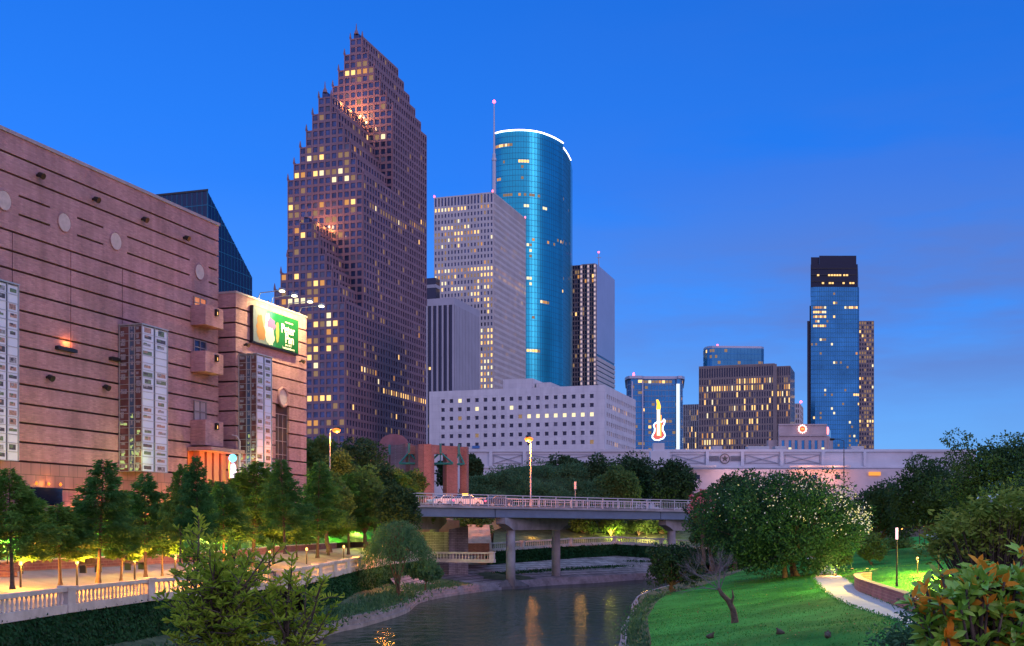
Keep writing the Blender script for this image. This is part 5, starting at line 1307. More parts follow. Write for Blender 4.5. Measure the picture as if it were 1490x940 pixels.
def leaf_obj(name, C, D, S, L, W, mats, mi=None, parent=None, fold=0):
    """one mesh of many leaves: base points C, directions D, side vectors S, lengths L, widths W"""
    C, D, S = np.asarray(C, float), np.asarray(D, float), np.asarray(S, float); n = len(C)
    D /= np.linalg.norm(D, axis=1, keepdims=True)+1e-9
    S = S - (S*D).sum(1, keepdims=True)*D; S /= np.linalg.norm(S, axis=1, keepdims=True)+1e-9
    L = np.broadcast_to(np.asarray(L, float), (n,))[:, None]; W = np.broadcast_to(np.asarray(W, float), (n,))[:, None]
    if fold:
        Nn = np.cross(D, S); up = Nn*W*fold
        V = np.stack([C, C+D*L*.3+S*W*.46+up, C+D*L*.68+S*W*.42+up, C+D*L, C+D*L*.68-S*W*.42+up, C+D*L*.3-S*W*.46+up], 1).reshape(-1, 3)
        b = np.arange(n)[:, None]*6
        I = np.concatenate([b+[0, 1, 2, 3], b+[0, 3, 4, 5]], 1).reshape(-1); nf = 2*n
    else:
        V = np.stack([C, C+D*L*.5+S*W*.5, C+D*L, C+D*L*.5-S*W*.5], 1).reshape(-1, 3)
        I = np.arange(4*n); nf = n
    me = bpy.data.meshes.new(name)
    me.vertices.add(len(V)); me.vertices.foreach_set('co', V.astype(np.float32).ravel())
    me.loops.add(4*nf); me.loops.foreach_set('vertex_index', I.astype(np.int32))
    me.polygons.add(nf); me.polygons.foreach_set('loop_start', (np.arange(nf)*4).astype(np.int32)); me.polygons.foreach_set('loop_total', np.full(nf, 4, np.int32))
    mats = mats if isinstance(mats, (list, tuple)) else [mats]
    for m in mats: me.materials.append(m)
    if mi is not None: me.polygons.foreach_set('material_index', np.repeat(np.asarray(mi, np.int32), 2 if fold else 1))
    me.update(calc_edges=True)
    o = bpy.data.objects.new(name, me); col.objects.link(o)
    if parent is not None: adopt(o, parent)
    return o
rng = np.random.default_rng(11)
def runit(n): v = rng.normal(size=(n, 3)); return v/np.linalg.norm(v, axis=1, keepdims=True)

def cypress_mesh(H, Rm, n, seed, leaf=(.34, .085), bare=.2, dens=1.0, m='cyp'):
    """an empty-rooted bald cypress at the origin: trunk with limbs, feathery tiered crown"""
    rr = random.Random(seed); tk = MB()
    lean = (rr.uniform(-.02, .02)*H, rr.uniform(-.02, .02)*H)
    tr = lambda t: Vector((lean[0]*t, lean[1]*t, H*t))
    tk.path([tr(t) for t in (0, .04, .12, .5, .8, .99)], [.022*H+.05, .016*H+.03, .012*H+.03, .008*H+.02, .004*H+.01, .01], 7)
    C, D, S, Ls = [], [], [], []
    for i in range(n):
        t = bare + (1-bare)*((i+.5)/n)**.92; az = i*2.4+rr.uniform(-.4, .4)
        prof = (1-t)**.75*(.55+.45*min(1, (t-bare)/.14+.25))
        ln = Rm*prof*rr.uniform(.55, 1.18)+.12
        b0 = tr(t); out = Vector((math.cos(az), math.sin(az), rr.uniform(-.02, .32)))
        tip = b0+out*ln-UP*(.14*ln*ln/Rm)
        tk.tube(b0, b0.lerp(tip, .92), .010*ln+.012, .004, 4, cap=False)
        k = int(ln*dens*85)
        side = Vector((-math.sin(az), math.cos(az), 0))
        for j in range(k):
            f = rr.uniform(.08, 1)**.7; w = ln*.30*(1.15-f)*rr.gauss(0, 1)*.75
            p = b0.lerp(tip, f)-UP*(.05*math.sin(f*3))+side*w+UP*rr.gauss(0, .075+.02*ln)
            d = out*.8+side*(w*1.2+rr.gauss(0, .5))+UP*rr.gauss(-.28, .3)
            C.append(p); D.append(d); S.append((rr.gauss(0, 1), rr.gauss(0, 1), rr.gauss(0, .6))); Ls.append(rr.uniform(.6, 1.25))
    Ls = np.array(Ls)
    return tk, C, D, S, Ls*leaf[0], Ls*leaf[1]
def new_tree(name, label, cat, group, tk, leaves, bark, lm, loc, crown='crown'):
    t = thing(name, label, cat, (0, 0, 0), group)
    tk.build('trunk', bark, t, smooth=True); leaf_obj(crown, *leaves, lm, parent=t)
    t.location = loc; return t

GC = 'young cypress trees along the promenade'
protos = []
for i in range(5):
    H, Rm = (7.5, 8.2, 6.0, 7.8, 5.4)[i], (4.1, 3.9, 3.7, 4.3, 3.2)[i]
    protos.append((H, cypress_mesh(H, Rm, (84, 92, 74, 84, 64)[i], 30+i, dens=(1.0, .95, 1.1, .95, 1.2)[i], bare=(.29, .28, .33, .32, .34)[i], leaf=(.38, .10))))
made = {}
def cypress(kind, px, pyb, pyt, z, label, rz, wide=1.0):
    p = on(px, pyb, z+.75); Hn = (pyb-pyt)*p.y/F
    H, (tk, C, D, S, L_, W_) = protos[kind]
    if kind not in made:
        t = new_tree('cypress_tree', label, 'tree', GC, tk, (C, D, S, L_, W_), M['bark'], M['cyp2'] if kind in (1, 3) else M['cyp'], p); made[kind] = t
    else:
        t = copy_tree(made[kind]); t['label'] = label; t.location = p
    k = Hn/H; t.scale = (k*wide, k*wide, k); t.rotation_euler = (R.uniform(-.045, .045), R.uniform(-.045, .045), rz)
    return t
cyl = [
 (0, 18, 858, 682, 4.1, 'tall feathery cypress at the left edge with an orange lit trunk', .3, 1.0),
 (2, 88, 851, 735, 4.1, 'broad low cypress in front of the three orange lobby lamps', 1.3, 1.15),
 (1, 143, 848, 668, 4.1, 'tall cypress between the bar wall lamp and the midway glazed bay', 2.2, 1.0),
 (4, 176, 845, 752, 4.1, 'short yellow lit cypress left of the midway glazed bay', .8, 1.0),
 (3, 212, 841, 690, 4.1, 'cypress standing right in front of the midway glazed bay', 4.4, .9),
 (2, 236, 838, 745, 4.1, 'low cypress just right of the midway glazed bay', 3.0, .9),
 (0, 262, 823, 676, 5.2, 'slim cypress on the slope beside the left edge of the orange entrance', 5.0, .62),
 (1, 290, 818, 664, 5.6, 'dark slim cypress directly in front of the orange lit entrance', 1.0, .62),
 (3, 326, 831, 702, 4.1, 'dense cypress behind the foreground tree, right of the entrance sign', .2, 1.0),
 (0, 368, 824, 672, 4.1, 'spreading cypress beneath the annex glazed bay with yellow light under it', 2.6, 1.15),
 (4, 398, 820, 735, 4.1, 'small cypress above the balustrade corner bastion', 4.0, 1.1),
 (2, 432, 815, 738, 4.1, 'short full cypress right of the balustrade corner bastion', .9, .95),
 (1, 462, 812, 672, 4.1, 'tall dark cypress below the left street lamp', 3.3, .95),
 (4, 478, 808, 728, 4.1, 'bright green low cypress with bare trunks beside it', 5.5, 1.2),
 (3, 507, 807, 690, 4.1, 'tall cypress between the left street lamp and the willow', 1.9, .95),
 (0, 545, 802, 694, 4.2, 'leafy cypress behind the willow near the left end of the bridge', .6, 1.05),
 (2, 583, 799, 690, 4.3, 'dark cypress against the left end of the bridge railing', 2.9, 1.0),
 (1, 415, 806, 668, 5.4, 'dark cypress in front of the tall narrow annex window', 5.2, .9),
]
for a in cyl: cypress(*a)
for kind, px, pyt, rz, lb, wd_ in ((2, 48, 722, .5, 'cypress on the slope between the left edge cypress and the lobby lamps', 1.2), (3, 116, 728, 1.5, 'bushy cypress on the slope just left of the tallest left cypress', 1.2), (4, 190, 716, 2.6, 'cypress on the slope below the left strip of the midway glazed bay', 1.3), (3, 258, 716, 3.4, 'cypress on the slope between the midway glazed bay and the entrance', 1.1), (2, 312, 700, 4.1, 'cypress on the slope just below the white neon sign', 1.2), (0, 345, 690, 5.0, 'cypress on the slope left of the annex glazed bay', 1.1), (3, 398, 694, .2, 'cypress on the slope right of the annex glazed bay', 1.2), (2, 445, 700, 1.1, 'cypress on the slope under the annex corner edge', 1.3), (4, 490, 708, 2.0, 'rearmost low cypress on the slope right of the left street lamp', 1.4)):
    q_ = min([p + LL*2.6 + UP*1.6 for p in resample(PRW, 500)], key=lambda v: abs(proj(v)[0]-px)); H = protos[kind][0]
    t = copy_tree(made[kind]); t['label'] = lb; t.location = q_; k = (zat(pyt, q_.y)-q_.z)/H; t.scale = (k*wd_, k*wd_, k); t.rotation_euler = (R.uniform(-.05, .05), R.uniform(-.05, .05), rz)


def crown_tree(center, rx, ry, rz, nl, per, leaf, seed, fill=.55, base=None, trunk_r=.25, lobe=.3, zsq=.0, limbs=14, trunks=1, out=.55, cut=-.62):
    """broad crown: leaf clumps on lobes spread over an uneven ellipsoid, limbs reaching into them"""
    rr = random.Random(seed); g = np.random.default_rng(seed); tk = MB()
    C, D, S, Ls = [], [], [], []
    cen = []
    for i in range(nl):
        z = 1-2*(i+.5)/nl; az = i*2.39996+rr.uniform(-.3, .3); q = math.sqrt(max(0, 1-z*z))
        if z < cut: continue
        r = rr.uniform(fill, .92)*(1 if rr.random() < .8 else .6)*(1+.14*math.sin(3*az+seed)*math.cos(2.3*z+seed)+.09*math.sin(5*az+4*z+seed*2))
        c = Vector((rx*q*math.cos(az)*r, ry*q*math.sin(az)*r, rz*z*r)); cen.append(c)
        R_ = lobe*min(rx, rz)*rr.uniform(.7, 1.35)
        k = int(per*rr.uniform(.7, 1.3)); v = g.normal(size=(k, 3)); v /= np.linalg.norm(v, axis=1, keepdims=True)
        rad_ = g.uniform(.35, 1, size=(k, 1))**.55
        P_ = np.array(c)+v*rad_*R_*np.array((1.15, 1.15, .85))
        C.append(P_); D.append(v*out+g.normal(size=(k, 3))*.6+np.array((0, 0, -.15))); S.append(g.normal(size=(k, 3))); Ls.append(g.uniform(.6, 1.3, size=k))
    ce = Vector(center)
    C = np.concatenate(C)+np.array(center); D = np.concatenate(D); S = np.concatenate(S); Ls = np.concatenate(Ls)
    b = base or Vector((0, 0, 0))
    for t_ in range(trunks):
        b0 = b+Vector((rr.uniform(-.6, .6)*(trunks > 1), rr.uniform(-.5, .5)*(trunks > 1), 0)); fork = b0.lerp(ce, .55)+Vector((rr.uniform(-.3, .3), 0, -rz*.25))
        tk.path([b0-UP*.2, b0+UP*.25, b0.lerp(fork, .5)+Vector((rr.uniform(-.15, .15), 0, 0)), fork], [trunk_r*1.5, trunk_r*1.1, trunk_r*.9, trunk_r*.7], 8)
        for c in rr.sample(cen, min(limbs, len(cen))):
            e = ce+c; m = fork.lerp(e, .5)+UP*rr.uniform(.0, .12)*rz
            tk.path([fork, m, e], [trunk_r*.45, trunk_r*.25, .02], 5)
    return tk, C, D, S, Ls*leaf[0], Ls*leaf[1]
def broad(name, label, cat, px0, px1, pyt, pyb, Z, zg, m, seed, group=None, leaf=None, nl=46, per=190, bark='bark', depth=.8, trunk_px=None, **kw):
    x0, x1 = zz(px0, Z).x, zz(px1, Z).x; zt, zb = zat(pyt, Z), zat(pyb, Z)
    loc = Vector(((x0+x1)/2 if trunk_px is None else zz(trunk_px, Z).x, Z, zg)); rx, rz = (x1-x0)/2, (zt-zb)/2
    leaf = leaf or (max(.16, Z*.0026), max(.09, Z*.0014))
    tk, *lv = crown_tree(((x0+x1)/2-loc.x, 0, (zt+zb)/2-zg), rx, rx*depth, rz, nl, per, leaf, seed, **kw)
    return new_tree(name, label, cat, group, tk, lv, M[bark], M[m], loc)
# trees along the street at the left
GS = 'street trees left of the bridge'
broad('street_tree', 'yellow green lit tree beside the corner edge of the theatre annex', 'tree', 436, 492, 628, 712, 172, 9.3, 'oak', 1, GS)
broad('street_tree', 'dark rounded oak left of the brick gateway, below the gabled tower', 'tree', 482, 562, 640, 715, 168, 9.3, 'oakdark', 2, GS)
broad('street_tree', 'mid green tree right under the left street lamp head', 'tree', 462, 520, 655, 725, 158, 9.3, 'oak', 3, GS)
broad('street_tree', 'orange tinged small tree in front of the brick gateway', 'tree', 560, 626, 682, 728, 150, 9.3, 'oak', 4, GS)
broad('street_tree', 'dark tree left of the gateway over the left end of the bridge', 'tree', 520, 585, 676, 735, 146, 8.5, 'oakdark', 5, GS)
broad('street_tree', 'orange lit tree beside the bottom corner of the theatre annex', 'tree', 400, 446, 668, 716, 142, 9.0, 'oak', 6, GS)
broad('bridge_end_tree', 'dense dark tree covering the left end of the bridge', 'tree', 548, 612, 690, 790, 122, 5.5, 'oakdark', 7, GS, nl=56, per=200)
broad('bridge_end_tree', 'dense tree between the willow and the brick gateway', 'tree', 500, 566, 676, 790, 128, 5.5, 'oak', 8, GS, nl=60, per=200)
broad('bridge_end_tree', 'round green tree above the corner balustrade and left of the willow', 'tree', 446, 512, 682, 784, 118, 5.5, 'oak', 9, GS, nl=56, per=200)
broad('street_tree', 'dark tree seen through the brick gateway', 'tree', 636, 664, 664, 722, 186, 9.3, 'oakdark', 10, GS, nl=26, per=120)
# trees behind the bridge
GB = 'trees behind the bridge'
broad('oak_tree', 'small pointed oak rising highest behind the bridge street lamp', 'tree', 800, 856, 652, 748, 205, 9.2, 'oakdark', 11, GB, cut=-.95, nl=64)
broad('oak_tree', 'rounded oak behind the small bridge sign post', 'tree', 833, 900, 660, 748, 200, 9.2, 'oakdark', 12, GB, cut=-.95, nl=64)
broad('oak_tree', 'oak just left of the guitar sign pedestal', 'tree', 880, 962, 655, 748, 205, 9.2, 'oakdark', 13, GB, cut=-.95, nl=64)
broad('oak_tree', 'rounded oak just right of the guitar sign pedestal', 'tree', 945, 1014, 666, 748, 198, 9.2, 'oakdark', 14, GB, cut=-.95, nl=64)
broad('oak_tree', 'low mid green oak between the two rounded oaks behind the bridge', 'tree', 872, 930, 680, 748, 192, 9.2, 'oak', 15, GB, cut=-.95, nl=64)
broad('oak_tree', 'dark tree beside the right end of the brick gateway', 'tree', 672, 706, 655, 748, 200, 9.2, 'oakdark', 16, GB, cut=-.95, nl=64)
# hedge mound
def mound(name, label, px0, px1, pyt, pyb, Z, depth, m, n, leaf, seed, lumps=26):
    g = np.random.default_rng(seed); rr = random.Random(seed)
    x0, x1 = zz(px0, Z).x, zz(px1, Z).x; zt, zb = zat(pyt, Z), zat(pyb, Z)
    t = thing(name, label, 'hedge', ((x0+x1)/2, Z, zb))
    C, D, S = [], [], []
    for i in range(lumps):
        fx = rr.random(); cx = x0+(x1-x0)*fx; h = (zt-zb)*(1-abs(2*fx-1)**2.6*.55)
        cz = zb+h*rr.uniform(.1, .88); r = rr.uniform(1.1, 2.0); cy = Z+depth*(cz-zb)/(zt-zb)
        k = n//lumps; v = g.normal(size=(k, 3)); v /= np.linalg.norm(v, axis=1, keepdims=True)
        C.append(np.array((cx, cy, cz))+v*g.uniform(.5, 1, (k, 1))*r*np.array((1.5, 1, .8))); D.append(v*.5+g.normal(size=(k, 3))*.6); S.append(g.normal(size=(k, 3)))
    C = np.concatenate(C); leaf_obj('foliage', C, np.concatenate(D), np.concatenate(S), g.uniform(.6, 1.2, len(C))*leaf[0], g.uniform(.6, 1.2, len(C))*leaf[1], M[m], parent=t)
    b = MB(); A_2 = [Vector((x0+(x1-x0)*i/24, Z+.5, zb-1)) for i in range(25)]; B_2 = [Vector((p.x, Z+depth, zb+(zt-zb)*(1-abs(2*i/24-1)**2.6*.55)*.92)) for i, p in enumerate(A_2)]
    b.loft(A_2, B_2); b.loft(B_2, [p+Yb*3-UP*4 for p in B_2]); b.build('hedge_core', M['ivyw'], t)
    return t
mound('hedge', 'wide oleander hedge mound behind the bridge railing, below the long low building', 684, 900, 668, 732, 190, 9, 'hedge', 16000, (.55, .17), 5, 44)
# trees below the far bank, lit from beneath
GF = 'lit trees on the far bank under the bridge'
broad('bank_tree', 'orange lit leafy tree beside the steps under the bridge', 'tree', 664, 716, 738, 782, 172, 5.2, 'oak', 21, GF, per=120)
for k, (a, b_, yt, lb) in enumerate(((760, 800, 748, 'small tree with pale lit trunk seen between the two bridge columns'), (826, 872, 746, 'small tree behind the far balustrade just right of the far bridge column'), (868, 912, 748, 'bright yellow green tree at the middle of the far balustrade'), (908, 952, 750, 'mid green tree over the right half of the far balustrade'), (944, 985, 752, 'small dark green tree behind the right bridge pier'))):
    broad('bank_tree', lb, 'tree', a, b_, yt, 780, 197, 5.4, 'oak', 22+k, GF, per=90, nl=34, bark='palebark', trunk_r=.16)
# right bank
ft = broad('flowering_tree', 'big rounded dark tree sprinkled with white blossom on the lawn', 'tree', 1022, 1262, 690, 836, 100, 3.4, 'flowerleaf', 31, None, leaf=(.30, .13), nl=150, per=330, depth=.75, trunk_px=1150, lobe=.30, fill=.74, cut=-.95, trunks=3, trunk_r=.22, limbs=12)
g = np.random.default_rng(4); x0, x1 = zz(1022, 100).x, zz(1262, 100).x
k = 2300; v = g.normal(size=(k, 3)); v[:, 2] = np.abs(v[:, 2])*.9-.25*(g.random(k) < .4); v[:, 1] = -np.abs(v[:, 1]); v /= np.linalg.norm(v, axis=1, keepdims=True)
keep = g.random(k) < np.clip((.35+.75*v[:, 0]+.25*v[:, 2])*(.75+.9*np.sin(v[:, 0]*9+1)*np.sin(v[:, 2]*11)), .04, 1)
v = v[keep]; cz_ = (zat(690, 100)+zat(836, 100))/2; P_ = np.array(((x0+x1)/2, 100, cz_))+v*np.array(((x1-x0)/2, (x1-x0)/2*.75, (zat(690, 100)-zat(836, 100))/2))*g.uniform(.9, 1.06, (len(v), 1))
leaf_obj('blossom', P_, g.normal(size=(len(P_), 3)), g.normal(size=(len(P_), 3)), g.uniform(.09, .21, len(P_)), g.uniform(.07, .16, len(P_)), M['blossom'], parent=ft)
GR = 'trees on the right bank'
broad('bank_bush_tree', 'small dark bushy tree at the water edge by the right bridge pier', 'tree', 936, 1022, 788, 864, 106, 1.9, 'oakdark', 41, GR, nl=40, per=200, fill=.5)
broad('dark_tree', 'dark tree hiding the right end of the bridge', 'tree', 1000, 1072, 706, 822, 128, 3.2, 'oakdark', 42, GR, nl=60, per=200)
pk = broad('crape_myrtle', 'crape myrtle with pink flowers beside the right end of the bridge railing', 'tree', 1004, 1042, 712, 775, 124, 3.2, 'oak', 43, GR, nl=26, per=110)
k = 160; v = runit(k); v[:, 1] = -np.abs(v[:, 1]); P_ = np.array((zz(1020, 124).x, 124, zat(735, 124)))+v*np.array((1.4, 1.2, 1.6)); leaf_obj('blossom', P_, runit(k), runit(k), .3, .22, M['pinkbl'], parent=pk)
broad('dark_tree', 'dark tree behind the top left of the flowering tree', 'tree', 1030, 1110, 686, 760, 125, 3.4, 'oakdark', 48, GR, nl=50, per=170)
broad('dark_tree', 'large dark tree right of the flowering tree, below the tall blue tower', 'tree', 1232, 1330, 690, 806, 128, 5, 'oakdark', 44, GR, nl=70, per=230, fill=.5)
broad('dark_tree', 'dark spreading tree over the lit lawn behind the lamp post', 'tree', 1296, 1412, 664, 800, 120, 5.5, 'oakdark', 45, GR, nl=90, per=240, fill=.5)
broad('dark_tree', 'tallest dark tree at the right edge rising against the sky', 'tree', 1372, 1545, 618, 800, 105, 6, 'oakdark', 46, GR, nl=130, per=260, fill=.5, lobe=.24)
broad('dark_tree', 'lower dark tree filling the right edge under the tallest one', 'tree', 1420, 1560, 690, 830, 90, 5.5, 'oakdark', 47, GR, nl=80, per=230, fill=.5)
for k, (a, b_, yt, yb, Z, lb) in enumerate(((1246, 1290, 772, 826, 112, 'small bright tree by the path left of the lamp post'), (1286, 1330, 775, 826, 135, 'low green shrub behind the lamp post'), (1200, 1240, 790, 834, 108, 'pale lit shrub under the right side of the flowering tree'))):
    broad('path_shrub', lb, 'shrub', a, b_, yt, yb, Z, ground_z(zz((a+b_)/2, Z).x, Z), 'oak', 60+k, GR, nl=26, per=110, trunk_r=.1)

# willow by the water edge
def willow(loc, H, Rw, seed, n=64):
    rr = random.Random(seed); tk = MB(); C, D, S = [], [], []
    for k in range(4):
        a = k*1.6+.4; e = Vector((math.cos(a)*.9, math.sin(a)*.6, H*.5)); tk.path([Vector((k*.08, 0, -.2)), Vector((math.cos(a)*.25, math.sin(a)*.2, H*.22)), e], [.13, .1, .06], 6)
    for i in range(n):
        az = i*2.4; q = math.sqrt((i+.5)/n); top = Vector((math.cos(az)*q*Rw*.62, math.sin(az)*q*Rw*.62, H*(1-.42*q*q)))
        tk.path([Vector((math.cos(az)*.4, math.sin(az)*.3, H*.45)), Vector((top.x*.6, top.y*.6, top.z*.86)), top], [.05, .03, .01], 4)
        ln = H*rr.uniform(.25, .5); out = Vector((math.cos(az), math.sin(az), 0))*Rw*.34
        for j in range(150):
            f = rr.random(); p = top+out*f*rr.uniform(.7, 1.2)-UP*(ln*f*f)+Vector((rr.gauss(0, .28), rr.gauss(0, .28), rr.gauss(0, .14)))
            C.append(p); D.append(out*.25-UP*(.3+f)+Vector((rr.gauss(0, .4), rr.gauss(0, .4), 0))); S.append((rr.gauss(0, 1), rr.gauss(0, 1), .2))
    return tk, C, D, S, .34, .075
p = Vector((zz(578, 109).x, 109, 1.6)); tk, *lv = willow(p, 6.9, 3.9, 3)
new_tree('willow_tree', 'feathery pale green willow leaning over the left river wall', 'tree', None, tk, lv, M['bark'], M['willowleaf'], p)
broad('bank_shrub', 'dense low shrub below the willow at the end of the ivy wall', 'shrub', 590, 648, 815, 850, 112, 2, 'willowleaf', 71, None, nl=24, per=120, trunk_r=.08)
# bare leaning tree on the lawn
p = on(1070, 906, 2.75); t = thing('bare_tree', 'small leaning bare tree with a grey twiggy crown on the lawn', 'tree', (0, 0, 0)); sc_m = p.y/F
pt = lambda px, py, dy=0: Vector(((px-1070)*sc_m, dy, (906-py)*sc_m))
tk = MB(); tk.path([pt(1070, 912), pt(1069, 900), pt(1067, 888), pt(1060, 874), pt(1050, 864), pt(1046, 856)], [.24, .19, .17, .15, .12, .09], 9)
tk.path([pt(1063, 880), pt(1066, 868, -.2), pt(1064, 858, -.3)], [.1, .06, .03], 6)
tk.build('trunk', M['bark'], t, smooth=True)
tw = MB(); rr = random.Random(8)
def twig(a, d, ln, r, dep):
    b_ = a+d*ln; tw.path([a, a.lerp(b_, .5)+Vector((rr.gauss(0, .03), rr.gauss(0, .03), rr.gauss(0, .03)))*ln, b_], [r, r*.8, r*.55], 4)
    if dep:
        for k in range(rr.choice((2, 3, 3))):
            f = rr.uniform(.45, 1); nd = (d+Vector((rr.gauss(0, .42), rr.gauss(0, .42), rr.gauss(.08, .3)))).normalized(); twig(a.lerp(b_, f), nd, ln*rr.uniform(.55, .85), r*.58, dep-1)
for d, ln in (((-.2, 0, 1), 1.1), ((-.75, .2, .55), 1.2), ((.3, -.3, .9), 1.0), ((-.45, -.4, .8), 1.1), ((.1, .4, .9), 1.0), ((-1, .1, .1), 1.1)): twig(pt(1047, 858), Vector(d).normalized(), ln, .032, 5)
tw.build('crown', mat('grey_twigs', (.15, .13, .15), .9), t)
for d in ((.6, -.2, .7), (.2, -.5, .9)): pass
t.location = p

# foreground tree, bottom left
rr = random.Random(21); g = np.random.default_rng(21)
t = thing('foreground_tree', 'nearby leafy tree with slender yellow green leaves in the lower left', 'tree', (0, 0, 0))
Zf = 22; bx = zz(362, Zf); base = Vector((bx.x, Zf, 1.4)); tk = MB(); C, D, S = [], [], []
tk.path([Vector((0, 0, -.3)), Vector((.1, 0, 1.2)), Vector((-.05, 0, 2.6))], [.13, .1, .08], 8)
tips = []
def branch(a, b_, r0):
    m = a.lerp(b_, .55)+Vector((rr.gauss(0, .1), rr.gauss(0, .1), rr.uniform(0, .15))); tk.path([a, m, b_], [r0, r0*.7, r0*.3], 5); return m
def spray(a, d, ln, nlf, drop=.25):
    d = Vector(d).normalized(); e = a+d*ln-UP*drop*ln*.5; tk.path([a, a.lerp(e, .5)+UP*.05*ln, e], [.012, .009, .004], 4)
    for j in range(nlf):
        f = rr.uniform(.1, 1.03); p = a.lerp(e, f)+UP*.05*ln*math.sin(f*3.1); az = rr.uniform(0, 6.28)
        o = Vector((math.cos(az), math.sin(az), rr.uniform(-.35, .75))); C.append(p); D.append(d*.55+o*.75); S.append((rr.gauss(0, 1), rr.gauss(0, 1), rr.gauss(0, .7)))
def pxp(px, py, dy=0): Z = Zf+dy; v = at(px, py, Z); return v-base
crown_pts = []
for i in range(100):
    px = rr.gauss(352, 70); py = rr.uniform(800, 960)
    if px < 250 or px > 470: continue
    lim = 795+abs(px-345)*.42
    if py < lim: py = lim+rr.uniform(0, 60)
    crown_pts.append((px, py, rr.uniform(-1.3, 1.3)))
for px, py, dy in ((290, 752, 0), (280, 790, .2), (305, 800, -.2), (290, 822, .3), (268, 812, -.1), (330, 815, 0), (400, 810, .2), (425, 850, 0), (455, 880, .3), (470, 905, -.2), (245, 880, 0), (262, 855, .2), (380, 830, .1), (360, 822, -.3), (440, 920, 0), (475, 930, .1)): crown_pts.append((px, py, dy))
hub = [Vector((-.05, 0, 2.6)), Vector((-.4, .1, 3.4)), Vector((.3, -.1, 3.3)), Vector((-.7, 0, 4.4)), Vector((.7, .1, 3.9))]
for a, b_ in ((0, 1), (0, 2), (1, 3), (2, 4)): branch(hub[a], hub[b_], .05)
for px, py, dy in crown_pts:
    e = pxp(px, py, dy); h = min(hub, key=lambda q: (q-e).length+(.8 if q.z > e.z else 0)); m = branch(h, e, .028)
    for q in range(4): spray(h.lerp(e, rr.uniform(.55, .95)), (rr.gauss(0, 1), rr.gauss(0, 1), rr.uniform(-.1, .9)), rr.uniform(.3, .65), 14)
    spray(m.lerp(e, .8), (e-h)+UP*.3, rr.uniform(.35, .6), 18)
for f in range(6): spray(pxp(289+rr.uniform(-3, 3), 775+f*9), (rr.gauss(0, .8), rr.gauss(0, .8), .6), rr.uniform(.2, .4), 9)
spray(pxp(289, 790), (.02, 0, 1), .55, 14)
tk.build('trunk', M['bark'], t, smooth=True)
L_ = g.uniform(.7, 1.25, len(C)); leaf_obj('crown', C, D, S, L_*.145, L_*.044, M['fgleaf'], parent=t, fold=.25)
t.location = base

# foreground magnolia, right
def magnolia(label, base, clusters, leaf, rust, m_r, seed):
    rr = random.Random(seed); t = thing('magnolia_shrub', label, 'shrub', (0, 0, 0), None); tk = MB(); C, D, S, mi, LL_ = [], [], [], [], []
    hub = Vector((0, 0, 1.2)); tk.path([Vector((0, 0, -.2)), Vector((.02, 0, .6)), hub], [.06, .05, .045], 7)
    for e, d in clusters:
        m = hub.lerp(e, .6)+Vector((rr.gauss(0, .05), rr.gauss(0, .05), -.06)); tk.path([hub, m, e], [.03, .018, .010], 5); d = Vector(d).normalized(); u = d.orthogonal().normalized(); w = d.cross(u)
        n = rr.randint(8, 11); isr = rr.random() < rust
        for j in range(n):
            a = j*2.4+rr.uniform(-.3, .3); lift_ = rr.uniform(.05, .55) if j < n-3 else rr.uniform(.9, 2.2)
            o = u*math.cos(a)+w*math.sin(a)+d*lift_-UP*rr.uniform(0, .25); C.append(e-d*rr.uniform(0, .09)); D.append(o); sd_ = d.cross(o); S.append(sd_+Vector((rr.gauss(0, .25), rr.gauss(0, .25), rr.gauss(0, .25))))
            mi.append(1 if (isr and j >= n-4) or rr.random() < .08 else 0); LL_.append(rr.uniform(.75, 1.2)*(.8 if j >= n-3 else 1))
    tk.build('branches', M['bark'], t, smooth=True); LL_ = np.array(LL_)
    leaf_obj('foliage', C, D, S, LL_*leaf[0], LL_*leaf[1], [M['magleaf'], m_r], mi, parent=t, fold=.22); t.location = base; return t
rr = random.Random(5)
Zm = 9.5; base = Vector((zz(1440, Zm).x, Zm, 4.6)); cl_ = []
spots_ = [(1370,835),(1398,835),(1420,820),(1345,850),(1345,880),(1388,862),(1425,855),(1455,845),(1378,895),(1410,890),(1440,885),(1352,905),(1390,920),(1425,920),(1460,915),(1475,830),(1488,800),(1480,870),(1365,935),(1405,945),(1445,945),(1485,940),(1485,900),(1330,870),(1402,905),(1420,940),(1450,865)]
for px, py in spots_:
    e = at(px+rr.uniform(-4, 4), py, Zm+rr.uniform(-.5, .6))-base; cl_.append((e, (rr.gauss(-.1, .35), rr.gauss(-.5, .4), 1)))
for k in range(460):
    qx = rr.uniform(1348, 1545); qy = rr.uniform(826+max(0, (1415-qx))*.6, 1010)
    e = at(qx, qy, Zm+rr.uniform(-.6, 1.2))-base; cl_.append((e, (rr.gauss(0, .5), rr.gauss(-.4, .5), 1)))
magnolia('nearby magnolia shrub with glossy green and rusty orange leaves, lower right corner', base, cl_, (.15, .060), .32, M['magrust'], 3)
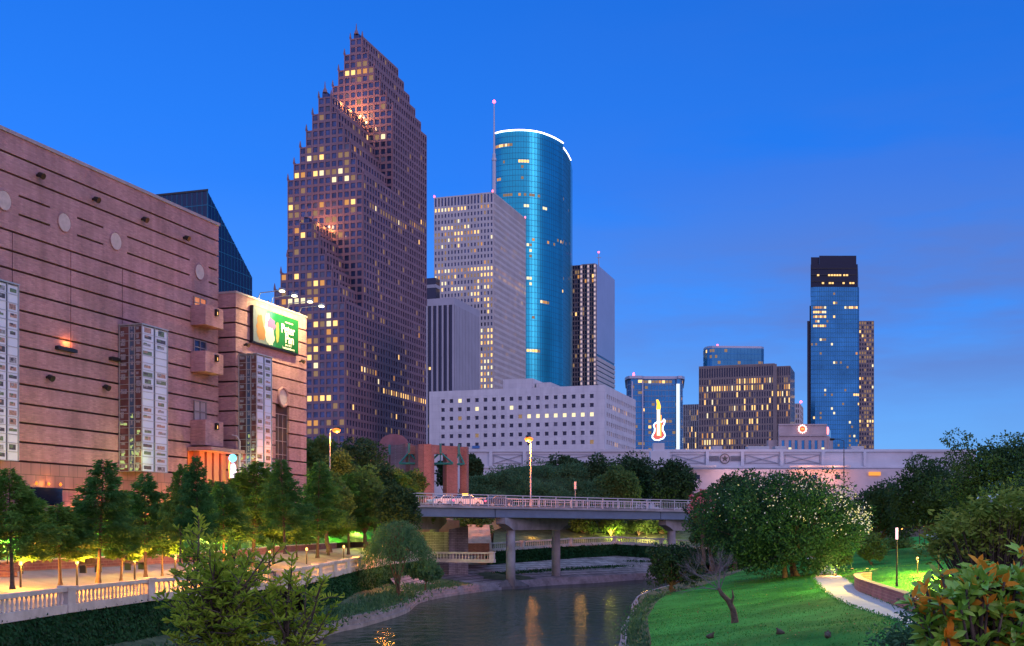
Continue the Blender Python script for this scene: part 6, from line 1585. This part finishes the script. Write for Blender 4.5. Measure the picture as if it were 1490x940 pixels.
# olive shrub behind it with white flowers
rr = random.Random(9)
def leafy_shrub(name, label, px0, px1, pyt, pyb, Z, m, n, leaf, seed, shape=None, flowers=0, zg=4.2):
    rr = random.Random(seed); x0, x1 = zz(px0, Z).x, zz(px1, Z).x; zt, zb = zat(pyt, Z), zat(pyb, Z); base = Vector(((x0+x1)/2, Z, zg)); t = thing(name, label, 'shrub', (0, 0, 0)); tk = MB(); C, D, S = [], [], []; F_ = []
    for i in range(n):
        fx = rr.uniform(-1, 1); top = (1-.5*fx*fx) if shape is None else shape(fx); z = zb+(zt-zb)*top*rr.uniform(.05, 1)**.7; e = Vector((fx*(x1-x0)/2, rr.uniform(-.9, .9)*(x1-x0)*.35, z-zg))
        hb = Vector((fx*.2, 0, max(.1, (zb-zg)*.5))); tk.path([hb, hb.lerp(e, .6)+UP*.1, e], [.02, .012, .005], 4); d = (e-hb).normalized()
        for j in range(20):
            p = e+Vector((rr.gauss(0, .12), rr.gauss(0, .12), rr.gauss(0, .09))); az = rr.uniform(0, 6.28); C.append(p); D.append(d*.4+Vector((math.cos(az), math.sin(az), rr.uniform(-.5, .6)))); S.append((rr.gauss(0, 1), rr.gauss(0, 1), rr.gauss(0, .6)))
        if rr.random() < flowers:
            for j in range(26): F_.append(e+Vector((rr.gauss(0, .07), rr.gauss(-.1, .05), .05+rr.gauss(0, .05))))
    tk.path([Vector((0, 0, -.2)), Vector((0, 0, (zb-zg)*.5+.3))], [.07, .05], 6)
    tk.build('branches', M['bark'], t); g = np.random.default_rng(seed); k = g.uniform(.7, 1.25, len(C)); leaf_obj('foliage', C, D, S, k*leaf[0], k*leaf[1], M[m], parent=t, fold=.2)
    if F_: leaf_obj('blossom', F_, g.normal(size=(len(F_), 3)), g.normal(size=(len(F_), 3)), .06, .05, M['blossom'], parent=t)
    t.location = base; return t
leafy_shrub('olive_shrub', 'olive green shrub with a few white flower heads behind the magnolia', 1362, 1540, 722, 822, 20, 'shrubleaf', 260, (.12, .042), 7, lambda f: .55+.45*min(1, (f+1)*.9), .03, 4.6)
leafy_shrub('low_shrub', 'dark green low shrub with fine leaves at the bottom right, left of the magnolia', 1290, 1400, 850, 985, 13.5, 'hedge', 150, (.075, .026), 8, lambda f: .35+.65*(f+1)*.5 if f < .2 else .95, 0, 4.1)
# ivy
def ivy(line, hgt, label, n, lean=.5, leaf=(.22, .15)):
    t, top, off = ivy_wall(line, hgt, label, lean); g = np.random.default_rng(n); i = g.integers(0, len(top)-1, n); f = g.random((n, 1)); v = g.random((n, 1))
    T_ = np.array([tuple(p) for p in top]); O_ = np.array([tuple(p) for p in off]); a = T_[i]*(1-f)+T_[i+1]*f; b_ = O_[i]*(1-f)+O_[i+1]*f; P_ = a*(1-v)+b_*v; nrm = (b_-a); nrm[:, 2] = 0; P_ += nrm/np.linalg.norm(nrm, axis=1, keepdims=True)*.06
    leaf_obj('ivy_leaves', P_, g.normal(size=(n, 3))*.5+np.array((.35, -.2, -.9)), g.normal(size=(n, 3)), g.uniform(.6, 1.3, n)*leaf[0], g.uniform(.6, 1.3, n)*leaf[1], M['ivyleaf'], parent=t)
    return t
ivy(resample(BL[:8], 50), 2.7, 'dark green ivy covered wall below the left balustrade', 16000)
ivy(resample(BL[8:], 40), 2.5, 'dark ivy covered wall below the balustrade nearest the willow', 9000)
ivy(resample(U, 40), 2.2, 'dark green ivy covered wall on the far bank below the curving balustrade', 9000, .5, (.4, .28))
# low plants on the river bank
def tufts(name, label, pts, n, m, leaf, seed, spread=1.2):
    g = np.random.default_rng(seed); t = thing(name, label, 'plants', tuple(pts[0])); t['kind'] = 'stuff'; k = g.integers(0, len(pts), n); P0_ = np.array([tuple(p) for p in pts]); P_ = P0_[k]+g.normal(size=(n, 3))*np.array((spread, spread, .03)); d = g.normal(size=(n, 3))*.6+np.array((0, 0, 1.0))
    leaf_obj('leaves', P_, d, g.normal(size=(n, 3)), g.uniform(.5, 1.3, n)*leaf[0], g.uniform(.5, 1.3, n)*leaf[1], M[m], parent=t); return t
tufts('ground_cover', 'low green plants on the left river bank', [a.lerp(b_, f)+UP*.05 for a, b_ in zip(LTr[20:64], mid[20:64]) for f in (.3, .55, .8)]+[p+UP*.05 for p in mid[20:64]], 9000, 'hedge', (.4, .14), 2)
tufts('ground_cover', 'green and grey plants between the right river wall and the lawn', [a.lerp(b_, f) for a, b_ in zip(rt, edge_s) for f in (.2, .4, .6, .8)], 7000, 'hedge', (.3, .12), 3, .5)

# short grass on the part of the lawn one can see
g = np.random.default_rng(77); C = []
tri_a = []
for T_ in TRI:
    a, b_, c = T_[:3]; m_ = (a+b_+c)/3
    if inside(m_, pathpoly) or m_.y < 35 or m_.y > 135 or not (880 < proj(m_)[0] < 1500): tri_a.append(0); continue
    tri_a.append((b_-a).cross(c-a).length/2/(max(m_.y, 50)/60)**1.5)
tri_a = np.array(tri_a); k = g.choice(len(TRI), size=52000, p=tri_a/tri_a.sum()); uv = g.random((52000, 2)); fl = uv.sum(1) > 1; uv[fl] = 1-uv[fl]
A3 = np.array([[tuple(v) for v in T_[:3]] for T_ in TRI])[k]; P_ = A3[:, 0]+(A3[:, 1]-A3[:, 0])*uv[:, :1]+(A3[:, 2]-A3[:, 0])*uv[:, 1:]
patch = np.sin(P_[:, 0]*.55+np.sin(P_[:, 1]*.21)*2)*np.sin(P_[:, 1]*.37+P_[:, 0]*.13)
keep = g.random(52000) < .55+.45*patch; P_ = P_[keep]
M['blade'] = leafmat('grass_blades', (.02, .15, .025), (.07, .26, .05), .8, .2, .8)
go = leaf_obj('grass', P_, g.normal(size=(len(P_), 3))*.55+np.array((0, 0, .9)), g.normal(size=(len(P_), 3))*np.array((1, 1, .1)), g.uniform(.05, .13, len(P_)), g.uniform(.02, .05, len(P_)), M['blade'])
tag(go, 'short uneven grass over the right lawn', 'grass', kind='stuff')

tufts('ground_cover', 'weedy green strip on the stone bank under the bridge', [p+Vector((0, 0, .05)) for p in Um[2:22]]+[a.lerp(b_, .5) for a, b_ in zip(Um[24:], Uf[24:])], 3500, 'ivyleaf', (.4, .12), 5, .9)

pe = [q_ for L_ in (ple_s, pre_s) for q_ in resample([p for p in L_ if 35 < p.y < 118], 220)]
k = g.integers(0, len(pe), 5200); P_ = np.array([tuple(p) for p in pe])[k]+g.normal(size=(5200, 3))*np.array((.13, .13, .004))
tag(leaf_obj('grass', P_, g.normal(size=(5200, 3))*.6+np.array((0, 0, .8)), g.normal(size=(5200, 3))*np.array((1, 1, .1)), g.uniform(.06, .14, 5200), g.uniform(.03, .06, 5200), M['blade']), 'ragged grass along both edges of the park path', 'grass', kind='stuff')
k = g.choice(len(TRI), size=1500, p=tri_a/tri_a.sum()); uv = g.random((1500, 2)); fl = uv.sum(1) > 1; uv[fl] = 1-uv[fl]
A3 = np.array([[tuple(v) for v in T_[:3]] for T_ in TRI])[k]; P_ = A3[:, 0]+(A3[:, 1]-A3[:, 0])*uv[:, :1]+(A3[:, 2]-A3[:, 0])*uv[:, 1:]+np.array((0, 0, .05))
tag(leaf_obj('fallen_leaves', P_, g.normal(size=(1500, 3))*np.array((1, 1, .15)), g.normal(size=(1500, 3))*np.array((1, 1, .15)), g.uniform(.06, .13, 1500), g.uniform(.04, .08, 1500), mat('dry_leaf', (.20, .14, .05), .9, vary=.6, scale=2)), 'scattered dry leaves on the right lawn', 'leaves', kind='stuff')
# ------------------------------------------------------------------ street furniture, lamps, vehicles
def street_lamp(p, h, arm, label, head_m, power, color, group, two=False, pole_m='steel'):
    t = thing('street_lamp', label, 'street lamp', tuple(p), group)
    mb = MB(); mb.tube(p, p+UP*.5, .18, .14, 10); mb.path([p+UP*.4, p+UP*(h*.5), p+UP*h], [.11, .09, .06], 8); mb.build('pole', M[pole_m], t)
    mb = MB(); mb.path([p+UP*h, p+UP*(h+.25)+arm*.4, p+UP*(h+.3)+arm], [.05, .045, .04], 6); mb.build('arm', M[pole_m], t)
    e = p+UP*(h+.28)+arm; d = arm.normalized()
    mb = MB(); mb.path([e-d*.35, e-d*.1, e+d*.35, e+d*.5], [.1, .22, .22, .1], 8); hd = mb.build('lamp_head', M['black'], t)
    if power:
        mb = MB(); mb.lathe((e.x, e.y, e.z-.33), [(.15, -.3), (.5, -.1), (.55, .12), (.25, .3)], 12); mb.build('lamp_lens', head_m, hd)
        lamp('lamp_light', e-UP*1.25+arm.normalized()*.3, power, color, t, .3)
    return t
p = BA+dB*ext(BA, dB, 778)+nB*.8; p.z = bz(ext(BA, dB, 778))+.15
street_lamp(p, zat(639, p.y)-p.z, dB*-.3, 'street lamp glowing orange on the bridge railing', M['sodium'], 15000, (1, .25, .015), 'orange street lamps', pole_m='pinkwall')
p = zz(480, 150); p.z = 9.3; street_lamp(p, zat(626, 150)-9.3, X*.85, 'street lamp glowing orange among the trees below the gabled tower', M['sodium'], 3500, (1, .30, .03), 'orange street lamps')
p = zz(1228, 195); p.z = 9.3; street_lamp(p, zat(639, 195)-9.6, X*-1.9, 'unlit dark street lamp in front of the tall blue glass tower', None, 0, None, None, pole_m='black')
# small sign post on the bridge
s = ext(BA, dB, 843.5); p = BA+dB*s+nB*.9; p.z = bz(s)+.15
t = thing('sign_post', 'small sign on a thin post at the bridge railing', 'sign', tuple(p)); zt = zat(702, p.y)
mb = MB(); mb.tube(p, p+UP*(zt-p.z), .04, .04, 6); mb.build('post', M['steel'], t)
mb = MB(); mb.box(p+X*-.14+NY*.06+UP*(zt-p.z-.9), X*.3, NY*.03, UP*1.0); mb.build('sign_plate', M['rail'], t)

# cars on the bridge
def car(label, loc, d, paint, beacon_=False, headlights=False, group='cars on the streets'):
    t = thing('parked_car' if False else 'car', label, 'car', (0, 0, 0), group)
    def Lp(x, y, z): return Vector((x, y, z))
    prof = [(-2.15, .35), (-2.2, .75), (-2.05, .95), (-1.3, 1.02), (-.75, 1.42), (.55, 1.45), (1.15, 1.02), (2.0, .88), (2.2, .65), (2.2, .35)]
    mb = MB(); k = len(prof); hw = lambda z: .88 if z < 1.03 else .66
    Lf = [Lp(x, -hw(z), z) for x, z in prof]; Rt = [Lp(x, hw(z), z) for x, z in prof]
    mb.poly(Lf); mb.poly(list(reversed(Rt)))
    for i in range(k): j = (i+1) % k; mb.quad(Lf[i], Rt[i], Rt[j], Lf[j])
    mb.build('body', M[paint], t)
    for sg_ in (-1, 1):
        wb = MB(); wb.poly([Lp(-1.2, sg_*.885, 1.03), Lp(-.72, sg_*.70, 1.37), Lp(.5, sg_*.69, 1.39), Lp(1.02, sg_*.885, 1.03)]); wb.build('side_window', M['darkglass'], t)
        for x in (-1.35, 1.35):
            w = MB(); w.tube((x, sg_*.70, .33), (x, sg_*.92, .33), .33, .33, 14); wh = w.build('wheel', M['rubber'], t)
            r_ = MB(); r_.tube((x, sg_*.925, .33), (x, sg_*.935, .33), .2, .2, 12); r_.build('rim', M['steel'], wh)
        h = MB(); h.box((2.2, sg_*.62-.15, .6), (.03, 0, 0), (0, .3, 0), (0, 0, .15)); h.build('headlight', M['flood'] if headlights else M['rail'], t)
        h = MB(); h.box((-2.24, sg_*.66-.14, .7), (.03, 0, 0), (0, .28, 0), (0, 0, .18)); h.build('taillight', glow('tail_red', (1, .05, .12), 5), t)
    for x0, x1 in ((.6, 1.1), (-.8, -1.25)):
        w = MB(); w.quad(Lp(x0+(.03 if x0 > 0 else -.03), -.62, 1.43), Lp(x0+(.03 if x0 > 0 else -.03), .62, 1.43), Lp(x1+(.03 if x0 > 0 else -.03), .78, 1.06), Lp(x1+(.03 if x0 > 0 else -.03), -.78, 1.06)); w.build('windscreen', M['darkglass'], t)
    if beacon_: b_ = MB(); b_.cbox((0, 0, 1.56), .7, .35, .22); b_.build('roof_light', glow('amber_roof_light', (1, .55, .05), 3), t)
    t.location = loc; t.rotation_euler = (0, 0, math.atan2(d.y, d.x)); return t
def on_bridge(px, off): s = ext(BA, dB, px); p = BA+dB*s+nB*off; s = (p-BA).dot(dB); return p+UP*(bz(s)+.02)
sl = (zB-zA)/LB
car('white car with an amber roof light crossing the bridge', on_bridge(706, 4.2), dB, 'whitepaint', True)
car('white car half hidden behind the bridge railing near the brick gateway', on_bridge(684, 5.4), -dB, 'whitepaint')
car('dark blue car on the bridge left of the street lamp', on_bridge(752, 4.2), dB, 'navypaint')
for px, Z, lb in ((456, 152, 'car with bright headlights behind the trees below the left street lamp'), (497, 156, 'car with headlights on in the middle of the street behind the promenade trees'), (523, 150, 'car with headlights on nearest the left end of the bridge')):
    p = zz(px, Z); p.z = 9.32; car(lb, p, Vector((.25, -1, 0)), 'navypaint', headlights=True)

# low brick wall and benches on the promenade
t = thing('low_brick_wall', 'long low red brick wall at the foot of the grass slope on the promenade', 'wall', tuple(PRW[10]))
mb = MB()
for i in range(6, len(PRW)-18): a, b_ = PRW[i], PRW[i+1]; mb.box(a-UP*.05, b_-a, LL*.42, UP*.62)
mb.build('brick_face', M['redbrick'], t)
mb = MB()
for i in range(6, len(PRW)-18): a, b_ = PRW[i], PRW[i+1]; mb.box(a+RR*.05+UP*.58, b_-a, LL*.5, UP*.09)
mb.build('wall_cap', M['stone'], t)
def bench(px, py, label):
    p = on(px, py, 5.2); t = thing('park_bench', label, 'bench', tuple(p), 'benches on the promenade')
    mb = MB(); mb.cbox(p+UP*.45, .5, 1.7, .07, -A_); mb.build('seat', M['bark'], t)
    mb = MB(); mb.box(p+LL*.28-D1*.85+UP*.5, D1*1.7, LL*.05, UP*.38); mb.build('backrest', M['bark'], t)
    for s_ in (-.7, .7): mb = MB(); mb.cbox(p+D1*s_+UP*.2, .45, .08, .42, -A_); mb.build('leg', M['black'], t)
bench(132, 833, 'dark bench on the promenade left of the midway glazed bay'); bench(196, 829, 'dark bench on the promenade below the midway glazed bay')
# stair with rails at the far left
p0 = on(-8, 848, 4.9)
t = thing('slope_stairway', 'short stair with dark handrails climbing the slope at the left edge', 'stairs', tuple(p0))
for k in range(9): mb = MB(); mb.box(p0+LL*(.4+k*.42)-D1*.2+UP*(0), LL*.42, D1*2.4, UP*(.55+.24*k)); mb.build('stair_step', M['redbrick'], t)
for off in (-.15, 2.15):
    mb = MB(); a = p0+D1*off+UP*1.4; mb.path([a, a+LL*4.2+UP*2.2], [.05, .05], 6); 
    for k in range(5): q_ = a.lerp(a+LL*4.2+UP*2.2, k/4); mb.tube(q_-UP*1.0, q_, .04, .04, 6)
    mb.build('handrail', M['black'], t)

# lights in the planting along the promenade
def uplight(p, label, power, color, aimv=None, spot=None, r=.15):
    t = thing('garden_uplight', label, 'garden light', tuple(p), 'garden lights along the promenade')
    mb = MB(); mb.tube(p-UP*.1, p+UP*.14, .13, .15, 10); mb.build('lamp_housing', M['black'], t)
    mb = MB(); mb.lathe((p.x, p.y, p.z+.141), [(.11, 0), (.11, .02)], 10); mb.build('lens', M['lampwarm'], t)
    lamp('uplight_lamp', p+UP*.45, power, color, t, r)
def bollard(p, label, power, color=(1, .56, .17), h=2.7):
    t = thing('path_lamp', label, 'path lamp', tuple(p), 'low path lamps')
    mb = MB(); mb.tube(p, p+UP*h, .06, .05, 8); mb.build('post', M['black'], t)
    mb = MB(); mb.lathe((p.x, p.y, p.z+h), [(.03, 0), (.09, .05), (.09, .2), (.03, .26)], 10); mb.build('lantern', M['lampwarm'], t)
    lamp('path_lamp_light', p+UP*(h+.15)+RR*.3, power, color, t, .3)
WARM = (1, .36, .045)
bl = [(30, 846, 'added path lamp beside the orange trunk at the left edge'), (112, 843, 'added path lamp between the two leftmost cypresses'), (196, 838, 'added path lamp below the midway glazed bay'), (255, 832, 'added path lamp behind the left half of the foreground tree'), (330, 825, 'added path lamp under the dense cypress behind the foreground tree'), (392, 819, 'added path lamp behind the balustrade corner'), (446, 812, 'added path lamp under the left street lamp'), (500, 806, 'added path lamp among bare trunks left of the willow'), (556, 803, 'added path lamp behind the willow')]
for x, y, lb in bl: bollard(on(x, y+9, 4.75), lb, 1150, WARM, 1.15)  # posts and lanterns added to warm the promenade and the crowns above it
ul = [(4, 820, 6.0, 'garden light in the bushes at the left edge', 260, (.85, .9, .12)), (170, 800, 6.6, 'garden light making the short cypress glow yellow', 520, (1, .85, .10)), (228, 798, 7.0, 'garden light washing the wall below the midway bay orange', 420, (1, .36, .06)), (120, 792, 7.4, 'garden light behind the tall cypress at the bar wall lamp', 200, (1, .32, .06)), (300, 790, 7.2, 'garden light left of the dense cypress', 300, (.9, .9, .12)), (372, 786, 7.0, 'garden light under the annex glazed bay', 520, (1, .85, .12)), (425, 786, 7.0, 'garden light under the annex window', 420, (.8, .9, .12)), (470, 786, 6.9, 'garden light below the left street lamp', 380, (.6, .95, .12)), (520, 788, 6.6, 'garden light on the slope left of the willow', 380, (.9, .8, .15))]
slope_l = [p + LL*2.4 + UP*1.5 for p in resample(PRW, 400)]
for x, y, z, lb, pw, c in ul: uplight(min(slope_l, key=lambda q_: abs(proj(q_)[0]-x)), lb, pw*4.2, c)
for px, Z, z, pw, c, lb in ((690, 168, 5.4, 900, (1, .34, .06), 'garden light at the stairs under the bridge'), (600, 146, 9.5, 120, (1, .42, .08), 'garden light in front of the brick gateway'), (775, 189, 6, 200, (1, .40, .08), 'garden light behind the far balustrade between the bridge columns'), (845, 193, 6, 160, (1, .5, .1), 'garden light under the small tree right of the far bridge column'), (893, 196, 6.2, 800, (.95, .85, .1), 'garden light making the far bank tree glow yellow'), (940, 194, 6, 1000, (1, .62, .2), 'garden light behind the right half of the far balustrade'), (965, 190, 6, 700, (.8, .9, .15), 'garden light near the right bridge pier')):
    uplight(Vector((zz(px, Z).x, Z, z)), lb, pw*1.1, c, r=.3)
# right park: lamp post, brick wall, lamps
p = on(1305, 850, 4.2); p.z = ground_z(p.x, p.y)
t = thing('park_lamp_post', 'slim black park lamp post with a pink white light at its top', 'lamp post', tuple(p)); zt = zat(768, p.y)
mb = MB(); mb.tube(p, p+UP*.3, .1, .08, 8); mb.tube(p+UP*.3, p+UP*(zt-p.z-.75), .055, .05, 8); mb.build('pole', M['black'], t)
mb = MB(); mb.tube(p+UP*(zt-p.z-.75), p+UP*(zt-p.z), .08, .08, 8); mb.build('light_column', glow('pink_white_lamp', (1, .55, .68), 2.2), t)
lamp('park_light', p+UP*(zt-p.z+.35), 6500, (1, .72, .10), t, .15)
for px, py, z, lb, pw, c in ((1352, 834, 4.7, 'garden light on the bright yellow lawn behind the magnolia', 520, (1, .85, .12)), (1215, 836, 3.9, 'garden light at the bend of the park path', 190, (1, .5, .15)), (1262, 828, 4.3, 'garden light between the path and the lamp post', 260, (1, .75, .15)), (1240, 826, 4.2, 'garden light under the right side of the flowering tree', 45, (1, .6, .2))):
    q_ = on(px, py, z); q_.z = ground_z(q_.x, q_.y); uplight(q_, lb, pw*2.4, c)
q_ = on(1366, 838, 4.7); q_.z = ground_z(q_.x, q_.y); bollard(q_, 'added lamp over the bright yellow lawn, hidden behind the magnolia', 5500, (1, .66, .06), 3.4)  # lamp added out of view to brighten this grass
q_ = on(1335, 826, 4.9); q_.z = ground_z(q_.x, q_.y); bollard(q_, 'added low lamp on the yellow lit lawn right of the lamp post', 3200, (1, .66, .06), 1.0)  # another added lamp, strengthening the yellow light here
for px, Z, lb in ((1312, 150, 'orange lantern far behind the lamp post'), (1338, 140, 'orange lantern under the dark spreading tree'), (1345, 148, 'orange lantern right of the dark spreading tree trunk')):
    q_ = zz(px, Z); q_.z = ground_z(q_.x, q_.y); bollard(q_, lb, 420, (1, .36, .06), 2.2)
path_pts = [on(x, y, 4.05) for x, y in ((1268, 846), (1252, 848), (1256, 855), (1275, 863), (1300, 872), (1322, 880), (1350, 892))]
t = thing('curved_brick_wall', 'low curved red brick wall beside the park path', 'wall', tuple(path_pts[1]))
mb, mc_ = MB(), MB(); sp_ = smooth(path_pts, 4)
for i in range(len(sp_)-1):
    a, b_ = sp_[i], sp_[i+1]; n = (b_-a).cross(UP).normalized()*.38; mb.quad(a-UP*.4, b_-UP*.4, b_+UP*.55, a+UP*.55); mb.quad(a-UP*.4+n, b_-UP*.4+n, b_+UP*.55+n, a+UP*.55+n); mc_.box(a-n*.1+UP*.551, b_-a, n*1.2, UP*.09)
mb.quad(sp_[0]-UP*.4, sp_[0]+UP*.55, sp_[0]+n+UP*.55, sp_[0]+n-UP*.4); mb.build('brick_face', M['redbrick'], t); mc_.build('wall_cap', M['redbrick'], t)
# ducks resting on the lawn
def duck(px, py, label, rz):
    p = on(px, py, 3.0); p = on(px, py, ground_z(p.x, p.y)); t = thing('duck', label, 'duck', tuple(p), 'ducks on the lawn')
    me = bpy.data.meshes.new('duck_body'); vs_ = [(-.24, 0, .16), (-.12, 0, .13), (.02, 0, .13), (.13, 0, .17), (.17, 0, .26), (.19, 0, .31), (.27, 0, .30)]; me.from_pydata(vs_, [(i, i+1) for i in range(6)], [])
    o = bpy.data.objects.new('duck_body', me); col.objects.link(o); me.materials.append(mat('duck_brown', (.06, .045, .03), .8, vary=.5, scale=9))
    m = o.modifiers.new('skin', 'SKIN'); sk = me.skin_vertices[0].data
    for v_, r_ in zip(sk, (.03, .10, .125, .09, .05, .06, .02)): v_.radius = (r_, r_)
    sk[2].use_root = True; o.modifiers.new('sub', 'SUBSURF').levels = 1; o.modifiers['sub'].render_levels = 2
    o.location = p; o.rotation_euler = (0, 0, rz); adopt(o, t)
duck(1033, 930, 'dark duck resting on the lawn below the bare tree', .4); duck(1136, 925, 'dark duck resting in the middle of the lower lawn', 2.2); duck(1204, 930, 'small duck at the right of the lower lawn', 1.2)
